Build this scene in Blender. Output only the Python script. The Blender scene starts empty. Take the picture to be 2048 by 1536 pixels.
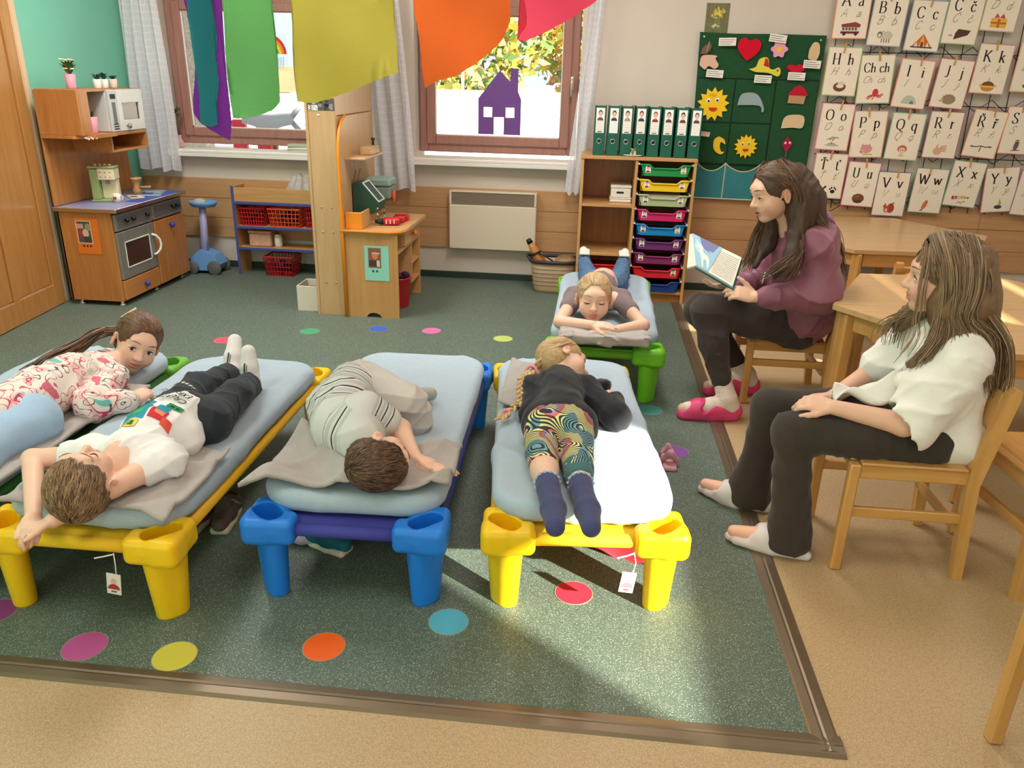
import bpy, bmesh, math, random
import numpy as np
from mathutils import Vector, Matrix

# ------------------------------------------------------------------ camera, sky, sun, exposure
SC = bpy.context.scene
COL = SC.collection
def set_camera():
    p, r, yw = 0.377688, 0.0266105, -0.0930441
    fwd = Vector((math.sin(yw)*math.cos(p), math.cos(yw)*math.cos(p), -math.sin(p)))
    right = Vector((math.cos(yw), -math.sin(yw), 0)); up = right.cross(fwd)
    r2 = math.cos(r)*right + math.sin(r)*up; u2 = -math.sin(r)*right + math.cos(r)*up
    m = Matrix((r2, u2, -fwd)).transposed().to_4x4(); m.translation = (0, 0, 1.5)
    cam = bpy.data.cameras.new('camera'); cam.sensor_width = 36; cam.lens = 1558.24/2048*36
    cam.clip_start = 0.02
    o = bpy.data.objects.new('camera', cam); COL.objects.link(o); o.matrix_world = m; SC.camera = o
set_camera()
SC.view_settings.view_transform = 'Standard'; SC.view_settings.look = 'None'
SC.view_settings.exposure = 0.4; SC.view_settings.gamma = 1; SC.view_settings.use_curve_mapping = False
W = bpy.data.worlds.new('sky'); SC.world = W; W.use_nodes = True
wn = W.node_tree.nodes; wn['Background'].inputs[0].default_value = (0.86, 0.93, 1.0, 1); wn['Background'].inputs[1].default_value = .9
EL, AZ = math.radians(26), Vector((0.80, -0.60, 0))
SUNV = (AZ*math.cos(EL) + Vector((0, 0, math.sin(EL)))).normalized()
sl = bpy.data.lights.new('sun', 'SUN'); sl.energy = 20; sl.angle = math.radians(0.9); sl.color = (1, 0.93, 0.80)
so = bpy.data.objects.new('sun', sl); COL.objects.link(so); so.location = SUNV*12
so.rotation_euler = SUNV.to_track_quat('Z', 'Y').to_euler()

# ------------------------------------------------------------------ helpers
PI = math.pi
rnd = random.Random(7)
def lin(c): return c/12.92 if c <= 0.04045 else ((c+0.055)/1.055)**2.4
def S(r, g, b, a=1): return (lin(r/255), lin(g/255), lin(b/255), a)
def wm(o):
    return (wm(o.parent) @ o.matrix_parent_inverse if o.parent else Matrix()) @ o.matrix_basis
def tag(o, label=None, cat=None, group=None, kind=None):
    if label: o['label'] = label
    if cat: o['category'] = cat
    if group: o['group'] = group
    if kind: o['kind'] = kind
    return o
def link(o, parent=None):
    COL.objects.link(o)
    if parent:
        o.parent = parent; o.matrix_parent_inverse = wm(parent).inverted()
    return o
def empty(name, loc, label=None, cat=None, group=None):
    o = bpy.data.objects.new(name, None); o.location = loc; o.empty_display_size = .05
    COL.objects.link(o); return tag(o, label, cat, group)
def copy_tree(o, parent=None):
    c = o.copy(); COL.objects.link(c); c.parent = parent
    if parent: c.matrix_parent_inverse = o.matrix_parent_inverse.copy()
    for ch in list(o.children): copy_tree(ch, c)
    return c
def T(x, y, z): return Matrix.Translation((x, y, z))
def RZ(a): return Matrix.Rotation(a, 4, 'Z')
def RX(a): return Matrix.Rotation(a, 4, 'X')
def RY(a): return Matrix.Rotation(a, 4, 'Y')
def to_obj(name, v, f, mats, parent=None, smooth=False, mi=None, cols=None):
    me = bpy.data.meshes.new(name)
    v = np.asarray(v, float)
    off = np.zeros(3)
    if parent is None and len(v):
        lo, hi = v.min(0), v.max(0); off = np.array([(lo[0]+hi[0])/2, (lo[1]+hi[1])/2, lo[2]])
    me.from_pydata((v-off).tolist(), [], [list(map(int, q)) for q in f] if not isinstance(f, np.ndarray) else f.tolist())
    if not isinstance(mats, (list, tuple)): mats = [mats]
    for m in mats: me.materials.append(m)
    if mi is not None: me.polygons.foreach_set('material_index', np.asarray(mi, np.int32))
    if cols is not None:
        a = me.color_attributes.new('Col', 'FLOAT_COLOR', 'CORNER')
        per = np.repeat(np.asarray(cols, float), [len(q) for q in f], axis=0)
        a.data.foreach_set('color', per.ravel())
    me.polygons.foreach_set('use_smooth', np.full(len(me.polygons), bool(smooth)))
    me.update()
    o = bpy.data.objects.new(name, me); o.location = off
    return link(o, parent)
class MB:
    def __init__(s, M=None): s.v = []; s.f = []; s.mi = []; s.c = []; s.M = M or Matrix(); s.m = 0; s.col = (1, 1, 1, 1)
    def add(s, vs, fs):
        b = len(s.v); s.v += [tuple(s.M @ Vector(q)) for q in vs]
        for q in fs: s.f.append([b+i for i in q]); s.mi.append(s.m); s.c.append(s.col)
        return s
    def box(s, x0, x1, y0, y1, z0, z1, bev=0.0):
        if x0 > x1: x0, x1 = x1, x0
        if y0 > y1: y0, y1 = y1, y0
        if z0 > z1: z0, z1 = z1, z0
        if bev <= 0:
            return s.add([(x0,y0,z0),(x1,y0,z0),(x1,y1,z0),(x0,y1,z0),(x0,y0,z1),(x1,y0,z1),(x1,y1,z1),(x0,y1,z1)],
                [(0,3,2,1),(4,5,6,7),(0,1,5,4),(1,2,6,5),(2,3,7,6),(3,0,4,7)])
        b = min(bev, .49*(x1-x0), .49*(y1-y0), .49*(z1-z0)); vs = []; ix = {}
        for i, X in enumerate((x0, x1)):
            for j, Y in enumerate((y0, y1)):
                for k, Z in enumerate((z0, z1)):
                    dx, dy, dz = (b if i == 0 else -b), (b if j == 0 else -b), (b if k == 0 else -b)
                    ix[i,j,k] = len(vs); vs += [(X, Y+dy, Z+dz), (X+dx, Y, Z+dz), (X+dx, Y+dy, Z)]
        g = lambda i, j, k, a: ix[i,j,k]+a
        fs = [(g(0,0,0,0),g(0,0,1,0),g(0,1,1,0),g(0,1,0,0)),(g(1,0,0,0),g(1,1,0,0),g(1,1,1,0),g(1,0,1,0)),
              (g(0,0,0,1),g(1,0,0,1),g(1,0,1,1),g(0,0,1,1)),(g(0,1,0,1),g(0,1,1,1),g(1,1,1,1),g(1,1,0,1)),
              (g(0,0,0,2),g(0,1,0,2),g(1,1,0,2),g(1,0,0,2)),(g(0,0,1,2),g(1,0,1,2),g(1,1,1,2),g(0,1,1,2))]
        for i in (0,1):
            for j in (0,1):
                q = (g(i,j,0,0),g(i,j,0,1),g(i,j,1,1),g(i,j,1,0)); fs.append(q if (i == j) else q[::-1])
        for i in (0,1):
            for k in (0,1):
                q = (g(i,0,k,0),g(i,1,k,0),g(i,1,k,2),g(i,0,k,2)); fs.append(q if (i == k) else q[::-1])
        for j in (0,1):
            for k in (0,1):
                q = (g(0,j,k,1),g(0,j,k,2),g(1,j,k,2),g(1,j,k,1)); fs.append(q if (j == k) else q[::-1])
        for i in (0,1):
            for j in (0,1):
                for k in (0,1):
                    q = (g(i,j,k,0),g(i,j,k,2),g(i,j,k,1)); fs.append(q if (i+j+k) % 2 == 0 else q[::-1])
        return s.add(vs, fs)
    def tube(s, pts, r, n=8, cap=True, flat=1.0):
        pts = [Vector(p) for p in pts]; N = len(pts); rs = r if isinstance(r, (list, tuple)) else [r]*N
        vs = []; fs = []; ref = None
        for i, p in enumerate(pts):
            t = (pts[min(i+1, N-1)]-pts[max(i-1, 0)]).normalized()
            if ref is None: ref = t.orthogonal().normalized()
            ref = (ref-t*ref.dot(t)).normalized(); bn = t.cross(ref)
            for k in range(n):
                a = 2*PI*k/n; vs.append(p+(ref*math.cos(a)*flat+bn*math.sin(a))*rs[i])
        for i in range(N-1):
            for k in range(n): fs.append((i*n+k, i*n+(k+1) % n, (i+1)*n+(k+1) % n, (i+1)*n+k))
        if cap: fs += [tuple(range(n))[::-1], tuple(range((N-1)*n, N*n))]
        return s.add(vs, fs)
    def lathe(s, prof, c=(0,0,0), n=16, sx=1, sy=1):
        vs = []; fs = []; P = len(prof)
        for i in range(n):
            a = 2*PI*i/n
            for r, z in prof: vs.append((c[0]+r*sx*math.cos(a), c[1]+r*sy*math.sin(a), c[2]+z))
        for i in range(n):
            j = (i+1) % n
            for k in range(P-1):
                if prof[k][0] < 1e-6: fs.append((i*P+k, j*P+k+1, i*P+k+1))
                elif prof[k+1][0] < 1e-6: fs.append((i*P+k, j*P+k, i*P+k+1))
                else: fs.append((i*P+k, j*P+k, j*P+k+1, i*P+k+1))
        return s.add(vs, fs)
    def ell(s, c, r, n=12, m=8):
        prof = [(max(0, math.sin(PI*i/m)), -math.cos(PI*i/m)*r[2]) for i in range(m+1)]
        prof[0] = (0, -r[2]); prof[-1] = (0, r[2])
        return s.lathe(prof, c, n, r[0], r[1])
    def prism(s, poly, a, b, ax='y'):
        # poly 2d extruded from a to b along axis; ax 'y': (x,z); 'z': (x,y); 'x': (y,z)
        ar = sum(p[0]*q[1]-q[0]*p[1] for p, q in zip(poly, poly[1:]+poly[:1]))
        if ar < 0: poly = poly[::-1]
        mk = {'y': lambda p, t: (p[0], t, p[1]), 'z': lambda p, t: (p[0], p[1], t), 'x': lambda p, t: (t, p[0], p[1])}[ax]
        n = len(poly); vs = [mk(p, a) for p in poly]+[mk(p, b) for p in poly]
        fs = [tuple(range(n)), tuple(range(n, 2*n))[::-1]]+[(i, i+n, (i+1) % n+n, (i+1) % n) for i in range(n)]
        if (ax == 'y') != (a < b): pass
        flip = (ax == 'y' and a > b) or (ax != 'y' and a < b)
        if flip: fs = [q[::-1] for q in fs]
        return s.add(vs, fs)
    def fan(s, poly, t, ax='y'):
        mk = {'y': lambda p: (p[0], t, p[1]), 'z': lambda p: (p[0], p[1], t), 'x': lambda p: (t, p[0], p[1])}[ax]
        return s.add([mk(p) for p in poly], [tuple(range(len(poly)))])
    def grid(s, fn, nu, nv, closed=False):
        vs = [fn(i/(nu-1), j/(nv-1)) for i in range(nu) for j in range(nv)]
        return s.add(vs, [(i*nv+j, (i+1)*nv+j, (i+1)*nv+j+1, i*nv+j+1) for i in range(nu-1) for j in range(nv-1)])
    def build(s, name, mat, parent=None, smooth=False, cols=False):
        return to_obj(name, s.v, s.f, mat, parent, smooth, s.mi if isinstance(mat, (list, tuple)) else None, s.c if cols else None)
def auto_smooth(o, ang=35):
    o.data.set_sharp_from_angle(angle=math.radians(ang)); o.data.polygons.foreach_set('use_smooth', np.full(len(o.data.polygons), True)); return o

# ------------------------------------------------------------------ materials
MATS = {}
def mat(name, col, rough=.55, metal=0, var=0, vscale=6, vstretch=(1,1,1), col2=None, bump=0, bscale=60, spec=.4, trans=0, sub=0, vdetail=4, attr=None, alpha=1, sheen=0, coat=0):
    if name in MATS: return MATS[name]
    m = bpy.data.materials.new(name); m.use_nodes = True; nt = m.node_tree; N = nt.nodes; L = nt.links
    b = N['Principled BSDF']; b.inputs['Base Color'].default_value = col; b.inputs['Roughness'].default_value = rough
    b.inputs['Metallic'].default_value = metal; b.inputs['Specular IOR Level'].default_value = spec
    if sheen: b.inputs['Sheen Weight'].default_value = sheen
    if coat: b.inputs['Coat Weight'].default_value = coat; b.inputs['Coat Roughness'].default_value = .15
    if alpha < 1: b.inputs['Alpha'].default_value = alpha
    if trans: b.inputs['Transmission Weight'].default_value = trans
    if sub: b.inputs['Subsurface Weight'].default_value = sub; b.inputs['Subsurface Radius'].default_value = (.02, .008, .004); b.inputs['Subsurface Scale'].default_value = .3
    tc = N.new('ShaderNodeTexCoord')
    src = None
    if attr:
        a = N.new('ShaderNodeAttribute'); a.attribute_name = attr; src = a.outputs['Color']
    if var or col2:
        mp = N.new('ShaderNodeMapping'); mp.inputs['Scale'].default_value = vstretch; L.new(tc.outputs['Object'], mp.inputs[0])
        n = N.new('ShaderNodeTexNoise'); n.inputs['Scale'].default_value = vscale; n.inputs['Detail'].default_value = vdetail; n.inputs['Roughness'].default_value = .6; L.new(mp.outputs[0], n.inputs['Vector'])
        mr = N.new('ShaderNodeMapRange'); mr.inputs[1].default_value = .3; mr.inputs[2].default_value = .7; L.new(n.outputs[0], mr.inputs[0])
        mx = N.new('ShaderNodeMix'); mx.data_type = 'RGBA'
        if col2: c2 = col2
        else: c2 = tuple(min(1, c*(1+var)) for c in col[:3])+(1,)
        c1 = col if col2 else tuple(c*(1-var) for c in col[:3])+(1,)
        mx.inputs[6].default_value = c1; mx.inputs[7].default_value = c2; L.new(mr.outputs[0], mx.inputs[0])
        if src is not None:
            mu = N.new('ShaderNodeMix'); mu.data_type = 'RGBA'; mu.blend_type = 'MULTIPLY'; mu.inputs[0].default_value = 1
            L.new(src, mu.inputs[6]); L.new(mx.outputs[2], mu.inputs[7]); src = mu.outputs[2]
        else: src = mx.outputs[2]
    if src is not None: L.new(src, b.inputs['Base Color'])
    if bump:
        n2 = N.new('ShaderNodeTexNoise'); n2.inputs['Scale'].default_value = bscale; n2.inputs['Detail'].default_value = 3; L.new(tc.outputs['Object'], n2.inputs['Vector'])
        bp = N.new('ShaderNodeBump'); bp.inputs['Strength'].default_value = bump; bp.inputs['Distance'].default_value = .01; L.new(n2.outputs[0], bp.inputs['Height']); L.new(bp.outputs[0], b.inputs['Normal'])
    MATS[name] = m; return m
def wood(name, c1, c2, axis='x', rough=.42, coat=0.15):
    st = {'x': (1.2, 14, 14), 'y': (14, 1.2, 14), 'z': (14, 14, 1.2)}[axis]
    return mat(name, c1, rough, col2=c2, vscale=2.2, vstretch=st, vdetail=6, coat=coat)
PRINT = mat('print', (1,1,1,1), .7, attr='Col', spec=.2)
BEECH = {a: wood('beech_'+a, S(208,160,104), S(190,138,82), a) for a in 'xyz'}
BIRCH = {a: wood('birch_'+a, S(208,170,124), S(196,156,106), a) for a in 'xyz'}
OAK = {a: wood('oak_'+a, S(196,132,70), S(172,108,52), a) for a in 'xyz'}
WALLP = mat('wall_paint', S(208,197,182), .85, var=.03, vscale=3, bump=.05, bscale=90, spec=.2)
TEALW = mat('teal_wall_paint', S(128,200,174), .85, var=.03, vscale=3, spec=.2)
WHITE = mat('white_paint', S(236,230,220), .45)
WHITEP = mat('white_plastic', S(235,232,226), .4)
BLACKP = mat('black_plastic', S(28,28,30), .4)
GREYM = mat('grey_metallic', S(150,148,138), .4, metal=.5)
CHROME = mat('chrome', S(200,200,196), .25, metal=1)
BROWNF = mat('window_brown', S(162,116,102), .45, var=.12, vscale=3, vstretch=(9,9,1))
PANEL = wood('wall_panel_wood', S(198,154,108), S(184,138,92), 'x', rough=.55, coat=0)
def glossy_mix(name, tint=(1,1,1,1)):
    m = bpy.data.materials.new(name); m.use_nodes = True; nt = m.node_tree; N = nt.nodes; L = nt.links
    N.remove(N['Principled BSDF']); t = N.new('ShaderNodeBsdfTransparent'); t.inputs[0].default_value = tint
    g = N.new('ShaderNodeBsdfGlossy'); g.inputs['Roughness'].default_value = .02; fr = N.new('ShaderNodeFresnel'); fr.inputs[0].default_value = 1.4
    mx = N.new('ShaderNodeMixShader'); L.new(fr.outputs[0], mx.inputs[0]); L.new(t.outputs[0], mx.inputs[1]); L.new(g.outputs[0], mx.inputs[2]); L.new(mx.outputs[0], N['Material Output'].inputs[0]); return m
GLASS = glossy_mix('window_glass', (.97,.98,.98,1))
def floor_mat(name, c1, c2, c3, scale, thr, rough):
    m = bpy.data.materials.new(name); m.use_nodes = True; nt = m.node_tree; N = nt.nodes; L = nt.links; b = N['Principled BSDF']
    tc = N.new('ShaderNodeTexCoord')
    n1 = N.new('ShaderNodeTexNoise'); n1.inputs['Scale'].default_value = scale*.35; n1.inputs['Detail'].default_value = 4; L.new(tc.outputs['Object'], n1.inputs['Vector'])
    n2 = N.new('ShaderNodeTexNoise'); n2.inputs['Scale'].default_value = scale; n2.inputs['Detail'].default_value = 1.5; L.new(tc.outputs['Object'], n2.inputs['Vector'])
    r1 = N.new('ShaderNodeMapRange'); r1.inputs[1].default_value = .35; r1.inputs[2].default_value = .65; L.new(n1.outputs[0], r1.inputs[0])
    r2 = N.new('ShaderNodeMapRange'); r2.inputs[1].default_value = thr; r2.inputs[2].default_value = thr+.1; L.new(n2.outputs[0], r2.inputs[0])
    m1 = N.new('ShaderNodeMix'); m1.data_type = 'RGBA'; m1.inputs[6].default_value = c1; m1.inputs[7].default_value = c2; L.new(r1.outputs[0], m1.inputs[0])
    m2 = N.new('ShaderNodeMix'); m2.data_type = 'RGBA'; m2.inputs[7].default_value = c3; L.new(m1.outputs[2], m2.inputs[6]); L.new(r2.outputs[0], m2.inputs[0])
    L.new(m2.outputs[2], b.inputs['Base Color']); b.inputs['Roughness'].default_value = rough; b.inputs['Specular IOR Level'].default_value = .35; return m
LINO = floor_mat('beige_lino', S(184,156,118), S(174,144,104), S(198,174,138), 260, .52, .45)
GREENF = floor_mat('green_speckled_lino', S(80,94,82), S(92,106,93), S(184,196,182), 300, .595, .5)

# ------------------------------------------------------------------ the room
XL, XR, YB, YF, ZC = -3.5, 3.25, 5.95, -4.2, 2.95
def struct(o): o['kind'] = 'structure'; return o
struct(MB().box(XL-.12, XR+.12, YF, YB+.3, -.1, 0).build('floor', LINO))
struct(MB().box(XL, .62, 1.54, YB, 0, .004).build('floor_green', GREENF))
STRIP = mat('aluminium_strip', S(124,108,88), .38, metal=.6, var=.06)
def strip_profile(w): return [(0, 0), (w*.12, .007), (w*.42, .0095), (w*.5, .0075), (w*.58, .0095), (w*.88, .007), (w, 0)]
mb = MB(); mb.prism([(1.475+a, b) for a, b in strip_profile(.075)], XL, .69, 'x'); struct(mb.build('trim_1', STRIP))
mb = MB(); mb.prism([(.612+a, b) for a, b in strip_profile(.075)], 1.49, YB, 'y'); struct(mb.build('trim_2', STRIP))
# back wall with two window openings
W1 = (-3.22, -2.0); W2 = (-1.32, -.13); ZS, ZT = .90, 2.55
mb = MB()
for x0, x1, z0, z1 in [(XL-.12, W1[0], 0, ZC), (W1[1], W2[0], 0, ZC), (W2[1], XR+.12, 0, ZC), (W1[0], W1[1], 0, ZS), (W2[0], W2[1], 0, ZS), (W1[0], W1[1], ZT, ZC), (W2[0], W2[1], ZT, ZC)]:
    mb.box(x0, x1, YB, YB+.3, z0, z1)
wall_back = struct(mb.build('wall_back', WALLP))
# three rows of panelling boards, butt joints every few metres
for k in range(3):
    z0 = .245+k*.152
    for x0, x1 in ((XL+.002, -1.66), (-1.66, .72), (.72, 2.78), (2.78, XR)):
        MB().box(x0+.001, x1-.001, YB-.018, YB, z0, z0+.1495, .002).build('plank', PANEL, wall_back)
struct(MB().box(XL, XR, YB-.012, YB, 0, .055, .004).build('baseboard_back', mat('dark_green_skirting', S(44,58,46), .5)))
# left wall: doorway
mb = MB(); mb.box(XL-.12, XL, 4.80, YB+.3, 0, ZC); mb.box(XL-.12, XL, YF, 3.72, 0, ZC); mb.box(XL-.12, XL, 3.72, 4.80, 2.05, ZC)
struct(mb.build('wall_left', TEALW))
# right wall, two window openings out of view
mb = MB(); RW3 = (-.83, .29, 1.765, 2.40); RW4 = (1.9, 3.1, 1.1, 1.85)
mb.box(XR, XR+.2, YF, RW3[0], 0, ZC); mb.box(XR, XR+.2, RW3[1], RW4[0], 0, ZC); mb.box(XR, XR+.2, RW4[1], YB+.3, 0, ZC)
for r in (RW3, RW4): mb.box(XR, XR+.2, r[0], r[1], 0, r[2]); mb.box(XR, XR+.2, r[0], r[1], r[3], ZC)
struct(mb.build('wall_right', WALLP))
struct(MB().box(XL-.12, XR+.2, YF, YB+.3, ZC, ZC+.1).build('ceiling', WHITE))
def window(n, x0, x1, z0, z1, y, glass_off):
    mb = MB(); fw = .065
    for a in ((x0, x0+fw, z0, z1), (x1-fw, x1, z0, z1), (x0+fw, x1-fw, z0, z0+fw), (x0+fw, x1-fw, z1-fw, z1), (x0+fw, x1-fw, 1.935, 2.015)): mb.box(a[0], a[1], y, y+.07, a[2], a[3], .006)
    w = struct(mb.build('window_%d' % n, BROWNF))
    for a0, a1 in ((z0+fw-.01, 1.945), (2.005, z1-fw+.01)):
        s = MB(); sw = .066; b0, b1 = x0+fw-.012, x1-fw+.012
        for a in ((b0, b0+sw, a0, a1), (b1-sw, b1, a0, a1), (b0+sw, b1-sw, a0, a0+sw), (b0+sw, b1-sw, a1-sw, a1)): s.box(a[0], a[1], y-.018, y+.05, a[2], a[3], .008)
        sash = s.build('sash', BROWNF, w)
        g = MB().box(b0+sw-.005, b1-sw+.005, y+.012, y+.018, a0+sw-.005, a1-sw+.005).build('pane', GLASS, sash)
        be = MB(); 
        for a in ((b0+sw, b0+sw+.008, a0+sw, a1-sw), (b1-sw-.008, b1-sw, a0+sw, a1-sw), (b0+sw, b1-sw, a0+sw, a0+sw+.008)): be.box(a[0], a[1], y+.0, y+.011, a[2], a[3])
        be.build('glazing_bead', mat('white_bead', S(230,226,220), .5), sash)
    return w
win1 = window(1, W1[0]+.01, W1[1]-.01, .945, ZT, 6.05, 0)
win2 = window(2, W2[0]+.01, W2[1]-.01, .945, ZT, 6.05, 0)
hm = MB(); hm.box(-.198, -.172, 6.010, 6.03, 1.41, 1.50, .006); hm.tube([(-.185, 6.012, 1.48), (-.185, 5.985, 1.478), (-.187, 5.98, 1.46), (-.187, 5.98, 1.365)], [.008, .008, .009, .008], 8)
hm.build('window_handle', mat('handle_beige', S(214,196,178), .35, metal=.4), win2, True)
for n, w in ((3, W1), (4, W2)):
    mb = MB(); mb.box(w[0]-.05, w[1]+.05, YB-.09, YB+.11, .885, .915, .008); mb.box(w[0]-.05, w[1]+.05, YB-.09, YB-.075, .862, .89, .004)
    struct(mb.build('trim_%d' % n, WHITE))
def side_window(n, r, slats):
    mb = MB(); y0, y1, z0, z1 = r
    for a in ((y0, y0+.04, z0, z1), (y1-.04, y1, z0, z1), (y0, y1, z0-.02, z0), (y0, y1, z1, z1+.02)): mb.box(XR+.05, XR+.11, a[0], a[1], a[2], a[3], .005)
    w = struct(mb.build('window_%d' % n, BROWNF))
    MB().box(XR+.075, XR+.08, y0, y1, z0, z1).build('pane', GLASS, w)
    for a, b in slats: MB().box(XR+.03, XR+.036, y0, y1, a, b).build('slat', mat('added_slat', S(220,214,200), .6), w)  # unseen slats added here, gaps set to cut the sun into stripes
side_window(3, RW3, [])
side_window(4, RW4, [(1.775, 1.85), (1.612, 1.738), (1.41, 1.555), (1.172, 1.372), (1.1, 1.13)])
# unseen ceiling panels, added as fill light for the room
def lamp(x, y, en):
    e = empty('added_ceiling_lamp', (x, y, ZC), 'unseen white panel added on the ceiling as fill light', 'lamp', 'added ceiling lamps')
    MB(T(x, y, ZC)).box(-.32, .32, -.62, .62, -.05, 0, .01).build('housing', WHITEP, e)
    l = bpy.data.lights.new('fill_light', 'AREA'); l.shape = 'RECTANGLE'; l.size = .6; l.size_y = 1.2; l.energy = en; l.color = (1, .985, .96)
    o = bpy.data.objects.new('fill_light', l); o.location = (x, y, ZC-.055); COL.objects.link(o); o.parent = e; o.matrix_parent_inverse = wm(e).inverted()
for x in (-2.2, 0, 2.2):
    for y, en in ((-1.6, 8), (1.2, 15), (4.0, 42)): lamp(x, y, en*{-2.2: 1.15, 0: .85, 2.2: .28}[x])
# door and its frame on the left wall
def make_door():
    CRM = mat('cream_door_frame', S(216,190,152), .5, var=.05, vscale=3, vstretch=(8,8,1))
    mb = MB(); mb.box(XL-.12, XL+.012, 4.755, 4.822, 0, 2.1, .006); mb.box(XL-.12, XL+.012, 3.70, 3.76, 0, 2.1, .006); mb.box(XL-.12, XL+.012, 3.76, 4.755, 2.04, 2.1, .006)
    mb.box(XL-.002, XL+.022, 4.772, 4.805, 0, 2.1, .006); struct(mb.build('trim_5', CRM))
    a = math.atan2(4.71-4.046, -3.49+3.416)   # leaf stands a little ajar
    M = T(-3.487, 4.735, 0) @ RZ(a+PI)          # local +x runs from hinge to lock side
    DW = wood('door_wood', S(190,136,76), S(172,116,58), 'z', .4)
    d = MB(M); L = .98; t = .02
    d.box(0, .10, -t, t, .008, 2.02, .003); d.box(L-.10, L, -t, t, .008, 2.02, .003); d.box(.10, L-.10, -t, t, .008, .15, .003); d.box(.10, L-.10, -t, t, 1.9, 2.02, .003)
    door = struct(d.build('door_1', DW))
    for x0, x1, z0, z1 in ((.103, .475, .153, 1.897), (.525, L-.103, .153, 1.897)): MB(M).box(x0, x1, -t*.5, t*.5, z0, z1, .008).build('panel', DW, door)
    MB(M).box(.475, .525, -t, t, .15, 1.9, .003).build('mullion', DW, door)
make_door()

# ------------------------------------------------------------------ outside the windows
def leaf_cloud(name, c, r, n, cols, seed, parent, sz=.16):
    R = np.random.RandomState(seed); d = R.normal(size=(n, 3)); d /= np.linalg.norm(d, axis=1)[:, None]
    rad = R.uniform(.45, 1, n)**.6; P = np.array(c)+d*rad[:, None]*np.array(r)
    P += .25*np.sin(P[:, [1, 2, 0]]*3)
    a = R.normal(size=(n, 3)); a /= np.linalg.norm(a, axis=1)[:, None]; b = np.cross(a, R.normal(size=(n, 3))); b /= np.linalg.norm(b, axis=1)[:, None]
    s = R.uniform(.5, 1.2, n)[:, None]*sz
    V = np.stack([P-a*s, P-b*s*.5, P+a*s, P+b*s*.5], 1).reshape(-1, 3); F = np.arange(4*n).reshape(-1, 4)
    ci = R.randint(0, len(cols), n); return to_obj(name, V, F, PRINT, parent, False, None, [cols[i] for i in ci])
def outside():
    g = tag(MB().box(-40, 40, 6.5, 60, .55, .6).build('terrace_ground', mat('pale_concrete', S(226,222,214), .9, var=.05)), kind='structure')
    par = MB().box(-30, 30, 13.8, 14.05, .6, 1.24, .01).build('terrace_parapet', mat('white_render', S(240,238,232), .9)); tag(par, kind='structure')
    cols = [S(176,182,92), S(206,190,84), S(128,150,84), S(214,170,72), S(96,126,76), S(196,200,120), S(186,120,64)]
    bark = mat('bark', S(96,80,66), .9, var=.2)
    spec = [(-2.5, 17, 1.75, 'yellow green autumn tree behind the house cut-out in the right window', cols[:4]+[cols[4]]),
            (-.35, 21.6, 2.0, 'orange tinted autumn tree behind the right side of the right window', cols[1:4]+[cols[6], cols[2]]), (1.7, 17.3, 1.9, 'dark green tree beyond the right edge of the right window', cols[2:6]), (-4.8, 22, 2.0, 'tall dark tree furthest behind the right window', [cols[4], cols[2], cols[0]])]
    for i, (x, y, r, lab, cc) in enumerate(spec):
        t = empty('tree', (x, y, .6), lab, 'tree', 'trees beyond the terrace')
        MB().tube([(x, y, .55), (x+.05, y, 1.6), (x-.05, y, 2.6)], [.16, .13, .08], 8).build('trunk', bark, t, True)
        o = leaf_cloud('foliage', (x, y, 2.7), (r*.9, r*.9, 1.9), 2600, cc, 30+i, t); o['kind'] = 'stuff'
    for i, (x, lab) in enumerate(((-1.02, 'white pole outside, left of the house cut-out'), (.62, 'white pole outside, third from the window handle'), (.93, 'white pole outside, second from the window handle'), (1.12, 'white pole outside, nearest the window handle'))):
        p = empty('fence_pole', (x*1.0-1.0, 12.4, .6), lab, 'pole', 'white poles on the terrace')
        x -= 1.0
        MB().tube([(x, 12.4, .6), (x, 12.4, 3.6)], .022, 8).build('shaft', WHITEP, p, True); MB().lathe([(0, 0), (.07, 0), (.07, .02), (0, .02)], (x, 12.4, .6), 10).build('base_plate', WHITEP, p)
    t = empty('play_tower', (-3.6, 9.2, .6), 'wooden playground tower with grey slide outside the left window', 'play tower')
    MB().box(-3.72, -3.25, 9.0, 9.06, 1.245, 1.53, .01).build('board', mat('weathered_board', S(150,116,86), .8, var=.1, vscale=3, vstretch=(1,1,8)), t)
    for x in (-3.70, -3.29): MB().box(x, x+.05, 9.06, 9.12, .6, 1.6, .006).build('post', mat('weathered_board2', S(140,108,80), .8), t)
    MB().grid(lambda u, v: (-3.86+.58*u, 8.9-.25*math.sin(v*PI/2), 1.24-.34*v+.03*math.cos(u*PI*2)), 14, 10).build('slide', mat('slide_grey', S(160,160,162), .6), t, True)
    mb = MB(); mb.tube([(-3.33, 8.7, .98), (-3.2, 8.7, 1.13), (-3.08, 8.7, 1.2)], .03, 8); mb.tube([(-3.33, 8.7, .98), (-3.16, 8.7, .8)], .03, 8); mb.build('brace', mat('slide_grey2', S(150,152,156), .5), t, True)
    for x in (-4.13, -3.84): 
        MB().box(x, x+.16, 8.95, 9.05, .6, .95, .02).build('red_step', mat('red_step', S(206,52,62), .6), t)
    pl = MB(); pl.box(-3.75, -3.36, 6.75, 6.95, .55, 3, .02)
    tag(pl.build('pebble_pillar', mat('pebble_dash', S(206,198,182), .95, var=.35, vscale=55, bump=.6, bscale=60)), 'pale pebble-dash pillar outside at the left edge of the left window', 'pillar')
outside()

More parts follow.
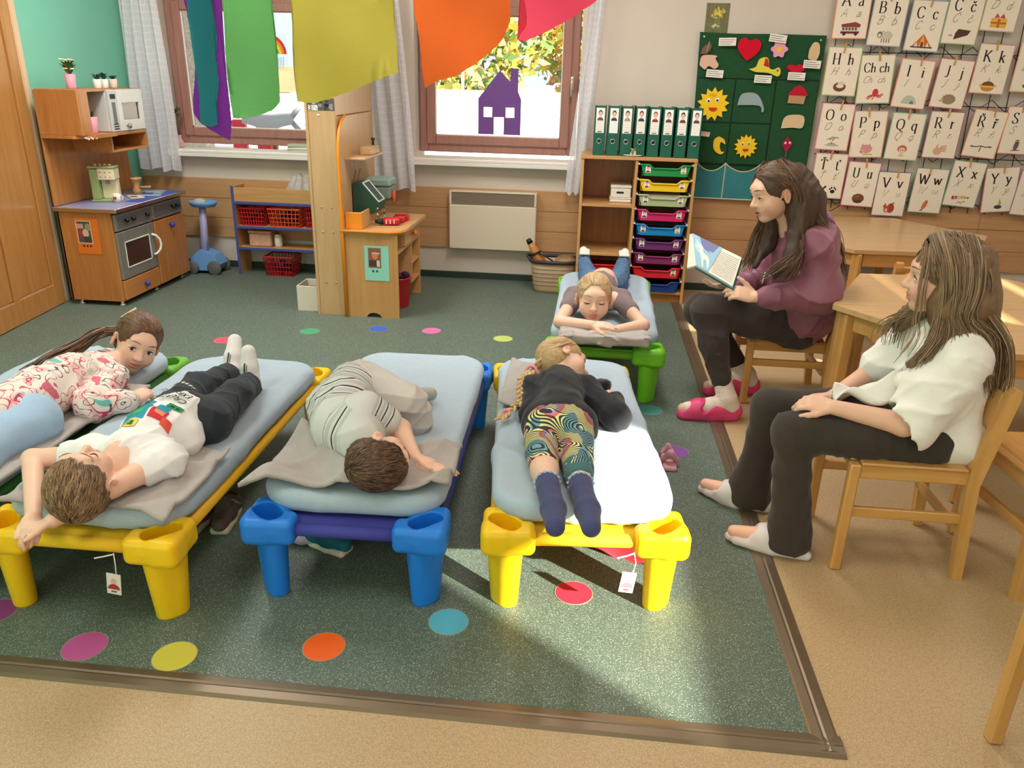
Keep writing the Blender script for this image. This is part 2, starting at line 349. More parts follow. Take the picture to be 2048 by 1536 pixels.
# ------------------------------------------------------------------ curtains and hanging crepe paper
def sheer_mat():
    m = bpy.data.materials.new('sheer_white'); m.use_nodes = True; nt = m.node_tree; N = nt.nodes; L = nt.links; N.remove(N['Principled BSDF'])
    uv = N.new('ShaderNodeUVMap'); sx = N.new('ShaderNodeSeparateXYZ'); L.new(uv.outputs[0], sx.inputs[0])
    def line(out, f, th):
        a = N.new('ShaderNodeMath'); a.operation = 'MULTIPLY'; a.inputs[1].default_value = f; L.new(out, a.inputs[0])
        b = N.new('ShaderNodeMath'); b.operation = 'FRACT'; L.new(a.outputs[0], b.inputs[0]); c = N.new('ShaderNodeMath'); c.operation = 'LESS_THAN'; c.inputs[1].default_value = th; L.new(b.outputs[0], c.inputs[0]); return c
    l1, l2 = line(sx.outputs[0], 22, .14), line(sx.outputs[1], 22, .14)
    mx = N.new('ShaderNodeMath'); mx.operation = 'MAXIMUM'; L.new(l1.outputs[0], mx.inputs[0]); L.new(l2.outputs[0], mx.inputs[1])
    mr = N.new('ShaderNodeMapRange'); mr.inputs[3].default_value = .86; mr.inputs[4].default_value = .97; L.new(mx.outputs[0], mr.inputs[0])
    d = N.new('ShaderNodeBsdfDiffuse'); d.inputs[0].default_value = S(244,244,248); tl = N.new('ShaderNodeBsdfTranslucent'); tl.inputs[0].default_value = S(240,240,246)
    m1 = N.new('ShaderNodeMixShader'); m1.inputs[0].default_value = .35; L.new(d.outputs[0], m1.inputs[1]); L.new(tl.outputs[0], m1.inputs[2])
    tr = N.new('ShaderNodeBsdfTransparent'); m2 = N.new('ShaderNodeMixShader'); L.new(mr.outputs[0], m2.inputs[0]); L.new(tr.outputs[0], m2.inputs[1]); L.new(m1.outputs[0], m2.inputs[2]); L.new(m2.outputs[0], N['Material Output'].inputs[0]); return m
SHEER = sheer_mat()
def curtain(label, xt0, xt1, xb0, xb1, zb, y, folds, seed, tape=None):
    r = random.Random(seed); ph = [r.uniform(0, 6) for _ in range(3)]; nu, nv = 70, 26; ztop = 2.75
    e = empty('sheer_curtain', ((xb0+xb1)/2, y, zb), label, 'curtain', 'sheer curtains')
    def fn(u, v):
        z = ztop+(zb-ztop)*v; x = (xt0+(xt1-xt0)*u)*(1-v)+(xb0+(xb1-xb0)*u)*v
        w = math.sin(u*folds*2*PI+ph[0]+.6*math.sin(v*2+ph[1]))*(.026+.012*math.sin(v*3+ph[2]))
        return (x+.012*math.sin(v*5+u*4), y+w, z+.012*math.sin(u*17)*v)
    mb = MB().grid(fn, nu, nv); o = mb.build('fabric', SHEER, e, True)
    uvl = o.data.uv_layers.new(name='UVMap'); wid = abs(xt1-xt0)*2.2
    co = [(i/(nu-1)*wid, (1-j/(nv-1))*(ztop-zb)) for i in range(nu) for j in range(nv)]
    for l in o.data.loops: uvl.data[l.index].uv = co[l.vertex_index]
    rod = MB().tube([(min(xt0, xt1)-.03, y, ztop+.012), (max(xt0, xt1)+.03, y, ztop+.012)], .012, 8).build('curtain_rod', WHITEP, e, True)
    if tape:
        t = MB().tube([fn(tape, v/20)[:1]+(fn(tape, v/20)[1]-.02,)+fn(tape, v/20)[2:] for v in range(21)], .006, 6, flat=.4); t.build('edge_cord', WHITEP, e, True)
curtain('sheer white curtain hanging left of the left window, by the teal wall', -3.44, -3.16, -3.46, -3.14, .76, 5.84, 4, 1, .8)
curtain('sheer white curtain hanging between the two windows behind the workbench', -1.86, -1.44, -1.80, -1.31, .68, 5.84, 5, 2, .93)
curtain('sheer white curtain hanging right of the right window beside the folders', -.03, .09, -.185, -.092, .70, 5.84, 2, 3)
def crepe_mat(name, c):
    m = bpy.data.materials.new(name); m.use_nodes = True; nt = m.node_tree; N = nt.nodes; L = nt.links; b = N['Principled BSDF']; b.inputs['Base Color'].default_value = c; b.inputs['Roughness'].default_value = .9; b.inputs['Specular IOR Level'].default_value = .1
    tc = N.new('ShaderNodeTexCoord'); mp = N.new('ShaderNodeMapping'); mp.inputs['Scale'].default_value = (6, 6, 90); L.new(tc.outputs['Object'], mp.inputs[0])
    n = N.new('ShaderNodeTexNoise'); n.inputs['Scale'].default_value = 3; n.inputs['Detail'].default_value = 3; L.new(mp.outputs[0], n.inputs['Vector']); bp = N.new('ShaderNodeBump'); bp.inputs['Strength'].default_value = .6; bp.inputs['Distance'].default_value = .004; L.new(n.outputs[0], bp.inputs['Height']); L.new(bp.outputs[0], b.inputs['Normal'])
    tl = N.new('ShaderNodeBsdfTranslucent'); tl.inputs[0].default_value = c; mx = N.new('ShaderNodeMixShader'); mx.inputs[0].default_value = .42; L.new(b.outputs[0], mx.inputs[1]); L.new(tl.outputs[0], mx.inputs[2]); L.new(mx.outputs[0], N['Material Output'].inputs[0]); return m
def crepe(label, col, poly, y, seed, amp=1):
    # sheet outline -> triangulated sheet, gently waved in depth, hung from a cord near the ceiling
    bm = bmesh.new(); P = []
    for (a, b) in zip(poly, poly[1:]+poly[:1]):
        n = max(1, int(math.dist(a, b)/.012))
        for k in range(n):
            t = k/n; P.append((a[0]+(b[0]-a[0])*t, a[1]+(b[1]-a[1])*t))
    r = random.Random(seed); top = max(p[1] for p in P)
    P = [(x+(r.uniform(-.0015, .0015) if z < top-.02 else 0), z+(r.uniform(-.0015, .0015) if z < top-.02 else 0)) for x, z in P]
    vs = [bm.verts.new((x, y, z)) for x, z in P]; f = bm.faces.new(vs)
    bmesh.ops.triangulate(bm, faces=[f]); 
    for _ in range(2): bmesh.ops.subdivide_edges(bm, edges=[e for e in bm.edges if e.calc_length() > .03], cuts=1, use_grid_fill=True)
    bmesh.ops.triangulate(bm, faces=bm.faces[:])
    k = seed*1.7
    for v in bm.verts: v.co.y += amp*(.012*math.sin(v.co.x*26+k)+.014*math.sin(v.co.z*14+v.co.x*9+k*2))
    me = bpy.data.meshes.new('paper_sheet'); bm.to_mesh(me); bm.free(); me.materials.append(col); me.polygons.foreach_set('use_smooth', np.full(len(me.polygons), True))
    xs = [p[0] for p in P if p[1] > top-.01]; xm = (min(xs)+max(xs))/2
    e = empty('crepe_paper', (xm, y, min(p[1] for p in P)), label, 'paper decoration', 'hanging crepe paper')
    o = bpy.data.objects.new('paper_sheet', me); link(o, e)
    w = max(xs)-min(xs)
    MB().grid(lambda u, v: (min(xs)+w*u, y+amp*(.012*math.sin((min(xs)+w*u)*26+k)*(1-v)+.014*math.sin((top+(2.86-top)*v)*14+(min(xs)+w*u)*9+k*2)), top+(2.86-top)*v), 8, 14).build('upper_sheet', col, e, True)
    MB().tube([(min(xs)-.02, y, 2.86), (max(xs)+.02, y, 2.86)], .004, 6).build('hanging_cord', WHITEP, e)
    for x in (min(xs)+.02, max(xs)-.02): MB().tube([(x, y, 2.86), (x, y, ZC)], .002, 5).build('ceiling_thread', WHITEP, e)
    return e
PURPLE = [(-1.686,1.816),(-1.663,1.691),(-1.657,1.599),(-1.654,1.524),(-1.67,1.438),(-1.687,1.369),(-1.69,1.314),(-1.66,1.275),(-1.595,1.237),(-1.538,1.212),(-1.527,1.275),(-1.524,1.374),(-1.524,1.451),(-1.522,1.546),(-1.521,1.657),(-1.513,1.818)]
TEALP = [(-1.644,1.816),(-1.651,1.673),(-1.651,1.562),(-1.636,1.467),(-1.644,1.37),(-1.651,1.281),(-1.605,1.263),(-1.577,1.277),(-1.568,1.372),(-1.552,1.45),(-1.556,1.526),(-1.542,1.62),(-1.546,1.747),(-1.545,1.818)]
GREENP = [(-1.513,1.818),(-1.517,1.639),(-1.52,1.47),(-1.522,1.299),(-1.435,1.307),(-1.346,1.336),(-1.306,1.37),(-1.305,1.437),(-1.31,1.513),(-1.311,1.643),(-1.305,1.821)]
YELLOWP = [(-1.228,1.822),(-1.225,1.716),(-1.226,1.626),(-1.223,1.534),(-1.226,1.449),(-1.225,1.376),(-1.162,1.37),(-1.087,1.388),(-1.001,1.421),(-.917,1.457),(-.802,1.497),(-.797,1.598),(-.803,1.688),(-.806,1.828)]
ORANGEP = [(-.728,1.829),(-.732,1.725),(-.716,1.636),(-.706,1.527),(-.691,1.442),(-.646,1.467),(-.565,1.49),(-.469,1.551),(-.41,1.592),(-.371,1.634),(-.353,1.688),(-.353,1.749),(-.366,1.834)]
PINKP = [(-.318,1.835),(-.301,1.767),(-.29,1.724),(-.289,1.68),(-.324,1.63),(-.293,1.622),(-.216,1.653),(-.122,1.704),(-.021,1.772),(.058,1.841)]
crepe('long purple crepe paper strip hanging behind the teal strip', crepe_mat('crepe_purple', S(118,50,142)), PURPLE, 3.318, 1, .25)
crepe('narrow teal paper strip hanging over the purple one', crepe_mat('crepe_teal', S(56,146,150)), TEALP, 3.298, 2, .2)
crepe('green crepe paper strip hanging left of the yellow sheet', crepe_mat('crepe_green', S(106,172,100)), GREENP, 3.32, 3, .6)
crepe('wide yellow crepe paper sheet hanging in front of the windows', crepe_mat('crepe_yellow', S(196,182,80)), YELLOWP, 3.30, 4)
crepe('orange crepe paper sheet hanging in front of the right window', crepe_mat('crepe_orange', S(236,110,50)), ORANGEP, 3.30, 5)
crepe('pink pointed crepe paper sheet hanging furthest right', crepe_mat('crepe_pink', S(238,80,106)), PINKP, 3.30, 6)

# ------------------------------------------------------------------ print helpers (flat coloured shapes)
def circ(cx, cy, rx, ry=None, n=18, a0=0, a1=2*PI, rot=0):
    ry = rx if ry is None else ry; out = []
    full = abs(a1-a0-2*PI) < 1e-6
    for i in range(n if full else n+1):
        a = a0+(a1-a0)*i/n; x, y = rx*math.cos(a), ry*math.sin(a)
        out.append((cx+x*math.cos(rot)-y*math.sin(rot), cy+x*math.sin(rot)+y*math.cos(rot)))
    return out
class Flat:
    """coloured flat shapes in a local x/z plane, the viewer on the -y side"""
    def __init__(s, M): s.mb = MB(M); s.lay = 0
    def p(s, poly, col, d=None):
        s.lay += .00008; s.mb.col = col
        ar = sum(p[0]*q[1]-q[0]*p[1] for p, q in zip(poly, poly[1:]+poly[:1]))
        if ar < 0: poly = poly[::-1]
        s.mb.fan(poly, -(s.lay if d is None else d)); return s
    def r(s, x0, z0, x1, z1, col): return s.p([(x0, z0), (x1, z0), (x1, z1), (x0, z1)], col)
    def line(s, pts, w, col, nib=None):
        s.lay += .00008; s.mb.col = col; vs = []; fs = []; n = len(pts)
        for i, (x, z) in enumerate(pts):
            a = pts[max(i-1, 0)]; b = pts[min(i+1, n-1)]; dx, dz = b[0]-a[0], b[1]-a[1]; l = math.hypot(dx, dz) or 1
            dx, dz = dx/l, dz/l; ww = w/2 if nib is None else (nib[0]+(nib[1]-nib[0])*abs(dx*math.sin(nib[2])-dz*math.cos(nib[2])))/2
            vs += [(x-dz*ww, -s.lay, z+dx*ww), (x+dz*ww, -s.lay, z-dx*ww)]
        for i in range(n-1): fs.append((2*i+1, 2*i+3, 2*i+2, 2*i))
        s.mb.add(vs, fs); return s
    def build(s, name, parent): return s.mb.build(name, PRINT, parent, False, True)
def catmull(p, k=5):
    if len(p) < 3: return p
    out = []
    for i in range(len(p)-1):
        a, b, c, d = p[max(i-1, 0)], p[i], p[i+1], p[min(i+2, len(p)-1)]
        for j in range(k):
            t = j/k; out.append(tuple(.5*((2*b[q])+(-a[q]+c[q])*t+(2*a[q]-5*b[q]+4*c[q]-d[q])*t*t+(-a[q]+3*b[q]-3*c[q]+d[q])*t**3) for q in (0, 1)))
    return out+[p[-1]]
DK = S(46,38,34); INK = S(92,76,62)
# stroke alphabet: cap height 1, x-height .62; 'L' straight, 'C' curved; letters after the strokes give the width
GL = {'A': ('L0,0 .36,1 .72,0|L.14,.36 .58,.36', .72), 'a': ('C.06,.5 .2,.62 .36,.56 .38,.4 .38,.1 .44,0|C.38,.36 .16,.32 .04,.16 .14,0 .3,.04 .38,.16', .44),
 'B': ('L.1,0 .1,1|C.1,1 .45,.98 .52,.76 .38,.55 .1,.53|C.1,.53 .5,.52 .6,.26 .42,.02 .1,0', .62), 'b': ('L.08,1 .08,.02|C.08,.45 .24,.62 .42,.54 .48,.3 .38,.04 .22,-.01 .08,.08', .5),
 'C': ('C.62,.78 .5,.96 .32,1 .1,.86 .02,.5 .12,.14 .34,-.01 .52,.06 .64,.24', .66), 'c': ('C.4,.48 .28,.62 .12,.56 .03,.3 .12,.04 .28,-.01 .42,.12', .44),
 'D': ('L.1,0 .1,1|C.1,1 .42,.98 .64,.78 .68,.5 .62,.2 .42,.02 .1,0', .72), 'd': ('L.42,1 .42,0|C.42,.5 .28,.62 .1,.52 .03,.28 .1,.04 .26,-.01 .42,.1', .5),
 'H': ('L.1,0 .1,1|L.62,0 .62,1|L.1,.5 .62,.5', .72), 'h': ('L.08,0 .08,1|C.08,.42 .2,.6 .34,.6 .42,.46 .42,.2 .42,0', .5), 'I': ('L.14,0 .14,1', .28), 'i': ('L.1,0 .1,.62|L.1,.82 .1,.9', .2),
 'J': ('C.26,1 .26,.5 .26,.1 .14,-.06 0,.0', .34), 'j': ('C.14,.62 .14,.2 .14,-.14 .04,-.26 -.06,-.22|L.14,.82 .14,.9', .24), 'K': ('L.1,0 .1,1|L.6,1 .14,.46|L.26,.58 .66,0', .68), 'k': ('L.08,0 .08,1|L.4,.62 .1,.28|L.2,.38 .46,0', .48),
 'L': ('L.1,1 .1,0|L.1,.02 .5,.02 .55,.2', .58), 'l': ('L.1,0 .1,1', .2), 'O': ('C.36,1 .1,.86 .02,.5 .1,.14 .36,0 .62,.14 .7,.5 .62,.86 .36,1', .72), 'o': ('C.24,.62 .08,.52 .03,.3 .08,.08 .24,0 .4,.08 .46,.3 .4,.52 .24,.62', .5),
 'P': ('L.1,0 .1,1|C.1,1 .46,.98 .56,.74 .42,.5 .1,.47', .58), 'p': ('L.08,.62 .08,-.3|C.08,.45 .24,.62 .42,.54 .48,.3 .38,.04 .22,-.01 .08,.08', .5), 'Q': ('C.36,1 .1,.86 .02,.5 .1,.14 .36,0 .62,.14 .7,.5 .62,.86 .36,1|C.34,.02 .5,-.14 .74,-.2', .74),
 'q': ('L.42,.62 .42,-.3|C.42,.5 .28,.62 .1,.52 .03,.28 .1,.04 .26,-.01 .42,.1', .5), 'R': ('L.1,0 .1,1|C.1,1 .44,.98 .54,.76 .42,.54 .1,.5|L.32,.5 .64,0', .66), 'r': ('L.08,0 .08,.62|C.08,.38 .18,.58 .34,.58', .36),
 'S': ('C.46,.82 .4,.98 .24,1 .08,.88 .1,.68 .3,.5 .48,.32 .44,.08 .24,-.01 .06,.08 .03,.24', .52), 's': ('C.3,.5 .18,.62 .06,.52 .1,.38 .26,.26 .32,.12 .2,-.01 .04,.1', .36), 'T': ('L.32,0 .32,1|L.02,.84 .04,.98 .6,.98 .62,.84', .64), 't': ('C.14,.85 .14,.4 .14,.1 .24,-.01 .34,.06|L.02,.6 .3,.6', .34),
 'U': ('C.1,1 .1,.5 .12,.14 .34,-.01 .54,.14 .56,.5 .56,1', .66), 'u': ('C.06,.62 .06,.2 .14,.0 .3,.04 .38,.16|L.38,.62 .38,0', .46), 'V': ('L0,1 .32,0 .64,1', .64), 'v': ('L0,.62 .22,0 .44,.62', .44), 'W': ('L0,1 .24,0 .46,.9 .7,0 .94,1', .94), 'w': ('L0,.62 .18,0 .34,.55 .52,0 .68,.62', .68),
 'X': ('L.02,1 .62,0|L.6,1 .02,0', .64), 'x': ('L.02,.62 .42,0|L.4,.62 .02,0', .44), 'Y': ('L0,1 .3,.48 .3,0|L.3,.48 .6,1', .6), 'y': ('L0,.62 .22,.04|C.44,.62 .2,-.05 .1,-.28 -.04,-.24', .44), 'Z': ('L.02,1 .56,1 .02,0 .58,0', .6), 'z': ('L.02,.62 .38,.62 .02,0 .4,0', .42)}
CARON = {'Č': 'C', 'č': 'c', 'Ř': 'R', 'ř': 'r', 'Ť': 'T', 'ť': 't'}
def glyph_strokes(ch):
    base = CARON.get(ch, ch); s, w = GL[base]; out = []
    for st in s.split('|'):
        pts = [tuple(map(float, q.split(','))) for q in st[1:].split()]; out.append((st[0], pts))
    if ch in CARON:
        if ch == 'ť': out.append(('L', [(w+.02, 1.0), (w+.06, .9), (w, .78)]))
        else:
            t = 1.08 if base.isupper() else .74; out.append(('L', [(w*.5-.14, t+.14), (w*.5, t), (w*.5+.14, t+.14)]))
    return out, w
def text(fl, s, x, z, h, col=DK, style='serif', center=False, gap=.1):
    ws = [(.3 if c == ' ' else glyph_strokes(c)[1]) for c in s]; tot = sum(ws)+gap*(len(s)-1)
    if center: x -= tot*h/2
    for c, w in zip(s, ws):
        if c != ' ':
            for kind, pts in glyph_strokes(c)[0]:
                q = catmull(pts) if kind == 'C' else pts
                if style == 'serif':
                    Q = [(x+a*h, z+b*h) for a, b in q]
                    if kind == 'L':
                        for i in range(len(Q)-1): fl.line([Q[i], Q[i+1]], 0, col, (h*.035, h*.15, .1))
                        for e, nb in ((0, 1), (-1, -2)):
                            if abs(pts[e][1]-pts[nb][1]) > abs(pts[e][0]-pts[nb][0]) and min(abs(pts[e][1]-t) for t in (0, 1, .62, -.3)) < .03:
                                fl.line([(Q[e][0]-.13*h, Q[e][1]), (Q[e][0]+.13*h, Q[e][1])], .04*h, col)
                    else: fl.line(Q, 0, col, (h*.035, h*.14, .1))
                else:
                    Q = [(x+(a+.42*b)*h, z+b*h) for a, b in q]; fl.line(Q, h*.06, col)
            if style != 'serif' and c.islower(): fl.line([(x+(w+.0)*h, z+.02*h), (x+(w+.14)*h, z+.1*h), (x+(w+.3)*h, z+.34*h)], h*.04, col)
        x += (w+gap)*h
def portrait(fl, x, z, w, h, seed, bg=S(246,244,240)):
    r = random.Random(seed); hair = r.choice([S(70,48,34), S(52,40,34), S(120,88,56), S(96,66,44)]); top = r.choice([S(150,60,60), S(96,70,66), S(60,66,90), S(176,150,130), S(110,90,84)])
    fl.r(x-w/2, z-h/2, x+w/2, z+h/2, bg); fl.p(circ(x, z-h*.46, w*.42, h*.3, 12, 0, PI), top); fl.r(x-w*.1, z-h*.22, x+w*.1, z-h*.05, S(226,180,154))
    fl.p(circ(x, z+h*.17, w*.29, h*.27, 14), hair); fl.p(circ(x, z+h*.08, w*.23, h*.23, 14), S(236,194,170))
    for s in (-1, 1): fl.p(circ(x+s*w*.09, z+h*.1, w*.03, h*.022, 6), S(60,44,38))
    fl.r(x-w*.07, z-h*.04, x+w*.07, z-h*.02, S(190,110,100))

# ------------------------------------------------------------------ toy kitchen and what stands on it
def knob_mesh(mb, c, r, ax, l):
    a = Vector(c); d = Vector(ax); mb.tube([a, a+d*l*.4, a+d*l*.5, a+d*l*.8, a+d*l], [r*.45, r*.4, r, r*.95, r*.4], 12)
def kitchen():
    x0, x1, y0, y1 = -3.40, -3.02, 4.72, 5.60
    e = empty('toy_kitchen', (-3.21, 5.16, 0), 'wooden toy kitchen with grey oven and microwave against the teal wall', 'toy kitchen')
    b = MB(); b.box(x0, x1-.02, y0, y0+.018, .035, .62, .002); b.box(x0, x1-.02, y1-.018, y1, .035, .62, .002); b.box(x0, x1-.02, y0+.018, y1-.018, .035, .055); b.box(x0, x0+.012, y0, y1, .035, .62); b.box(x0+.012, x1-.02, 5.165, 5.183, .055, .62)
    b.build('body', OAK['z'], e)
    for fx in (x0+.05, x1-.05):
        for fy in (y0+.03, 5.17, y1-.06):
            MB().lathe([(0,0),(.02,0),(.024,.006),(.02,.014),(.011,.02),(.013,.035)], (fx, fy, 0), 12).build('foot', CHROME, e, True)
    LIL = mat('lilac_worktop', S(150,150,186), .35, var=.06, vscale=14); ct = MB().box(x0-.01, x1+.028, y0-.012, y1+.01, .62, .642, .004).build('worktop', LIL, e)
    mb = MB(); mb.box(x1+.022, x1+.032, y0-.014, y1+.012, .618, .645, .003); mb.box(x0-.01, x1+.03, y0-.018, y0-.010, .618, .645, .003); mb.build('metal_edging', CHROME, ct)
    MB().box(x1-.10, x1+.02, 5.03, y1+.008, .6425, .6435).build('blue_inlay', mat('blue_inlay', S(64,84,170), .4), ct)
    for ya, yb, ks in ((y0+.015, 5.168, (4.84, 4.917, 5.09)), (5.18, y1-.012, (5.44, 5.503))):
        p = MB(); p.box(x1-.02, x1, ya, yb, .495, .605, .004); cp = p.build('control_panel', GREYM, e)
        MB().box(x1, x1+.002, ya+.025, yb-.02, .515, .59, .0008).build('panel_inset', mat('dark_grey_inset', S(112,110,112), .45, metal=.3), cp)
        for k in ks:
            kk = MB(); knob_mesh(kk, (x1+.002, k, .556), .017, (1,0,0), .03); kk.build('knob', BLACKP, cp, True)
    # oven door
    d = MB(); ya, yb = y0+.012, 5.166
    for a in ((ya, ya+.07, .18, .487), (yb-.07, yb, .18, .487), (ya+.07, yb-.07, .18, .25), (ya+.07, yb-.07, .415, .487)): d.box(x1-.02, x1, *a, .003)
    dr = d.build('oven_door', GREYM, e)
    MB().box(x1-.012, x1-.006, ya+.068, yb-.068, .248, .417).build('oven_window', mat('dark_oven_glass', S(74,50,40), .15), dr)
    for i in range(6): MB().tube([(x1-.016, ya+.07, .27+i*.022), (x1-.016, yb-.07, .27+i*.022)], .002, 5).build('rack_wire', CHROME, dr)
    fr = MB()
    for a in ((ya+.066, ya+.074, .246, .42), (yb-.074, yb-.066, .246, .42), (ya+.066, yb-.066, .246, .254), (ya+.066, yb-.066, .412, .42)): fr.box(x1, x1+.003, *a, .001)
    fr.build('window_rim', WHITEP, dr)
    h = MB(); h.tube([(x1, yb-.035, .41), (x1+.02, yb-.02, .40), (x1+.035, yb-.002, .37), (x1+.038, yb+.004, .335), (x1+.032, yb-.004, .30), (x1+.015, yb-.02, .275), (x1, yb-.035, .268)], .008, 8); h.build('handle', WHITEP, dr, True)
    kb = mat('blue_knob', S(66,70,176), .3)
    dw = MB().box(x1-.02, x1, ya, 5.166, .045, .172, .003).build('drawer', OAK['y'], e); k = MB(); knob_mesh(k, (x1, 4.968, .103), .02, (1,0,0), .034); k.build('knob', kb, dw, True)
    cd = MB().box(x1-.02, x1, 5.182, y1-.004, .045, .485, .003).build('cabinet_door', OAK['z'], e); k = MB(); knob_mesh(k, (x1, 5.39, .433), .02, (1,0,0), .034); k.build('knob', kb, cd, True)
    # upper part: back board, cubby, microwave
    MB().box(x0-.012, x0, y0, 5.62, .645, 1.345, .002).build('back_board', OAK['z'], e)
    u = MB(); u.box(x0, -3.13, y0, y0+.016, 1.085, 1.352, .002); u.box(x0, -3.13, y0+.016, 4.83, 1.085, 1.352, .002); u.build('upper_side_box', OAK['z'], e)
    s = MB(); s.prism([(x0, y0-.01), (-3.19, y0-.01), (-3.10, 4.80), (-3.10, 5.04), (-3.13, 5.06), (-3.13, 5.44), (x0, 5.44)], 1.065, 1.085, 'z'); s.build('upper_shelf', OAK['y'], e)
    for yy in (4.76, 4.80, 4.84):
        p = MB(); p.tube([(-3.155, yy, 1.072), (-3.10, yy-.03, 1.066)], .006, 8); p.build('peg', WHITEP, e)
    MB().box(x0, -3.15, 4.832, 5.44, 1.335, 1.35, .002).build('upper_top', OAK['y'], e)
    m = empty('microwave', (-3.26, 5.24, 1.087)); m.parent = e; m.matrix_parent_inverse = wm(e).inverted()
    MB().box(x0, -3.15, 5.045, 5.44, 1.087, 1.334, .003).build('case', mat('microwave_grey', S(206,206,200), .4), m)
    c = MB().box(-3.15, -3.13, 5.046, 5.142, 1.087, 1.346, .003).build('key_panel', mat('key_panel', S(196,200,194), .4), m)
    f = Flat(T(-3.1298, 5.094, 1.2) @ RZ(PI/2))
    f.r(-.03, .09, .03, .12, S(60,60,60)); f.r(-.02, -.06, .02, .07, S(120,122,124))
    for z in (-.07, -.085, -.10): f.r(-.028, z, .028, z+.009, S(70,70,72))
    f.build('key_print', c.parent)
    d = MB()
    for a in ((5.146, 5.19, 1.087, 1.346), (5.395, 5.44, 1.087, 1.346), (5.19, 5.395, 1.087, 1.155), (5.19, 5.395, 1.262, 1.346)): d.box(-3.15, -3.128, *a, .003)
    md = d.build('microwave_door', mat('microwave_white', S(222,222,218), .4), m)
    MB().box(-3.145, -3.14, 5.188, 5.397, 1.153, 1.264).build('window', mat('mw_glass', S(84,62,58), .1), md)
    k = MB(); knob_mesh(k, (-3.128, 5.215, 1.118), .017, (1,0,0), .03); k.build('knob', GREYM, md, True)
    q = MB()
    for a in ((5.01, 5.025, .972, 1.065), (5.425, 5.44, .972, 1.065), (5.01, 5.44, .96, .974)): q.box(x0, -3.13, *a, .002)
    q.build('lower_cubby', OAK['y'], e)
kitchen()
def poster(label, M, w, h, bg, draw, name='poster'):
    e = empty(name, M.translation, label, 'poster')
    MB(M).box(-w/2, w/2, -.0012, 0, -h/2, h/2).build('sheet', mat('poster_'+str(len(MATS)), bg, .5), e)
    f = Flat(M @ T(0, -.0013, 0)); draw(f); f.build('printed_picture', e)
def photo1(f):
    f.r(-.068, -.045, .03, .10, S(232,224,206)); f.r(-.064, -.041, .026, .096, S(96,84,74)); f.r(-.064, .05, -.02, .08, S(190,160,140)); f.p(circ(-.01, .02, .022, .03, 10), S(220,180,150)); f.r(-.03, -.041, .026, .0, S(70,70,74)); f.p(circ(.01, .06, .02, .025, 10), S(150,150,120)); f.p(circ(-.045, .02, .014, .03, 10), S(160,70,60))
    for x in (-.035, -.012, .011): f.p(circ(x, -.062, .007, .007, 8), S(40,30,26))
poster('orange poster with a small photo on the side of the toy kitchen', T(-3.213, 4.7185, .463), .158, .228, S(226,120,36), photo1)
def photo2(f):
    f.r(-.055, -.03, .03, .10, S(150,140,130)); f.r(-.052, -.027, .027, .097, S(140,96,72)); f.p(circ(-.01, .05, .02, .025, 10), S(220,130,80)); f.r(-.05, -.02, .0, .02, S(80,60,56)); f.r(-.03, .06, .02, .07, S(210,180,150)); f.r(.0, -.02, .02, .02, S(220,200,180))
    for x in (-.025, .0): f.p(circ(x, -.05, .008, .008, 8), S(30,90,80))
poster('mint green poster with a photo on the side of the workbench', T(-1.33, 4.7785, .363), .158, .224, S(150,214,194), photo2)
def leafy(mb, c, n, r, h, w, seed, droop=.3, up=.8):
    g = random.Random(seed)
    for i in range(n):
        a = g.uniform(0, 2*PI); l = r*g.uniform(.7, 1.1); zz = h*g.uniform(.5, 1.1); d = Vector((math.cos(a), math.sin(a), 0)); s = Vector((-math.sin(a), math.cos(a), 0))
        b = Vector(c); m = b+d*l*.5+Vector((0, 0, zz*.75)); t = b+d*l+Vector((0, 0, zz*(1-droop*.3)))
        mb.add([b-s*w*.4, b+s*w*.4, m+s*w, m-s*w, t], [(0, 1, 2, 3), (3, 2, 4)])
PINKC = mat('pink_ceramic', S(222,152,168), .45); WHITEC = mat('white_ceramic', S(232,226,214), .5)
def pot(label, x, y, z, r, h, m, name, leaves, leafmat, flowers=None, seed=1):
    e = empty(name, (x, y, z), label, 'potted plant', None)
    MB().lathe([(0,0),(r*.78,0),(r*.82,.004),(r,h),(r*.9,h),(r*.86,h*.9),(0,h*.88)], (x, y, z), 20).build('pot', m, e, True)
    mb = MB(); leaves(mb, (x, y, z+h*.88)); mb.build('leaves', leafmat, e)
    if flowers:
        g = random.Random(seed)
        for k in range(flowers[0]):
            a = g.uniform(0, 2*PI); q = Vector((x+math.cos(a)*r*g.uniform(.2, 1.3), y+math.sin(a)*r*g.uniform(.2, 1.3), z+h+g.uniform(.02, .085)))
            f = MB(); f.tube([(x, y, z+h*.85), (q+Vector((x, y, z+h)))/2, q], .0018, 5)
            for j in range(6): f.ell(q+Vector((math.cos(j*1.05)*.009, math.sin(j*1.05)*.009, .002)), (.008, .008, .005), 6, 4)
            f.build('flower', flowers[1][k % len(flowers[1])], e, True)
GRN = mat('leaf_green', S(74,110,72), .6, var=.2, vscale=30); DGRN = mat('dark_leaf_green', S(52,84,74), .6, var=.2, vscale=30)
pot('pink pot with artificial cream flowers on top of the toy kitchen', -3.25, 4.87, 1.3525, .032, .085, PINKC, 'flower_pot', lambda mb, c: leafy(mb, c, 34, .06, .09, .009, 3), GRN, (9, [mat('cream_petal', S(232,220,184), .7), mat('yellow_petal', S(226,196,130), .7)]), 5)
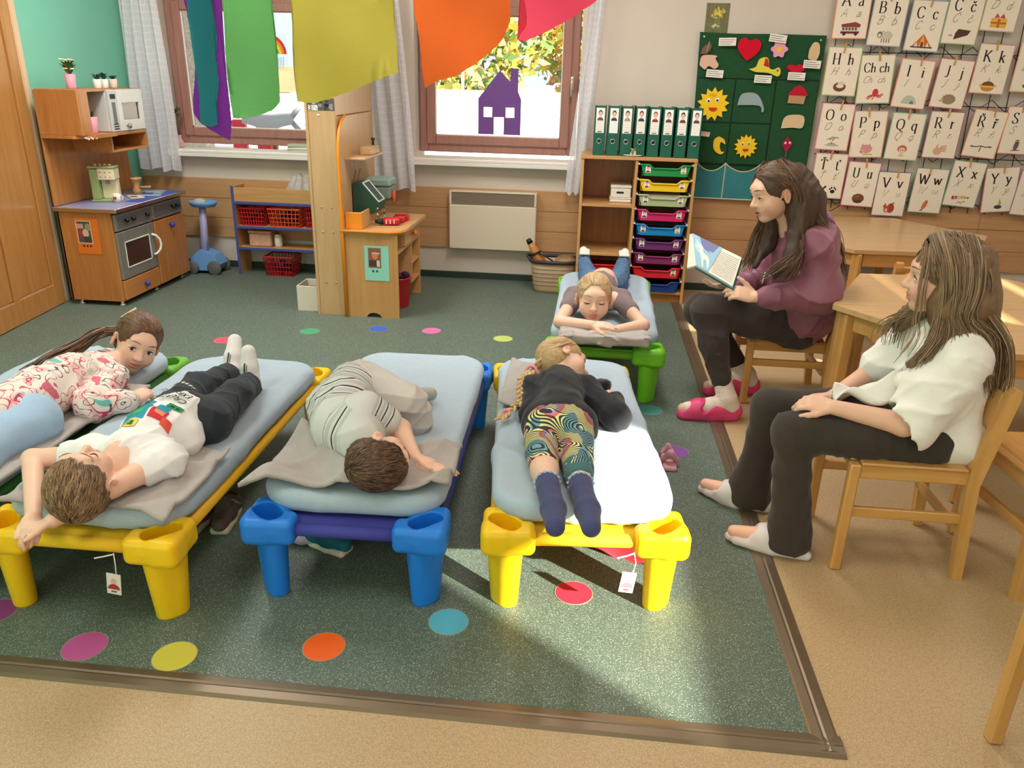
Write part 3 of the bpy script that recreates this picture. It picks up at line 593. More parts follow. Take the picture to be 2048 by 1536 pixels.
for i, (y, lab, x) in enumerate(((5.13, 'small white pot with spiky succulent, leftmost of three on the toy kitchen', -3.24), (5.215, 'small white pot with tall thin-leaved succulent, middle of three on the toy kitchen', -3.245), (5.325, 'small pinkish pot with rosette succulent, rightmost of three on the toy kitchen', -3.25))):
    pot(lab, x, y, 1.351, .026, .056, WHITEC if i < 2 else mat('blush_ceramic', S(226,200,186), .5), 'succulent_pot', lambda mb, c, i=i: leafy(mb, c, 26, .042, (.045, .055, .035)[i], .006, 8+i), DGRN)
pot('pink pot in the cubby beside the toy microwave', -3.20, 4.94, 1.0855, .036, .10, PINKC, 'cubby_pot', lambda mb, c: leafy(mb, c, 14, .04, .05, .007, 4), GRN)
mb = MB(); mb.lathe([(0,0),(.02,0),(.021,.018),(.013,.022),(.013,.03),(.016,.034),(.012,.06),(.009,.085),(.008,.1),(0,.1)], (-3.33, 4.80, 1.0855), 14)
tag(mb.build('toy_salt_shaker', WHITEC, None, True), 'small white toy shaker on the upper shelf of the toy kitchen', 'toy')
def coffee():
    x, y, z = -3.24, 5.05, .6435; e = empty('toy_coffee_machine', (x, y, z), 'green and cream toy coffee machine on the kitchen worktop', 'toy')
    GC = mat('sage_green', S(150,170,110), .55); CR = mat('cream_toy', S(228,216,178), .55); M = T(x, y, z) @ RZ(.25)
    MB(M).box(-.085, .085, -.07, .06, 0, .014, .003).build('base', GC, e); MB(M).box(-.08, -.03, -.06, .05, .014, .21, .004).build('side', GC, e)
    MB(M).box(-.03, .07, -.005, .05, .014, .14, .004).build('column', CR, e); MB(M).box(-.03, .075, -.06, .05, .14, .215, .005).build('head', CR, e)
    MB(M).box(-.086, .08, -.066, .056, .215, .228, .004).build('lid', GC, e)
    for k in range(4): MB(M).ell((-.05+.03*k, -.01, .234), (.012, .012, .009), 8, 6).build('bean', mat('bean_pink', S(216,150,130), .5), e, True)
    f = Flat(M @ T(.02, -.061, .18))
    for a in (-.03, 0, .03):
        for b in (-.02, .01): f.p(circ(a, b, .006, .005, 8), S(190,140,130))
    f.build('dot_pattern', e); MB(M).tube([(.02, -.035, .14), (.02, -.035, .115)], .012, 10).build('spout', GREYM, e, True)
    m = empty('toy_mug', (x+.09, y-.05, z), 'small white and red heart toy mug beside the toy coffee machine', 'toy')
    MM = T(x+.095, y-.055, z); MB(MM).lathe([(0,0),(.022,0),(.026,.055),(.022,.055),(.019,.006),(0,.006)], (0,0,0), 16).build('cup', WHITEC, m, True); MB(MM).tube([(.024, 0, .045), (.042, 0, .04), (.04, 0, .018), (.022, 0, .014)], .004, 6).build('handle', WHITEC, m, True)
    f = Flat(MM @ T(0, -.0275, .03)); f.p([(0, -.014), (.013, .002), (.008, .012), (0, .006), (-.008, .012), (-.013, .002)], S(196,40,50)); f.build('heart_print', m)
    k = MB(T(x+.03, y+.30, z)); k.lathe([(0,0),(.026,0),(.03,.03),(.02,.06),(.034,.10),(.04,.105),(.04,.118),(0,.118)], (0,0,0), 14); k.tube([(.02, 0, .05), (.10, .01, .055)], .008, 8); tag(k.build('wooden_mill', BEECH['z'], None, True), 'small wooden toy grinder with a side handle at the back of the worktop', 'toy')
coffee()
for i, (x, y, a, cols, lab) in enumerate(((-3.135, 5.40, .35, (S(120,150,170), S(60,90,120)), 'glossy blue magazine lying on the blue end of the worktop'), (-3.15, 5.22, .75, (S(222,206,170), S(120,100,80)), 'small cream leaflet lying in front of the magazine'))):
    M = T(x, y, .6438+.006*(0)) @ RZ(a); e = empty('magazine', (x, y, .6438), lab, 'magazine'); w, h = ((.15, .21), (.09, .13))[i]
    MB(M).box(-w/2, w/2, -h/2, h/2, .0006, .006, .001).build('pages', WHITEC, e); f = Flat(M @ T(0, 0, .0062) @ RX(-PI/2)); f.r(-w/2, -h/2, w/2, h/2, cols[0]); f.r(-w*.4, -h*.3, w*.1, h*.2, cols[1]); f.r(-w*.3, .03, w*.4, .05, S(230,230,224)); f.build('cover_print', e)
def vacuum():
    e = empty('toy_vacuum', (-2.95, 5.74, 0), 'pale blue and lilac toy cleaning trolley beside the toy kitchen', 'toy'); B1 = mat('toy_blue', S(110,160,214), .4); B2 = mat('toy_lilac', S(168,166,206), .4); x, y = -2.95, 5.74
    MB().tube([(x-.02, y, .13), (x, y, .3), (x+.01, y, .5)], [.05, .038, .034], 14, flat=.7).build('column', B2, e, True)
    mb = MB(T(x+.02, y, .5)); mb.lathe([(0,.012),(.085,.012),(.10,.035),(.105,.05),(.098,.05),(.08,.03),(0,.025)], (0,0,0), 20, 1.05, .8); mb.build('bowl', B1, e, True)
    MB(T(x+.0, y-.01, .545)).ell((0,0,.0), (.05, .04, .028), 12, 8).build('sponge', mat('toy_grey', S(186,180,170), .6), e, True)
    mb = MB(); mb.prism([(x-.10, .03), (x+.10, .03), (x+.13, .08), (x+.09, .15), (x-.02, .19), (x-.1, .12)], y-.07, y+.07, 'y'); mb.build('base', B1, e)
    for dx, r in ((-.085, .05), (.09, .055)):
        for s in (-1, 1):
            mb = MB(T(x+dx, y+s*.082, r) @ RX(PI/2)); mb.lathe([(0,-.012),(r*.8,-.012),(r,-.006),(r,.006),(r*.8,.012),(0,.012)], (0,0,0), 18); mb.build('wheel', mat('wheel_grey', S(96,98,92), .6), e, True)
vacuum()
def vase():
    x, y, z = -3.165, 5.955, .915; e = empty('flower_vase', (x, y, z), 'small pinkish vase with a purple flower on the left window sill', 'vase')
    MB().lathe([(0,0),(.022,0),(.03,.02),(.028,.045),(.014,.075),(.016,.095),(.012,.095),(.01,.07),(0,.05)], (x, y, z), 16).build('vessel', mat('vase_glaze', S(206,170,160), .35, var=.2, vscale=25), e, True)
    g = random.Random(3); DB = mat('dry_stem', S(120,96,70), .8)
    for k in range(5):
        dx, dy, h = g.uniform(-.035, .035), g.uniform(-.03, .03), g.uniform(.22, .30); tp = (x+dx, y+dy, z+h); MB().tube([(x, y, z+.06), (x+dx*.3, y+dy*.3, z+h*.55), tp], .0025, 5).build('stem', DB, e, True)
        mb = MB(); leafy(mb, tp, 7, .03, .03, .008, k+20); mb.build('leaves', GRN, e)
    mb = MB(T(x-.03, y-.02, z+.34))
    mb.tube([(.03, .02, -.28), (.0, 0, -.02)], .0025, 5)
    for j in range(14): mb.ell((math.cos(j*.45)*.022, -.004, math.sin(j*.45)*.022), (.009, .006, .009), 6, 4)
    mb.build('purple_flower', mat('purple_petal', S(126,64,130), .7), e, True)
vase()

# ------------------------------------------------------------------ partition post, workbench, market shelf
def partition():
    e = empty('wooden_partition', (-1.64, 5.2, 0), 'tall pale wooden partition post with number tape beside the workbench', 'partition')
    MB().box(-1.725, -1.556, 4.80, 4.83, 0, 2.1, .004).build('front_board', BIRCH['z'], e)
    MB().box(-1.60, -1.558, 4.831, 5.64, 0, 1.24, .003).build('side_board', BIRCH['z'], e); MB().box(-1.60, -1.558, 4.831, 5.64, 1.243, 2.1, .003).build('side_board', BIRCH['z'], e)
    MB().box(-1.757, -1.745, 4.86, 5.4, .62, .98, .004).build('dark_rail', mat('dark_edge', S(60,72,80), .5), e)
    mb = MB(); mb.box(-1.745, -1.726, 4.80, 5.6, 0, 2.1, .003); mb.build('left_board', BIRCH['z'], e)
    for z in (1.245, .70, .545, .22):
        for x in (-1.675, -1.61) if z < 1 else (-1.66,):
            m = MB(T(x, 4.7995, z) @ RX(PI/2)); m.lathe([(0,.004),(.005,.003),(.007,0)], (0,0,0), 10); m.build('screw_cap', WHITEC if z > 1 else BIRCH['x'], e, True)
    f = Flat(T(-1.64, 4.7995, 1.307)); f.r(-.084, -.035, .084, .035, S(96,92,88)); g = random.Random(9)
    for k in range(16): f.r(*(lambda a, b: (a, b, a+.02, b+.016))(g.uniform(-.08, .06), g.uniform(-.03, .015)), g.choice([S(40,40,44), S(150,146,138), S(190,186,176), S(70,70,72)]))
    f.r(-.078, -.034, -.05, -.004, S(226,222,212)); f.line(catmull([(-.072, -.01), (-.064, -.007), (-.058, -.013), (-.066, -.019), (-.057, -.025), (-.064, -.031), (-.073, -.028)]), .004, S(30,28,28)); f.r(-.048, -.034, -.02, -.004, S(236,232,224))
    for a, b in ((-.041, -.012), (-.027, -.026), (-.034, -.019)): f.p(circ(a, b, .003, .003, 8), S(30,28,28))
    f.build('number_tape', e)
partition()
def workbench():
    e = empty('toy_workbench', (-1.37, 5.1, 0), 'wooden toy workbench with curved orange edging and a drawer', 'toy workbench')
    OE = mat('orange_edging', S(240,146,30), .45); LB = wood('laminate_z', S(206,156,96), S(192,140,80), 'z'); LX = wood('laminate_y', S(214,166,108), S(200,150,92), 'y')
    # side panel facing the room, arch cut out at the floor
    arch = [(-1.36+.05*math.cos(a), .0+.035*math.sin(a)) for a in [PI*i/10 for i in range(11)]]
    MB().prism([(-1.53, 0)]+[(x, z) for x, z in arch[::-1]]+[(-1.195, 0), (-1.195, .545), (-1.53, .545)], 4.78, 4.80, 'y').build('side_panel', LB, e)
    MB().box(-1.53, -1.195, 5.43, 5.45, 0, .545, .002).build('side_panel', LB, e)
    MB().box(-1.548, -1.53, 4.78, 5.45, 0, .545, .002).build('rear_panel', LB, e)
    mb = MB(); mb.prism([(-1.545, 4.765), (-1.24, 4.765), (-1.2, 4.785), (-1.165, 4.83), (-1.155, 4.9), (-1.155, 5.47), (-1.545, 5.47)], .548, .57, 'z'); tp = mb.build('bench_top', LX, e)
    pts = [(-1.55, 4.762), (-1.235, 4.762), (-1.195, 4.782), (-1.16, 4.828), (-1.151, 4.9)]
    MB().tube([(x, y, .559) for x, y in pts], .0115, 8, flat=.35).build('edge_band', OE, tp, True)
    arc = [(4.772, .57), (4.772, .99), (4.785, 1.08), (4.815, 1.16), (4.87, 1.215), (4.95, 1.24)]
    MB().prism(arc+[(5.45, 1.24), (5.45, .57)], -1.552, -1.533, 'x').build('back_board', BIRCH['z'], e)
    band = [(-1.542, y, z) for y, z in [(4.768, 0), (4.768, .57)]+[(a-.004, b) for a, b in arc[1:]]]
    MB().tube(band, .0125, 8, flat=.8).build('edge_band', OE, e, True)
    MB().box(-1.53, -1.42, 4.80, 4.815, .571, .675, .003).build('tool_tray_front', OE, e); MB().box(-1.435, -1.42, 4.815, 5.2, .571, .675, .003).build('tool_tray_side', LX, e)
    # drawer and compartments on the open side
    dw = MB().box(-1.215, -1.192, 4.99, 5.42, .435, .54, .003).build('drawer', LX, e); k = MB(); knob_mesh(k, (-1.192, 5.20, .485), .02, (1, 0, 0), .032); k.build('knob', mat('orange_knob', S(246,120,40), .4), dw, True)
    MB().box(-1.52, -1.21, 4.97, 4.985, .43, .545, .001).build('divider', LX, e); MB().box(-1.52, -1.2, 4.80, 5.43, .415, .43, .001).build('shelf', LX, e)
    MB().box(-1.52, -1.2, 5.2, 5.215, .14, .415, .001).build('divider', LX, e)
    for z in (.27, .14): MB().box(-1.52, -1.2, 5.215, 5.43, z, z+.012, .001).build('shelf', LX, e)
    s = MB(); s.box(-1.533, -1.40, 4.86, 5.30, .985, 1.0, .003); s.build('small_shelf', BIRCH['y'], e)
workbench()
def bench_things():
    mb = MB(T(-1.45, 5.14, 1.0005)); mb.box(-.035, .04, -.10, .10, 0, .05, .004); o = mb.build('wooden_block_case', BIRCH['y']); tag(o, 'pale wooden block lying on the small shelf over the workbench', 'block')
    mb = MB(T(-1.44, 5.20, 1.0505)); mb.lathe([(0,0),(.008,0),(.008,.03),(.013,.032),(.013,.045),(0,.047)], (0,0,0), 12); tag(mb.build('wooden_peg_figure', mat('peg_dark', S(70,56,46), .6), None, True), 'tiny dark-headed wooden peg standing on the pale block', 'toy')
    # green slanted bird-house like box on the board, striped rope
    M = T(-1.525, 5.05, .66)
    e = empty('green_toy_box', (-1.46, 5.05, .62), 'dark green slanted toy nesting box with white rimmed opening over the workbench', 'toy box'); GB = mat('bottle_green', S(36,74,56), .45)
    mb = MB(M); mb.prism([(0, -.02), (.13, -.02), (.17, .02), (.17, .05), (.06, .17), (0, .17)], -.07, .09, 'y'); mb.build('box', GB, e)
    R = MB(M); P = [(.165, -.06, .058), (.065, -.06, .172), (.065, .08, .172), (.165, .08, .058)]
    for a, b in zip(P, P[1:]+P[:1]): R.tube([a, b], .005, 6)
    R.build('white_rim', WHITEP, e)
    for y in (-.075, .085):
        for k in range(9): MB(M).tube([(.16-.0*k, y, .04-.018*k), (.16, y, .04-.018*k-.010)], .0045, 6).build('rope_bead', WHITEP if k % 2 else GB, e)
    MB(M).tube([(.0, -.05, .17), (.02, -.05, .25)], .0035, 6).build('hanging_wire', GREYM, e); MB(M).tube([(.0, .05, .17), (.02, .05, .25)], .0035, 6).build('hanging_wire', GREYM, e)
    e = empty('tool_case', (-1.42, 5.33, .7), 'grey-green tool case with orange latch hanging behind the green box', 'tool case'); M = T(-1.44, 5.33, .70)
    MB(M).box(-.085, .09, -.09, .09, 0, .075, .008).build('case', mat('grey_green', S(130,150,136), .5), e); MB(M).box(-.09, .095, -.095, .095, .078, .13, .012).build('lid', mat('glass_green', S(150,180,166), .35), e)
    MB(M).ell((.10, -.02, .01), (.012, .022, .045), 12, 8).build('latch', mat('orange_latch', S(240,96,40), .4), e, True); MB(M).box(-.10, .09, -.03, .03, -.02, 0, .003).build('bracket', GREYM, e)
    e = empty('toy_drill', (-1.31, 4.98, .571), 'red and black toy power drill lying on the workbench top', 'toy drill'); M = T(-1.31, 4.98, .596) @ RZ(.25); RD = mat('toy_red', S(196,36,44), .35)
    MB(M).tube([(-.02, 0, 0), (.02, 0, .002), (.07, 0, 0), (.09, 0, 0)], [.022, .026, .025, .016], 12).build('motor', RD, e, True); MB(M).tube([(-.075, 0, -.002), (-.05, 0, 0), (-.02, 0, 0)], [.01, .018, .02], 12).build('chuck', BLACKP, e, True)
    MB(M).tube([(-.12, 0, -.006), (-.075, 0, -.002)], .004, 8).build('bit', CHROME, e); MB(M).tube([(.06, 0, 0), (.075, .05, -.005), (.08, .09, -.006)], [.018, .016, .018], 10).build('grip', BLACKP, e, True); MB(M).box(.05, .12, .08, .12, -.022, .012, .006).build('battery', RD, e)
    for k in (-.005, .02, .045): MB(M).box(k, k+.006, -.027, -.02, -.012, .014, .001).build('vent', WHITEP, e)
    e = empty('red_toy_saw', (-1.26, 5.16, .571), 'small red toy box on the back of the workbench top', 'toy'); MB(T(-1.26, 5.18, .5705)).box(-.05, .05, -.025, .03, 0, .035, .006).build('case', RD, e); MB(T(-1.26, 5.18, .6057)).box(-.04, .04, -.01, .015, 0, .008, .003).build('handle', RD, e)
    e = empty('red_waste_bin', (-1.27, 5.08, 0), 'red bin with dark contents under the workbench', 'bin'); M = T(-1.28, 5.08, 0); MB(M).lathe([(0,.002),(.075,.002),(.08,.01),(.095,.2),(.1,.205),(.1,.212),(.088,.21),(.07,.02),(0,.02)], (0,0,0), 20).build('bin_body', RD, e, True)
    mb = MB(M); g = random.Random(2)
    for k in range(9): mb.ell((g.uniform(-.05, .05), g.uniform(-.05, .05), .2+g.uniform(0, .03)), (.028, .025, .02), 8, 6)
    mb.build('dark_contents', mat('dark_cloth', S(54,40,60), .8), e, True)
    e = empty('white_storage_box', (-1.82, 4.92, 0), 'open white storage box on the floor beside the wooden partition', 'box'); M = T(-1.825, 4.95, 0)
    mb = MB(M)
    for a in ((-.075, .075, -.1, -.092), (-.075, .075, .092, .1), (-.075, -.067, -.092, .092), (.067, .075, -.092, .092)): mb.box(a[0], a[1], a[2], a[3], .0, .172, .002)
    mb.box(-.067, .067, -.092, .092, 0, .008); mb.build('box_walls', mat('off_white_board', S(226,214,196), .6), e); MB(M).box(-.06, .06, -.08, .08, .009, .13, .004).build('contents', mat('grey_brown', S(126,112,100), .8, var=.2, vscale=20), e)
bench_things()
def lattice(mb, P, nu, nv, r, holes=None):
    # P(u,v)->3d ; thin bars both ways
    for i in range(nu+1): mb.tube([P(i/nu, k/4) for k in range(5)], r, 4)
    for j in range(nv+1): mb.tube([P(k/6, j/nv) for k in range(7)], r, 4)
def crate(label, x, y, z, w, d, h, m, taper=.88, name='plastic_basket', nu=9, nv=4):
    e = empty(name, (x, y, z), label, 'basket', 'baskets on the market shelf')
    def rect(t): s = taper+(1-taper)*t; return [(x-w/2*s, y-d/2*s), (x+w/2*s, y-d/2*s), (x+w/2*s, y+d/2*s), (x-w/2*s, y+d/2*s)]
    for k, nm in ((0, 'front_lattice'), (1, 'side_lattice'), (2, 'back_lattice'), (3, 'side_lattice')):
        def P(u, v, k=k):
            r = rect(v); a, b = r[k], r[(k+1) % 4]; return (a[0]+(b[0]-a[0])*u, a[1]+(b[1]-a[1])*u, z+.004+(h-.006)*v)
        mb = MB(); lattice(mb, P, nu if k % 2 == 0 else max(4, int(nu*d/w)), nv, .0035); mb.build(nm, m, e)
    r = rect(1); mb = MB(); 
    for a, b in zip(r, r[1:]+r[:1]): mb.tube([(a[0], a[1], z+h), (b[0], b[1], z+h)], .007, 6)
    mb.build('rim', m, e); r = rect(0); mb = MB(); mb.box(r[0][0], r[2][0], r[0][1], r[2][1], z+.001, z+.006); mb.build('bottom', m, e)
    g = random.Random(int(x*1000)); mb = MB()
    for k in range(7): mb.ell((x+g.uniform(-w*.28, w*.28), y+g.uniform(-d*.22, d*.22), z+.02+h*.4*g.random()+.015), (.03, .025, .022), 8, 6)
    mb.build('dark_toys', mat('dark_toys', S(70,34,40), .7), e, True)
def market():
    x0, x1, y0, y1 = -2.69, -1.80, 5.72, 5.925; e = empty('market_shelf', (-2.25, 5.82, 0), 'low wooden play shelf with blue edges and baskets under the left window', 'shelf'); BL = mat('blue_edge', S(66,82,150), .5)
    for x in (x0, x1-.018):
        b = MB().box(x, x+.018, y0, y1, 0, .672, .002).build('side_board', BEECH['z'], e); MB().box(x-.001, x+.019, y0-.006, y0, 0, .676, .002).build('blue_edge_band', BL, b)
    for z, nm in ((.545, 'tray_bottom'), (.362, 'shelf_board'), (.20, 'shelf_board')):
        b = MB().box(x0+.018, x1-.018, y0+.001, y1, z, z+.016, .001).build(nm, BEECH['x'], e); MB().box(x0+.018, x1-.018, y0-.006, y0, z-.002, z+.018, .002).build('blue_edge_band', BL, b)
    MB().box(x0+.018, x1-.018, y0, y0+.014, .562, .665, .002).build('tray_front', BEECH['x'], e); MB().box(x0+.018, x1-.018, y1-.012, y1, .562, .665, .002).build('tray_back', BEECH['x'], e)
    MB().box(x0+.018, x1-.018, y1-.008, y1, .30, .345, .001).build('back_rail', BEECH['x'], e)
    R1 = mat('basket_red', S(206,34,44), .4); O1 = mat('basket_orange', S(240,84,40), .4)
    crate('red plastic basket at the left end of the upper market shelf', -2.56, 5.83, .379, .20, .16, .13, R1)
    crate('orange plastic basket on the upper market shelf', -2.30, 5.81, .379, .25, .15, .135, O1, nu=8)
    crate('red plastic basket behind the post on the upper market shelf', -2.06, 5.83, .379, .18, .15, .15, R1)
    crate('red plastic basket standing on the floor under the market shelf', -2.365, 5.80, .0, .23, .19, .15, mat('basket_dark_red', S(180,30,40), .4))
    e2 = empty('straw_box', (-2.51, 5.82, .217), 'pinkish straw box with lid on the lower market shelf', 'box'); SM = mat('straw_pink', S(206,158,130), .8, var=.15, vscale=60); MB().box(-2.605, -2.43, 5.76, 5.88, .2165, .32, .01).build('box', SM, e2); MB().box(-2.61, -2.425, 5.755, 5.885, .3205, .338, .006).build('lid', SM, e2)
    e2 = empty('toy_jar', (-2.40, 5.80, .217), 'small white patterned jar next to the straw box', 'jar'); MB().lathe([(0,0),(.026,0),(.03,.01),(.03,.07),(.024,.078),(0,.08)], (-2.385, 5.80, .2165), 16).build('jar', mat('jar_white', S(226,220,206), .5, var=.12, vscale=40), e2, True); MB().lathe([(0,0),(.026,0),(.026,.012),(0,.014)], (-2.385, 5.80, .297), 16).build('lid', WHITEC, e2, True)
    g = random.Random(12); tc = [(S(200,150,90), 'tan'), (S(206,196,190), 'white'), (S(226,140,60), 'orange'), (S(120,112,104), 'grey'), (S(214,180,170), 'pale pink')]
    for k, (x, z, w, nm) in enumerate(((-2.50, .585, .05, 'flat tan toy at the left of the market tray'), (-2.42, .59, .045, 'small pale pink toy in the market tray'), (-2.36, .59, .04, 'small white toy next to the pale pink one in the market tray'))):
        mb = MB(); mb.ell((x, 5.82, z), (w, .035, .022), 12, 8); mb.ell((x+w*.6, 5.81, z+.014), (w*.4, .025, .016), 10, 6); tag(mb.build('play_food', mat('toy_food_%d' % k, (tc[0], tc[4], tc[1])[k][0], .6), None, True), nm, 'toy')
    b = MB(T(-2.20, 5.82, .562)); b.grid(lambda u, v: ((u-.5)*.27*(1-.5*v)+.03*v, (.5-abs(u-.5))*.0+.05*math.cos(u*PI)*(1-v)*0-.06*math.sin(PI*u)*(1-v*.6)+.01*math.sin(u*20), .20*v**.7+.01*math.sin(u*14+v*9)), 26, 12)
    b.grid(lambda u, v: ((u-.5)*.27*(1-.5*v)+.03*v, .05*math.sin(PI*u)*(1-v*.6)+.01*math.sin(u*20), .20*v**.7+.01*math.sin(u*14+v*9)), 26, 12)
    e3 = empty('plastic_bag', (-2.2, 5.82, .562), 'crumpled see-through plastic bag of toys in the market tray', 'bag'); b.build('bag_sheet', mat('crinkled_plastic', S(196,188,178), .25, var=.2, vscale=30), e3, True); m = MB(T(-2.2, 5.80, .60)); m.ell((-.08, 0, 0), (.05, .04, .03), 10, 6); m.build('orange_toy', mat('toy_food_or', S(226,150,70), .6), e3, True)
market()
e = empty('paper_stack', (-2.22, 5.96, .915), 'small stack of papers lying on the left window sill', 'papers')
for k in range(3): MB(T(-2.2, 5.95, .9155+k*.02) @ RZ(.1*k)).box(-.10, .10, -.05, .05, 0, .018, .002).build('booklet', mat('paper_%d' % k, (S(200,196,186), S(226,222,208), S(186,190,166))[k], .7), e)
# rainbow window sticker and purple house cut-out on the panes
f = Flat(T(-2.44, 6.06, 1.60)); e = empty('rainbow_sticker', (-2.44, 6.06, 1.5), 'rainbow sticker with blue rain lines on the left window pane', 'sticker')
for r, c in ((.135, S(226,60,50)), (.115, S(244,150,50)), (.095, S(246,214,70)), (.075, S(90,180,80)), (.055, S(40,140,210))): f.p([(0, 0)]+circ(0, 0, r, r, 18, 0, PI), c)
for k in range(7): f.line([(.03+.013*k, -.02), (.025+.013*k, -.10)], .004, S(120,190,214))
f.build('print', e); MB(T(-2.44, 6.0606, 1.60)).box(-.14, .14, 0, .0008, -.11, .14).build('film', GLASS, e)
HOUSE = [(-.85,.07),(-.85,.315),(-.697,.52),(-.62,.432),(-.62,.52),(-.565,.52),(-.565,.37),(-.54,.33),(-.54,.07)]
def house_cut():
    pl = mat('purple_card', S(112,72,140), .7); M = T(0, 6.058, 1.01); y0, y1 = 0, .003
    e = empty('paper_house', (-.7, 6.06, 1.08), 'purple card house cut-out standing in the right window', 'cut-out')
    k = 1.0246
    def q(poly): return [(x*k, z*k) for x, z in poly]
    mb = MB(M)
    for poly in ([(-.85,.07),(-.735,.07),(-.735,.19),(-.85,.19)], [(-.663,.07),(-.54,.07),(-.54,.19),(-.663,.19)], [(-.85,.19),(-.81,.19),(-.81,.257),(-.85,.257)], [(-.748,.19),(-.65,.19),(-.65,.257),(-.748,.257)], [(-.588,.19),(-.54,.19),(-.54,.257),(-.588,.257)], [(-.85,.257),(-.54,.257),(-.54,.315),(-.85,.315)], [(-.85,.315),(-.54,.315),(-.565,.37),(-.62,.432),(-.697,.505)], [(-.62,.43),(-.565,.37),(-.565,.52),(-.62,.52)]):
        mb.prism(q(poly), y0, y1, 'y')
    mb.build('card', pl, e)
house_cut()

# ------------------------------------------------------------------ heater, toy basket, storage shelf
def heater():
    e = empty('convector_heater', (-.73, 5.9, .25), 'cream electric convector heater with slatted grille on the back wall', 'heater'); CR = mat('heater_cream', S(226,212,186), .45); y0, y1 = 5.87, 5.93
    mb = MB(); mb.box(-1.06, -.40, y0, y1, .25, .583, .006); mb.box(-1.06, -1.042, y0, y1, .585, .686, .004); mb.box(-.418, -.40, y0, y1, .585, .686, .004); mb.box(-1.042, -.418, y0, y1, .674, .686, .003); mb.box(-1.042, -.418, y1-.01, y1, .584, .674); mb.build('casing', CR, e)
    sl = mat('grille_grey', S(168,152,132), .5)
    for k in range(9): MB(T(-.73, y0+.012, .591+k*.0097) @ RX(.5)).box(-.312, .312, -.008, .008, -.001, .0012).build('slat', sl, e)
    MB().box(-1.0, -.46, y1, YB-.019, .4, .5).build('wall_bracket', CR, e)
heater()
def toy_basket():
    x, y = -.245, 5.70; e = empty('laundry_basket', (x, y, 0), 'beige plastic basket with dark rim holding toys beside the shelf', 'basket'); BB = mat('beige_plastic', S(188,160,128), .5); DR = mat('dark_brown_plastic', S(54,46,44), .45)
    def ring(s, z, n=28): return [(x+s*.175*math.copysign(abs(math.cos(a))**.6, math.cos(a)), y+s*.125*math.copysign(abs(math.sin(a))**.6, math.sin(a)), z) for a in [2*PI*i/n for i in range(n)]]
    R = [ring(.76, .003), ring(.8, .03), ring(.9, .14), ring(.98, .235), ring(.95, .235), ring(.86, .14), ring(.74, .02)]; mb = MB(); n = 28
    mb.add(sum(R, []), [(k*n+i, k*n+(i+1) % n, (k+1)*n+(i+1) % n, (k+1)*n+i) for k in range(6) for i in range(n)]+[tuple(range(n))[::-1], tuple(range(6*n, 7*n))]); mb.build('basket_wall', BB, e, True)
    for k in range(5): MB().tube([(a, b, c) for a, b, c in [(p[0], p[1], .07+.03*k) for p in ring(.845+.025*k+.008, 0)]+[(lambda p: (p[0], p[1], .07+.03*k))(ring(.845+.025*k+.008, 0)[0])]], .003, 4, False).build('rib', BB, e)
    MB().tube(ring(1.0, .24)+ring(1.0, .24)[:2], .013, 8, False).build('rim', DR, e, True)
    for s in (-1, 1): MB().tube([(x+s*.17, y-.05, .245), (x+s*.195, y-.03, .262), (x+s*.2, y, .266), (x+s*.195, y+.03, .262), (x+s*.17, y+.05, .245)], .009, 6).build('handle', DR, e, True)
    e = empty('toy_carrot_bottle', (x-.1, y-.02, .2), 'tan toy bottle with dark cap leaning out of the beige basket', 'toy'); TN = mat('tan_toy', S(196,132,66), .5)
    MB().tube([(x-.06, y, .13), (x-.115, y-.01, .25), (x-.15, y-.02, .31), (x-.18, y-.02, .36)], [.045, .042, .032, .02], 14).build('bottle', TN, e, True); MB().tube([(x-.178, y-.02, .357), (x-.195, y-.022, .385)], [.023, .017], 12).build('cap', BLACKP, e, True)
    MB().tube([(x-.14+.036*math.cos(a), y-.015+.036*math.sin(a), .285+.012*math.cos(a)) for a in [i*2*PI/14 for i in range(15)]], .01, 6).build('dark_band', mat('dark_band', S(36,34,38), .6), e, True)
    MB().tube([(x-.11, y-.05, .29), (x-.04, y-.06, .26), (x+.02, y-.05, .22)], .006, 6).build('strap', mat('dark_band', S(36,34,38), .6), e, True)
    e = empty('see_through_toy_box', (x+.07, y, .13), 'rounded see-through tub with tan toys in the beige basket', 'tub'); MB(T(x+.085, y, .215)).ell((0,0,0), (.085, .08, .065), 16, 10).build('tub', mat('smoky_plastic', S(176,140,96), .2, alpha=.55), e, True); m = MB(T(x+.085, y, .21)); m.ell((-.02,0,0), (.04,.04,.03), 10, 6); m.ell((.03,.01,.015), (.03,.03,.03), 10, 6); m.build('contents', mat('tan_bits', S(214,176,120), .6), e, True)
toy_basket()
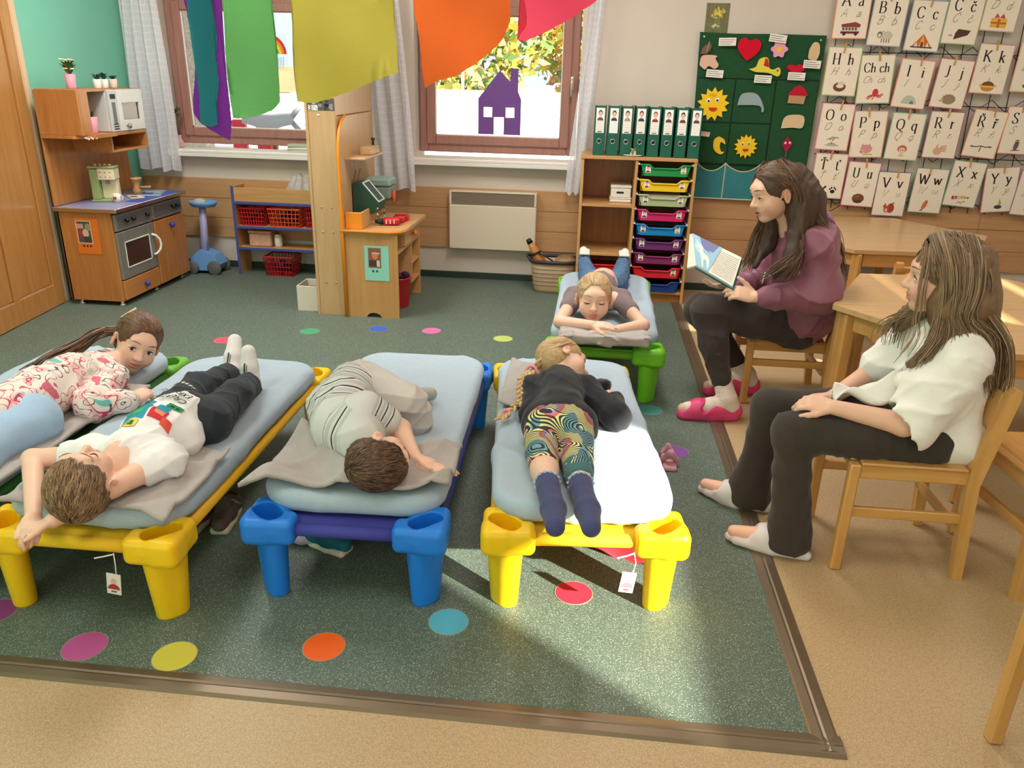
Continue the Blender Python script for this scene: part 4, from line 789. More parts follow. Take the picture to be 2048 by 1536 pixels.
def shelf_unit():
    x0, x1, y0, y1 = -.08, .695, 5.50, 5.925; e = empty('storage_shelf', (.31, 5.7, 0), 'wooden storage shelf unit with coloured trays below the green folders', 'shelf'); BX, BZ = BEECH['x'], BEECH['z']; t = .02
    MB().box(x0, x0+t, y0, y1, 0, .982, .002).build('side_board', BZ, e); MB().box(x1-t, x1, y0, y1, 0, .982, .002).build('side_board', BZ, e); MB().box(x0-.003, x1+.003, y0-.006, y1, .983, 1.006, .003).build('top_board', BX, e)
    MB().box(.285, .285+t, y0+.002, y1, .08, .982, .002).build('divider', BZ, e); MB().box(x0+t, x1-t, y1-.012, y1, .06, .982).build('back_board', OAK['z'], e)
    for z, a, b in ((.665, x0+t, .285), (.325, x0+t, .285), (.065, x0+t, x1-t)): MB().box(a, b, y0+.003, y1-.012, z, z+.02, .002).build('shelf_board', BX, e)
    MB().box(x0+t, x1-t, y0+.03, y0+.045, 0, .064).build('plinth', OAK['x'], e)
    for k in range(9):
        for x in (.305, x1-t-.012): MB().box(x, x+.012, y0+.004, y1-.02, .963-.1*k-.006, .963-.1*k+.004, .001).build('runner', WHITEP, e)
    cols = [('green', S(30,140,66)), ('yellow', S(244,198,24)), ('pale clear green', S(170,184,134)), ('magenta pink', S(206,36,104)), ('light blue', S(20,130,196)), ('purple', S(112,48,116)), ('plum', S(136,44,100)), ('red', S(216,34,44)), ('navy blue', S(22,60,130))]
    def tray(xc, zt, w, col, label, stickers, proto=[None]):
        r = empty('storage_tray', (xc, y0, zt-.08), label, 'tray', 'coloured trays in the shelf unit'); h = .076; c2 = mat('tray_'+label.split(' plastic')[0].replace(' ', '_'), col, .35)
        out = [(-w/2, 0), (-w*.33, 0), (-w*.25, -.022), (w*.25, -.022), (w*.33, 0), (w/2, 0), (w/2-.008, -.03), (w/2-.022, -.072), (w/2-.03, -h), (-w/2+.03, -h), (-w/2+.022, -.072), (-w/2+.008, -.03)]
        M = T(xc, y0+.002, zt-.012)
        f = MB(M); f.prism(out, -.012, -.004, 'y'); fr = f.build('tray_front', c2, r)
        rim = [(-w/2-.006, -.004), (-w*.33, -.004), (-w*.25, -.027), (w*.25, -.027), (w*.33, -.004), (w/2+.006, -.004)]; g = MB(M); g.tube([(a, -.014, b) for a, b in rim], .0065, 8); g.build('front_lip', c2, r, True)
        b = MB(M)
        for s in (-1, 1): b.prism([(-.004, 0), (.37, 0), (.36, -h), (.01, -h)], s*(w/2-.01)-.0015, s*(w/2-.01)+.0015, 'x')
        b.box(-w/2+.012, w/2-.012, .0, .37, -h, -h+.003); b.build('tray_walls', c2, r)
        for k, sx in enumerate(stickers):
            F = Flat(M @ T(sx*w*.355, -.0125, -.036)); portrait(F, 0, .004, .034, .048, hash(label) % 99+k); F.build('name_photo', r)
        if 'clear' in label: MB(M).box(-w*.4, w*.4, .02, .30, -.07, -.004, .01).build('papers', WHITEC, r)
        return r
    posn = ['topmost', 'second from the top', 'third from the top', 'fourth from the top', 'in the middle', 'above the plum one', 'between the purple and red ones', 'above the navy one', 'lowest']
    for k, (nm, c) in enumerate(cols): tray(.49, .975-.1*k, .332, c, nm+' plastic tray, '+posn[k]+' of the tray column', () if k == 8 else ((1,) if k == 7 else (-1, 1)))
    tray(.115, .30, .33, S(206,32,40), 'bright red plastic tray alone in the lower left shelf bay', ())
    for k, (z, h, w, lab) in enumerate(((.6855, .032, .15, 'flat white lidded box lying on the upper left shelf'), (.718, .085, .14, 'white box with dark label slot stacked on the flat box'))):
        b = empty('white_box', (.2, 5.66, z), lab, 'box'); MB().box(.205-w/2, .205+w/2, 5.60, 5.80, z, z+h*.78, .006).build('box', WHITEC, b); MB().box(.202-w/2, .208+w/2, 5.597, 5.803, z+h*.78, z+h, .004).build('lid', WHITEC, b)
        if k: MB().box(.175, .225, 5.598, 5.60, z+.03, z+.043).build('label_slot', BLACKP, b)
    # ring binders on top
    BG = mat('binder_green', S(22,92,70), .5, var=.06, vscale=20); ordn = ['leftmost', 'second from the left', 'third from the left', 'fourth from the left', 'fifth from the left', 'sixth from the left', 'seventh from the left', 'rightmost']
    for k in range(8):
        xc = .03+.0905*k; z0 = 1.0065+(.0 if k != 3 else .002); w = .074; yb = 5.535+.004*((k*7) % 3); M = T(xc, yb, z0) @ RZ(0.0) @ RY((.0, .01, -.008, 0, .012, 0, .008, .012)[k]*.5)
        h = .318
        b = empty('ring_binder', (xc, yb, z0), 'green ring binder with a portrait label, '+ordn[k]+' on the shelf', 'binder', 'green ring binders on the shelf')
        MB(M).box(-w/2, w/2, 0, .004, 0, h, .0015).build('spine', BG, b)
        for s in (-1, 1): MB(M).box(s*w/2-.0015, s*w/2+.0015, .004, .28, 0, h, .001).build('cover', BG, b)
        MB(M).box(-w/2+.006, w/2-.006, .03, .24, .004, h-.012).build('paper_block', WHITEC, b)
        F = Flat(M @ T(0, -.0005, 0)); F.r(-w*.38, .145, w*.38, h-.014, S(242,238,230)); portrait(F, 0, h-.06, w*.66, .075, 40+k*3)
        if k not in (1, 7):
            for j in range(4): F.r(-w*.32, .165+.017*j, w*.32, .1665+.017*j, S(200,190,180))
            F.r(-w*.2, .149, w*.2, .156, S(120,112,110))
        F.build('portrait_label', b)
        rg = MB(M @ T(0, -.0008, .092) @ RX(PI/2)); rg.lathe([(.0125,-.001),(.0165,-.001),(.0165,.003),(.0125,.003),(.0125,-.001)], (0,0,0), 18); rg.build('finger_ring', CHROME, b, True)
        MB(M @ T(0, -.0006, .092) @ RX(PI/2)).lathe([(0,0.0004),(.0125,.0004),(.0125,-.0002)], (0,0,0), 16).build('finger_hole', BLACKP, b)
    b = empty('small_decoration', (.255, 5.52, 1.007), 'little dried flower decoration on a white saucer before the folders', 'decoration'); M = T(.262, 5.513, 1.0065); MB(M).lathe([(0,.002),(.03,.002),(.062,.008),(.064,.011),(.06,.011),(.03,.006),(0,.006)], (0,0,0), 20, 1, .25).build('saucer', WHITEC, b, True)
    m = MB(M); leafy(m, (0, 0, .006), 26, .03, .055, .006, 5); m.build('dried_leaves', mat('dry_leaf', S(176,160,110), .8), b); m = MB(M); m.ell((.012, -.004, .024), (.01, .008, .018), 8, 6); m.ell((-.01, -.004, .02), (.008, .008, .015), 8, 6); m.build('seed_heads', WHITEC, b, True)
shelf_unit()

# ------------------------------------------------------------------ wall: small picture, pocket chart, letter cards
M = T(.778, 5.948, 1.892); e = empty('flower_picture', M.translation, 'small painting of yellow flowers on the wall above the green chart', 'picture'); MB(M).box(-.077, .077, -.003, 0, -.092, .092, .001).build('canvas', mat('olive_canvas', S(116,112,78), .8, var=.15, vscale=20), e)
F = Flat(M @ T(0, -.0032, 0)); g = random.Random(4)
for k in range(46):
    a = g.uniform(0, 2*PI); r = g.uniform(0, .045); F.p(circ(.005+r*math.cos(a), .03+r*.8*math.sin(a), g.uniform(.005, .011), g.uniform(.004, .009), 7), g.choice([S(214,196,88), S(196,176,70), S(222,210,120), S(170,160,70)]))
for k in range(16): x = g.uniform(-.05, .04); F.line([(x, -.07), (x*.6+.005, .0)], .003, g.choice([S(120,136,84), S(150,150,96)]))
for k in range(6): F.p(circ(-.045+g.uniform(0, .06), -.06+g.uniform(0, .02), .009, .006, 7), S(206,204,160))
F.build('painted_flowers', e)
def star(cx, cz, r1, r0, n, ph=0): return [((r1 if i % 2 == 0 else r0)*math.cos(PI*i/n+ph)+cx, (r1 if i % 2 == 0 else r0)*math.sin(PI*i/n+ph)+cz) for i in range(2*n)]
def chart():
    e = empty('pocket_chart', (1.1, 5.93, .68), 'large dark green felt pocket chart hanging beside the letter cards', 'wall chart'); FG = mat('green_felt', S(40,78,50), .95, var=.08, vscale=40, spec=.1); y = 5.915
    MB().prism([(.672, 1.803), (.9, 1.797), (1.2, 1.80), (1.51, 1.797), (1.512, .69), (.705, .69)], y, y+.012, 'y').build('felt_backing', FG, e)
    for x0, x1, z0, z1 in ((.69, .944, 1.226, 1.512), (.948, 1.218, 1.226, 1.512), (1.223, 1.506, .93, 1.512), (.70, .944, .945, 1.222), (.948, 1.218, .945, 1.222)): MB().box(x0, x1, y-.007, y, z0, z1, .004).build('felt_pocket', FG, e)
    dk = mat('dark_piping', S(18,40,26), .9)
    for p in ([(.69, 1.5135), (1.505, 1.5135)], [(.946, .945), (.946, 1.512)], [(1.2205, .945), (1.2205, 1.512)], [(.69, 1.224), (1.22, 1.224)], [(.7, .944), (1.5, .94)]): MB().tube([(a, y-.006, b) for a, b in p], .004, 6).build('piping', dk, e)
    TL = mat('teal_fabric', S(54,130,138), .85, var=.06, vscale=20); cr = mat('cream_piping', S(206,200,160), .8)
    for k, (x0, x1) in enumerate(((.742, .944), (.944, 1.19), (1.19, 1.5))):
        def fn(u, v, x0=x0, x1=x1): zt = .95-.055*math.sin(PI*u)**.8; return (x0+(x1-x0)*u, y-.012-.02*math.sin(PI*u)*v, .70+(zt-.70)*v)
        p = MB().grid(fn, 14, 8).build('teal_pocket', TL, e, True); MB().tube([fn(i/13, 1) for i in range(14)], .004, 6).build('piping', cr, p); MB().tube([(x1, y-.014, .70), (x1, y-.014, .95)], .004, 6).build('piping', cr, p)
    MB().tube([(.742, y-.014, .70), (1.5, y-.014, .695)], .005, 6).build('bottom_piping', cr, e)
    for x, z in ((.70, 1.775), (1.475, 1.768)): MB(T(x, y-.003, z)).ell((0,0,0), (.006, .005, .006), 10, 6).build('pin', WHITEP, e, True)
    zf = y-.013
    def felt(name, label, cat, base, cols_polys, th=.006, sticker=True):
        o = empty(name, (base[0], zf, base[1]), label, cat)
        for i, (nm, poly, c) in enumerate(cols_polys): MB().prism(poly, zf-th-.0015*i, zf-.0015*i, 'y').build(nm, mat('felt_%s_%d' % (name, i), c, .95, spec=.1), o)
        return o
    felt('felt_heart', 'big red felt heart pinned at the top of the green chart', 'felt shape', (1.0, 1.64), [('heart', catmull([(1.002,1.628),(.948,1.68),(.928,1.727),(.944,1.762),(.976,1.772),(1.005,1.755),(1.043,1.767),(1.075,1.752),(1.084,1.718),(1.063,1.673),(1.002,1.628)], 3)[:-1], S(206,24,44))])
    fl = [(1.208+.05*(1+.16*math.cos(6*a))*math.cos(a), 1.706+.05*(1+.16*math.cos(6*a))*math.sin(a)) for a in [2*PI*i/36 for i in range(36)]]
    felt('felt_flower', 'pink felt flower with yellow centre on the green chart', 'felt shape', (1.208, 1.65), [('petals', fl, S(226,160,184)), ('flower_centre', circ(1.208, 1.706, .018), S(240,190,50))])
    felt('felt_seed', 'beige felt oval at the top right of the green chart', 'felt shape', (1.44, 1.64), [('oval', catmull([(1.406,1.712),(1.43,1.753),(1.464,1.745),(1.476,1.692),(1.461,1.642),(1.424,1.644),(1.405,1.659),(1.406,1.712)], 3)[:-1], S(216,184,146))])
    felt('felt_bird', 'yellow felt bird with red wing on the green chart', 'felt shape', (1.13, 1.53), [('body', catmull([(1.022,1.577),(1.067,1.591),(1.082,1.636),(1.113,1.653),(1.144,1.644),(1.159,1.587),(1.19,1.578),(1.222,1.592),(1.237,1.56),(1.22,1.534),(1.157,1.555),(1.072,1.559),(1.022,1.577)], 3)[:-1], S(222,206,80)), ('wing', [(1.118,1.60),(1.124,1.648),(1.142,1.64),(1.156,1.59)], S(190,50,40)), ('eye', circ(1.215, 1.572, .006, .006, 8), S(40,30,24))])
    felt('felt_lips', 'red felt lips on the green chart', 'felt shape', (1.33, 1.56), [('lips', catmull([(1.269,1.593),(1.293,1.612),(1.33,1.605),(1.359,1.614),(1.396,1.593),(1.373,1.567),(1.324,1.559),(1.269,1.593)], 3)[:-1], S(204,30,56))])
    felt('paper_oak_leaf', 'pale pink paper oak leaf at the left edge of the green chart', 'felt shape', (.75, 1.57), [('leaf', catmull([(.687,1.595),(.695,1.649),(.738,1.66),(.799,1.655),(.79,1.636),(.816,1.598),(.792,1.572),(.75,1.59),(.725,1.567),(.687,1.595)], 3)[:-1], S(216,176,154))])
    felt('dried_bunch', 'dried brown plant bunch above the pale paper leaf on the green chart', 'decoration', (.72, 1.65), [('bunch', catmull([(.686,1.668),(.699,1.707),(.73,1.729),(.754,1.723),(.751,1.692),(.722,1.664),(.686,1.668)], 3)[:-1], S(116,90,80)), ('twig', [(.72,1.68),(.735,1.745),(.742,1.742),(.73,1.68)], S(150,136,96))])
    def sun(label, cx, cz, r, n, ph):
        felt('felt_sun', label, 'felt shape', (cx, cz-r), [('rays', star(cx, cz, r, r*.72, n, ph), S(244,200,44)), ('eye', circ(cx-r*.3, cz+r*.2, r*.13, r*.13, 10), S(250,246,236)), ('eye', circ(cx+r*.22, cz+r*.25, r*.13, r*.13, 10), S(250,246,236)), ('pupil', circ(cx-r*.3, cz+r*.18, r*.07, r*.07, 8), S(40,26,20)), ('pupil', circ(cx+r*.22, cz+r*.23, r*.07, r*.07, 8), S(40,26,20)), ('mouth', circ(cx, cz-r*.2, r*.26, r*.2, 10, PI, 2*PI), S(206,60,40))])
    sun('large smiling yellow sun in the left column of the green chart', .809, 1.344, .112, 13, .1); sun('small smiling yellow sun in the middle column of the green chart', 1.069, 1.069, .082, 14, .3)
    F = Flat(T(.80, zf-.0155, 1.40))
    for k in range(4): F.line([(-.02+.013*k, -.006), (-.02+.013*k, .012), (-.014+.013*k, .012)], .0025, S(90,70,30))
    F.build('sun_lettering', e)
    felt('felt_hat', 'grey felt cap in the middle column of the green chart', 'felt shape', (1.06, 1.30), [('cap', catmull([(.975,1.342),(.99,1.408),(1.039,1.426),(1.098,1.418),(1.139,1.37),(1.16,1.314),(1.145,1.301),(1.125,1.343),(.975,1.342)], 3)[:-1], S(150,164,166))])
    felt('felt_house', 'felt house with red roof in the right column of the green chart', 'felt shape', (1.36, 1.36), [('wall', [(1.313,1.365),(1.422,1.361),(1.43,1.425),(1.316,1.422)], S(186,140,106)), ('roof', [(1.306,1.417),(1.345,1.47),(1.38,1.482),(1.417,1.459),(1.442,1.414)], S(186,34,52))])
    felt('felt_scroll', 'beige felt scroll below the felt house on the green chart', 'felt shape', (1.36, 1.20), [('scroll', catmull([(1.294,1.198),(1.303,1.262),(1.342,1.288),(1.435,1.283),(1.437,1.206),(1.37,1.205),(1.294,1.198)], 3)[:-1], S(212,186,148))])
    felt('felt_moon', 'yellow felt crescent moon in the lower left pocket of the green chart', 'felt shape', (.87, 1.01), [('moon', catmull([(.876,1.131),(.913,1.112),(.924,1.078),(.894,1.094),(.888,1.063),(.902,1.029),(.924,1.027),(.901,1.009),(.864,1.025),(.842,1.062),(.846,1.11),(.876,1.131)], 3)[:-1], S(238,196,56))])
    felt('felt_kite', 'dark pink felt kite with two eyes in the right column of the green chart', 'felt shape', (1.35, 1.03), [('kite', [(1.346,1.146),(1.316,1.094),(1.353,1.034),(1.388,1.097)], S(160,36,76)), ('eye', circ(1.338, 1.102, .008, .008, 8), S(236,206,206)), ('eye', circ(1.368, 1.104, .008, .008, 8), S(236,206,206)), ('stem', [(1.350,1.036),(1.356,1.036),(1.352,.985),(1.347,.985)], S(120,110,80))])
    labs = [((.856,1.744), 'left of the big heart'), ((1.187,1.772), 'above the pink flower'), ((.795,1.542), 'under the oak leaf'), ((1.123,1.515), 'under the yellow bird'), ((1.344,1.538), 'under the red lips'), ((1.435,1.616), 'under the beige oval'), ((.77,1.145), 'above the crescent moon')]
    for k, ((x, z), l) in enumerate(labs):
        o = empty('paper_tag', (x, zf-.012, z-.03), 'small white printed paper tag '+l+' on the green chart', 'paper tag', 'paper tags on the chart'); w, h = (.115, .05) if k < 6 else (.075, .032); M = T(x, zf-.0125-.004, z) @ RY((-.03, .1, .05, .02, .02, .04, .1)[k])
        MB(M).box(-w/2, w/2, -.001, 0, -h/2, h/2).build('paper', WHITEC if k < 6 else mat('tag_pink', S(232,200,180), .7), o); F = Flat(M @ T(0, -.0012, 0))
        for j in range(3 if k < 6 else 1): F.r(-w*.44, h*.22-j*h*.26, w*(.44-.12*((j+k) % 3)), h*.29-j*h*.26, S(120,110,108) if (j+k) % 4 else S(190,90,100))
        F.build('printed_lines', o)
chart()
def wire_rack():
    e = empty('wire_rack', (2.35, 5.935, .66), 'black wire mesh rack on the wall behind the letter cards', 'wire rack'); BK = mat('black_wire', S(36,30,28), .5, metal=.3); y = 5.918; g = random.Random(5)
    for x in np.arange(1.58, 3.2, .118): MB().tube([(x+.03, y, .66), (x+.005, y, 1.3), (x-.02, y, 2.2)], .0032, 5).build('upright_wire', BK, e)
    for z in (.72, 1.035, 1.375, 1.70, 2.06):
        MB().tube([(1.55, y+.004, z), (3.2, y+.004, z)], .003, 5).build('cross_wire', BK, e); pts = []
        for i, x in enumerate(np.arange(1.56, 3.2, .10)): pts.append((x, y-.004, z+(.045 if i % 2 else -.03)))
        MB().tube(pts, .003, 5).build('zigzag_wire', BK, e)
    for x in (1.62, 2.3, 3.1): MB().tube([(x, y, 2.05), (x, 5.931, 2.05)], .004, 5).build('wall_hook', BK, e)
    pts = [(1.56+.35*t, 5.90, .70-.06*math.sin(t*5)-.03*t) for t in [i/10 for i in range(11)]]; MB().tube(pts, .003, 5).build('loose_wire', BK, e)
wire_rack()
CARDS = [('A', 'a', 1.646,1.934,-1, (236,160,110), 'bus'), ('B', 'b', 1.879,1.892,3, (150,150,190), 'sheep'), ('C', 'c', 2.127,1.866,4, (150,170,190), 'circus tent'), ('Č', 'č', 2.352,1.914,4, (160,186,120), 'chocolate bar'), ('D', 'd', 2.582,1.996,5, (206,170,160), 'yellow gift box'),
 ('H', 'h', 1.640,1.575,1, (160,190,110), 'ring-shaped roll'), ('Ch', 'ch', 1.869,1.532,-4, (176,196,130), 'red octopus'), ('I', 'i', 2.117,1.509,7, (226,130,120), 'igloo'), ('J', 'j', 2.369,1.515,7, (206,110,104), 'hedgehog'), ('K', 'k', 2.601,1.613,4, (196,150,140), 'carousel basket'), ('L', 'l', 2.860,1.629,3, (226,160,110), 'boat'),
 ('O', 'o', 1.655,1.218,3, (226,130,150), 'palm island'), ('P', 'p', 1.889,1.176,-3, (230,160,130), 'pink pig'), ('Q', 'q', 2.134,1.169,4, (150,190,170), 'red mushroom-haired child'), ('R', 'r', 2.385,1.187,2, (170,110,130), 'hand'), ('Ř', 'ř', 2.654,1.202,10, (226,150,110), 'handlebar'), ('S', 's', 2.878,1.231,2, (226,130,140), 'owl'),
 ('Ť', 'ť', 1.668,.887,2, (226,150,150), 'black dog and paw print'), ('U', 'u', 1.901,.837,4, (206,100,130), 'brown round bun'), ('V', 'v', 2.118,.778,1, (120,110,130), 'squirrel'), ('W', 'w', 2.368,.810,3, (130,160,130), 'orange fish'), ('X', 'x', 2.598,.865,8, (150,180,150), 'xylophone'), ('Y', 'y', 2.846,.835,-9, (206,120,130), 'yacht'), ('Z', 'z', 3.059,.818,6, (150,120,150), 'zebra')]
def card_picture(F, k):
    p, r, l, c = F.p, F.r, F.line, circ; z = -.085
    if k == 0: p([(-.06,z+.03),(.03,z+.045),(.065,z+.03),(.062,z+.012),(-.055,z+.012)], S(140,70,60)); r(-.055,z-.012,.06,z+.012,S(226,214,206)); [r(-.05+.02*i,z-.006,-.036+.02*i,z+.01,S(110,80,76)) for i in range(5)]; r(-.06,z-.026,.06,z-.012,S(120,52,48)); [p(c(x,z-.028,.011,.011,10),S(60,50,48)) for x in (-.035,.04)]
    elif k == 1: [p(c(-.03+.015*i,z+.01+.008*(i%2),.02,.02,10),S(206,196,180)) for i in range(5)]; p(c(-.035,z+.012,.016,.02,10),S(110,96,86)); p(c(-.035,z+.008,.01,.012,8),S(230,220,206)); [r(x,z-.035,x+.006,z-.008,S(120,106,96)) for x in (-.02,-.004,.012,.028)]
    elif k == 2: p([(-.065,z-.03),(-.04,z+.0),(0,z+.05),(.04,z+.0),(.065,z-.03)],S(206,110,56)); p([(-.02,z-.03),(0,z+.045),(.02,z-.03)],S(236,180,90)); p([(-.05,z-.03),(-.035,z+.0),(-.025,z-.03)],S(240,226,200)); p([(.05,z-.03),(.035,z+.0),(.025,z-.03)],S(240,226,200)); r(-.07,z-.036,.07,z-.028,S(60,64,90)); r(-.008,z-.03,.008,z,S(120,60,40))
    elif k == 3: p([(-.035,z-.03),(.05,z+.0),(.065,z+.028),(-.015,z+.035),(-.03,z+.01)],S(96,64,54)); [l([(-.03+.02*i,z-.025+.007*i),(-.012+.018*i,z+.03)],.002,S(70,46,40)) for i in range(4)]; [p(c(-.05-.008*i,z-.008+.006*(i%2),.004,.004,6),S(90,60,50)) for i in range(3)]
    elif k == 4: r(-.05,z-.035,.05,z+.02,S(226,180,70)); r(-.008,z-.035,.008,z+.02,S(206,100,50)); p([(-.035,z+.02),(-.02,z+.05),(0,z+.025)],S(206,80,80)); p([(.035,z+.02),(.02,z+.05),(0,z+.025)],S(190,70,60)); r(-.05,z-.012,.05,z-.002,S(206,100,50))
    elif k == 5: p(c(0,z,.042,.03,16),S(120,76,60)); p(c(.002,z+.006,.026,.013,14),S(236,220,200)); p(c(.01,z+.024,.025,.012,12),S(226,206,186))
    elif k == 6: p(c(.012,z+.012,.02,.026,12),S(206,60,64)); [l(catmull([(.01,z),(.01+.03*math.cos(a),z-.01+.012*math.sin(a)),(.01+.055*math.cos(a),z-.012+.02*math.sin(a+.6))]),.006,S(206,70,72)) for a in (0,.5,PI,2.6,3.7,5.6,4.4)]
    elif k == 7: p([(-.06,z-.03)]+c(0,z-.03,.05,.055,14,0,PI)[::-1]+[(.06,z-.03)],S(190,196,180)); [l([(-.04+.01*i,z-.02+.016*i),(.04-.01*i,z-.02+.016*i)],.002,S(160,170,156)) for i in range(3)]; p(c(.02,z-.03,.014,.022,10,0,PI),S(120,130,120))
    elif k == 8: p(c(.006,z,.045,.032,18),S(160,136,110)); [l([(.0+.03*math.cos(a),z+.02*math.sin(a)),(.006+.05*math.cos(a),z+.038*math.sin(a))],.0025,S(120,96,80)) for a in [i*.5 for i in range(9)]]; p([(-.05,z-.012),(-.03,z+.01),(-.028,z-.02)],S(206,176,146)); p(c(-.05,z-.012,.004,.004,6),S(50,40,36))
    elif k == 9: p(c(0,z-.012,.045,.03,14,PI,2*PI),S(206,140,60)); p(c(0,z-.008,.042,.03,14,0,PI),S(130,80,50)); r(-.046,z-.016,.046,z-.006,S(236,190,90)); l([(0,z+.02),(0,z+.045)],.003,S(120,80,50)); [p(c(x,z-.004,.007,.006,8),S(206,170,110)) for x in (-.05,.05)]
    elif k == 10: p([(-.04,z-.01),(.05,z-.01),(.035,z-.03),(-.03,z-.03)],S(96,110,110)); l([(.0,z-.01),(.0,z+.04)],.003,S(110,96,80)); p([(.004,z),(.004,z+.04),(.035,z)],S(226,216,196))
    elif k == 11: p(c(.0,z-.025,.05,.007,14),S(170,186,180)); p(c(.0,z-.02,.03,.012,12,0,PI),S(206,160,80)); l(catmull([(-.005,z-.015),(0,z+.005),(.012,z+.02)]),.004,S(120,90,60)); [l(catmull([(.012,z+.022),(.012+.015*math.cos(a),z+.03),(.012+.03*math.cos(a),z+.02+.008*math.sin(a))]),.004,S(90,110,100)) for a in (.2,1.2,2.2,3.2)]; [l(catmull([(-.014,z+.012),(-.014+.012*math.cos(a),z+.02),(-.014+.024*math.cos(a),z+.01)]),.004,S(110,126,116)) for a in (.4,1.8,3.0)]
    elif k == 12: p(c(0,z,.04,.03,16),S(216,150,150)); p(c(-.025,z-.016,.018,.015,12),S(226,166,164)); p(c(-.03,z-.02,.008,.006,8),S(190,110,116)); [p([(x,z+.02),(x+.012,z+.038),(x+.016,z+.018)],S(206,136,140)) for x in (-.035,.01)]; r(-.02,z-.04,.045,z-.033,S(170,180,120))
    elif k == 13: p(c(0,z+.015,.032,.026,14),S(196,100,84)); p(c(0,z+.006,.022,.02,12),S(232,196,170)); [p(c(x,z+.008,.003,.004,6),S(60,44,38)) for x in (-.008,.008)]; r(-.006,z-.02,.006,z-.01,S(232,196,170)); p(c(0,z-.036,.02,.018,10,0,PI),S(226,196,120))
    elif k == 14: p(c(-.015,z-.01,.03,.026,12),S(214,170,136)); [l([(.0,z-.005+.008*i),(.045-.004*abs(i-1.5),z-.012+.014*i)],.009,S(214,170,136)) for i in range(4)]; l([(-.025,z+.01),(-.02,z+.035)],.01,S(214,170,136))
    elif k == 15: l([(-.065,z+.012),(-.03,z+.01),(0,z+.02),(.03,z+.014),(.065,z+.022)],.006,S(80,60,70)); l([(0,z+.016),(-.004,z-.02)],.008,S(150,110,110)); r(-.07,z+.006,-.048,z+.016,S(120,90,96)); r(.045,z+.014,.07,z+.024,S(120,90,96))
    elif k == 16: p(c(0,z,.016,.036,14,rot=-.15),S(110,96,96)); p(c(.002,z+.026,.014,.013,10),S(96,84,86)); [p(c(x,z+.028,.004,.004,8),S(226,206,160)) for x in (-.004,.009)]; l([(-.03,z-.034),(.03,z-.03)],.005,S(90,76,70))
    elif k == 17: p([(-.065,z+.005),(-.03,z+.008),(-.012,z+.03),(.0,z+.03),(-.004,z+.018),(-.015,z+.008),(-.018,z-.012),(-.05,z-.012)],S(40,34,32)); [l([(x,z-.01),(x-.003,z-.026)],.004,S(40,34,32)) for x in (-.05,-.025)]; l([(-.063,z+.003),(-.072,z-.012)],.003,S(40,34,32)); p(c(.045,z-.008,.016,.013,12),S(40,34,32)); [p(c(.045+.022*math.cos(a),z-.002+.022*math.sin(a),.0055,.008,8),S(40,34,32)) for a in (.5,1.15,2.0,2.65)]
    elif k == 18: p(c(0,z,.042,.033,18),S(120,76,56)); p(c(0,z-.022,.03,.012,12),S(96,60,46)); p(c(-.01,z+.012,.016,.01,10),S(140,94,70))
    elif k == 19: p(c(.014,z+.0,.026,.034,14),S(170,74,50)); p(c(-.014,z-.008,.018,.024,12),S(190,90,60)); p(c(-.026,z+.012,.013,.012,10),S(190,90,60)); p([(-.03,z+.02),(-.026,z+.036),(-.018,z+.022)],S(170,70,50)); p([(.0,z+.03),(.02,z+.036),(.04,z+.044),(.03,z+.03)],S(150,66,46)); p(c(-.014,z-.014,.009,.013,8),S(226,190,160))
    elif k == 20: p(c(-.004,z,.015,.036,14,rot=-.35),S(206,120,80)); p([(-.02,z-.03),(-.035,z-.045),(-.005,z-.042)],S(190,100,70)); l([(.0,z-.02),(.008,z+.03)],.003,S(170,90,60))
    elif k == 21: [p([(-.06+.02*i,z+.018-.002*abs(3-i)),(-.044+.02*i,z+.018-.002*abs(3-i)),(-.044+.02*i,z-.012+.003*i),(-.06+.02*i,z-.012+.003*i)],[S(170,60,56),S(200,90,60),S(226,190,170),S(226,170,80),S(150,170,90),S(96,126,76),S(80,96,76)][i]) for i in range(6)]; l([(-.02,z-.035),(.03,z-.02)],.003,S(120,90,70)); l([(.02,z-.038),(-.012,z-.02)],.003,S(120,90,70)); p(c(.03,z-.02,.005,.004,8),S(150,90,70))
    elif k == 22: p(c(.0,z-.02,.026,.014,12),S(70,70,90)); p([(.0,z-.01),(.004,z+.04),(.022,z+.0)],S(176,170,100))
    else: p(c(0,z,.03,.02,12),S(226,220,210)); [l([(-.02+.012*i,z-.018),(-.016+.012*i,z+.018)],.004,S(50,46,46)) for i in range(4)]
EDGE = {}
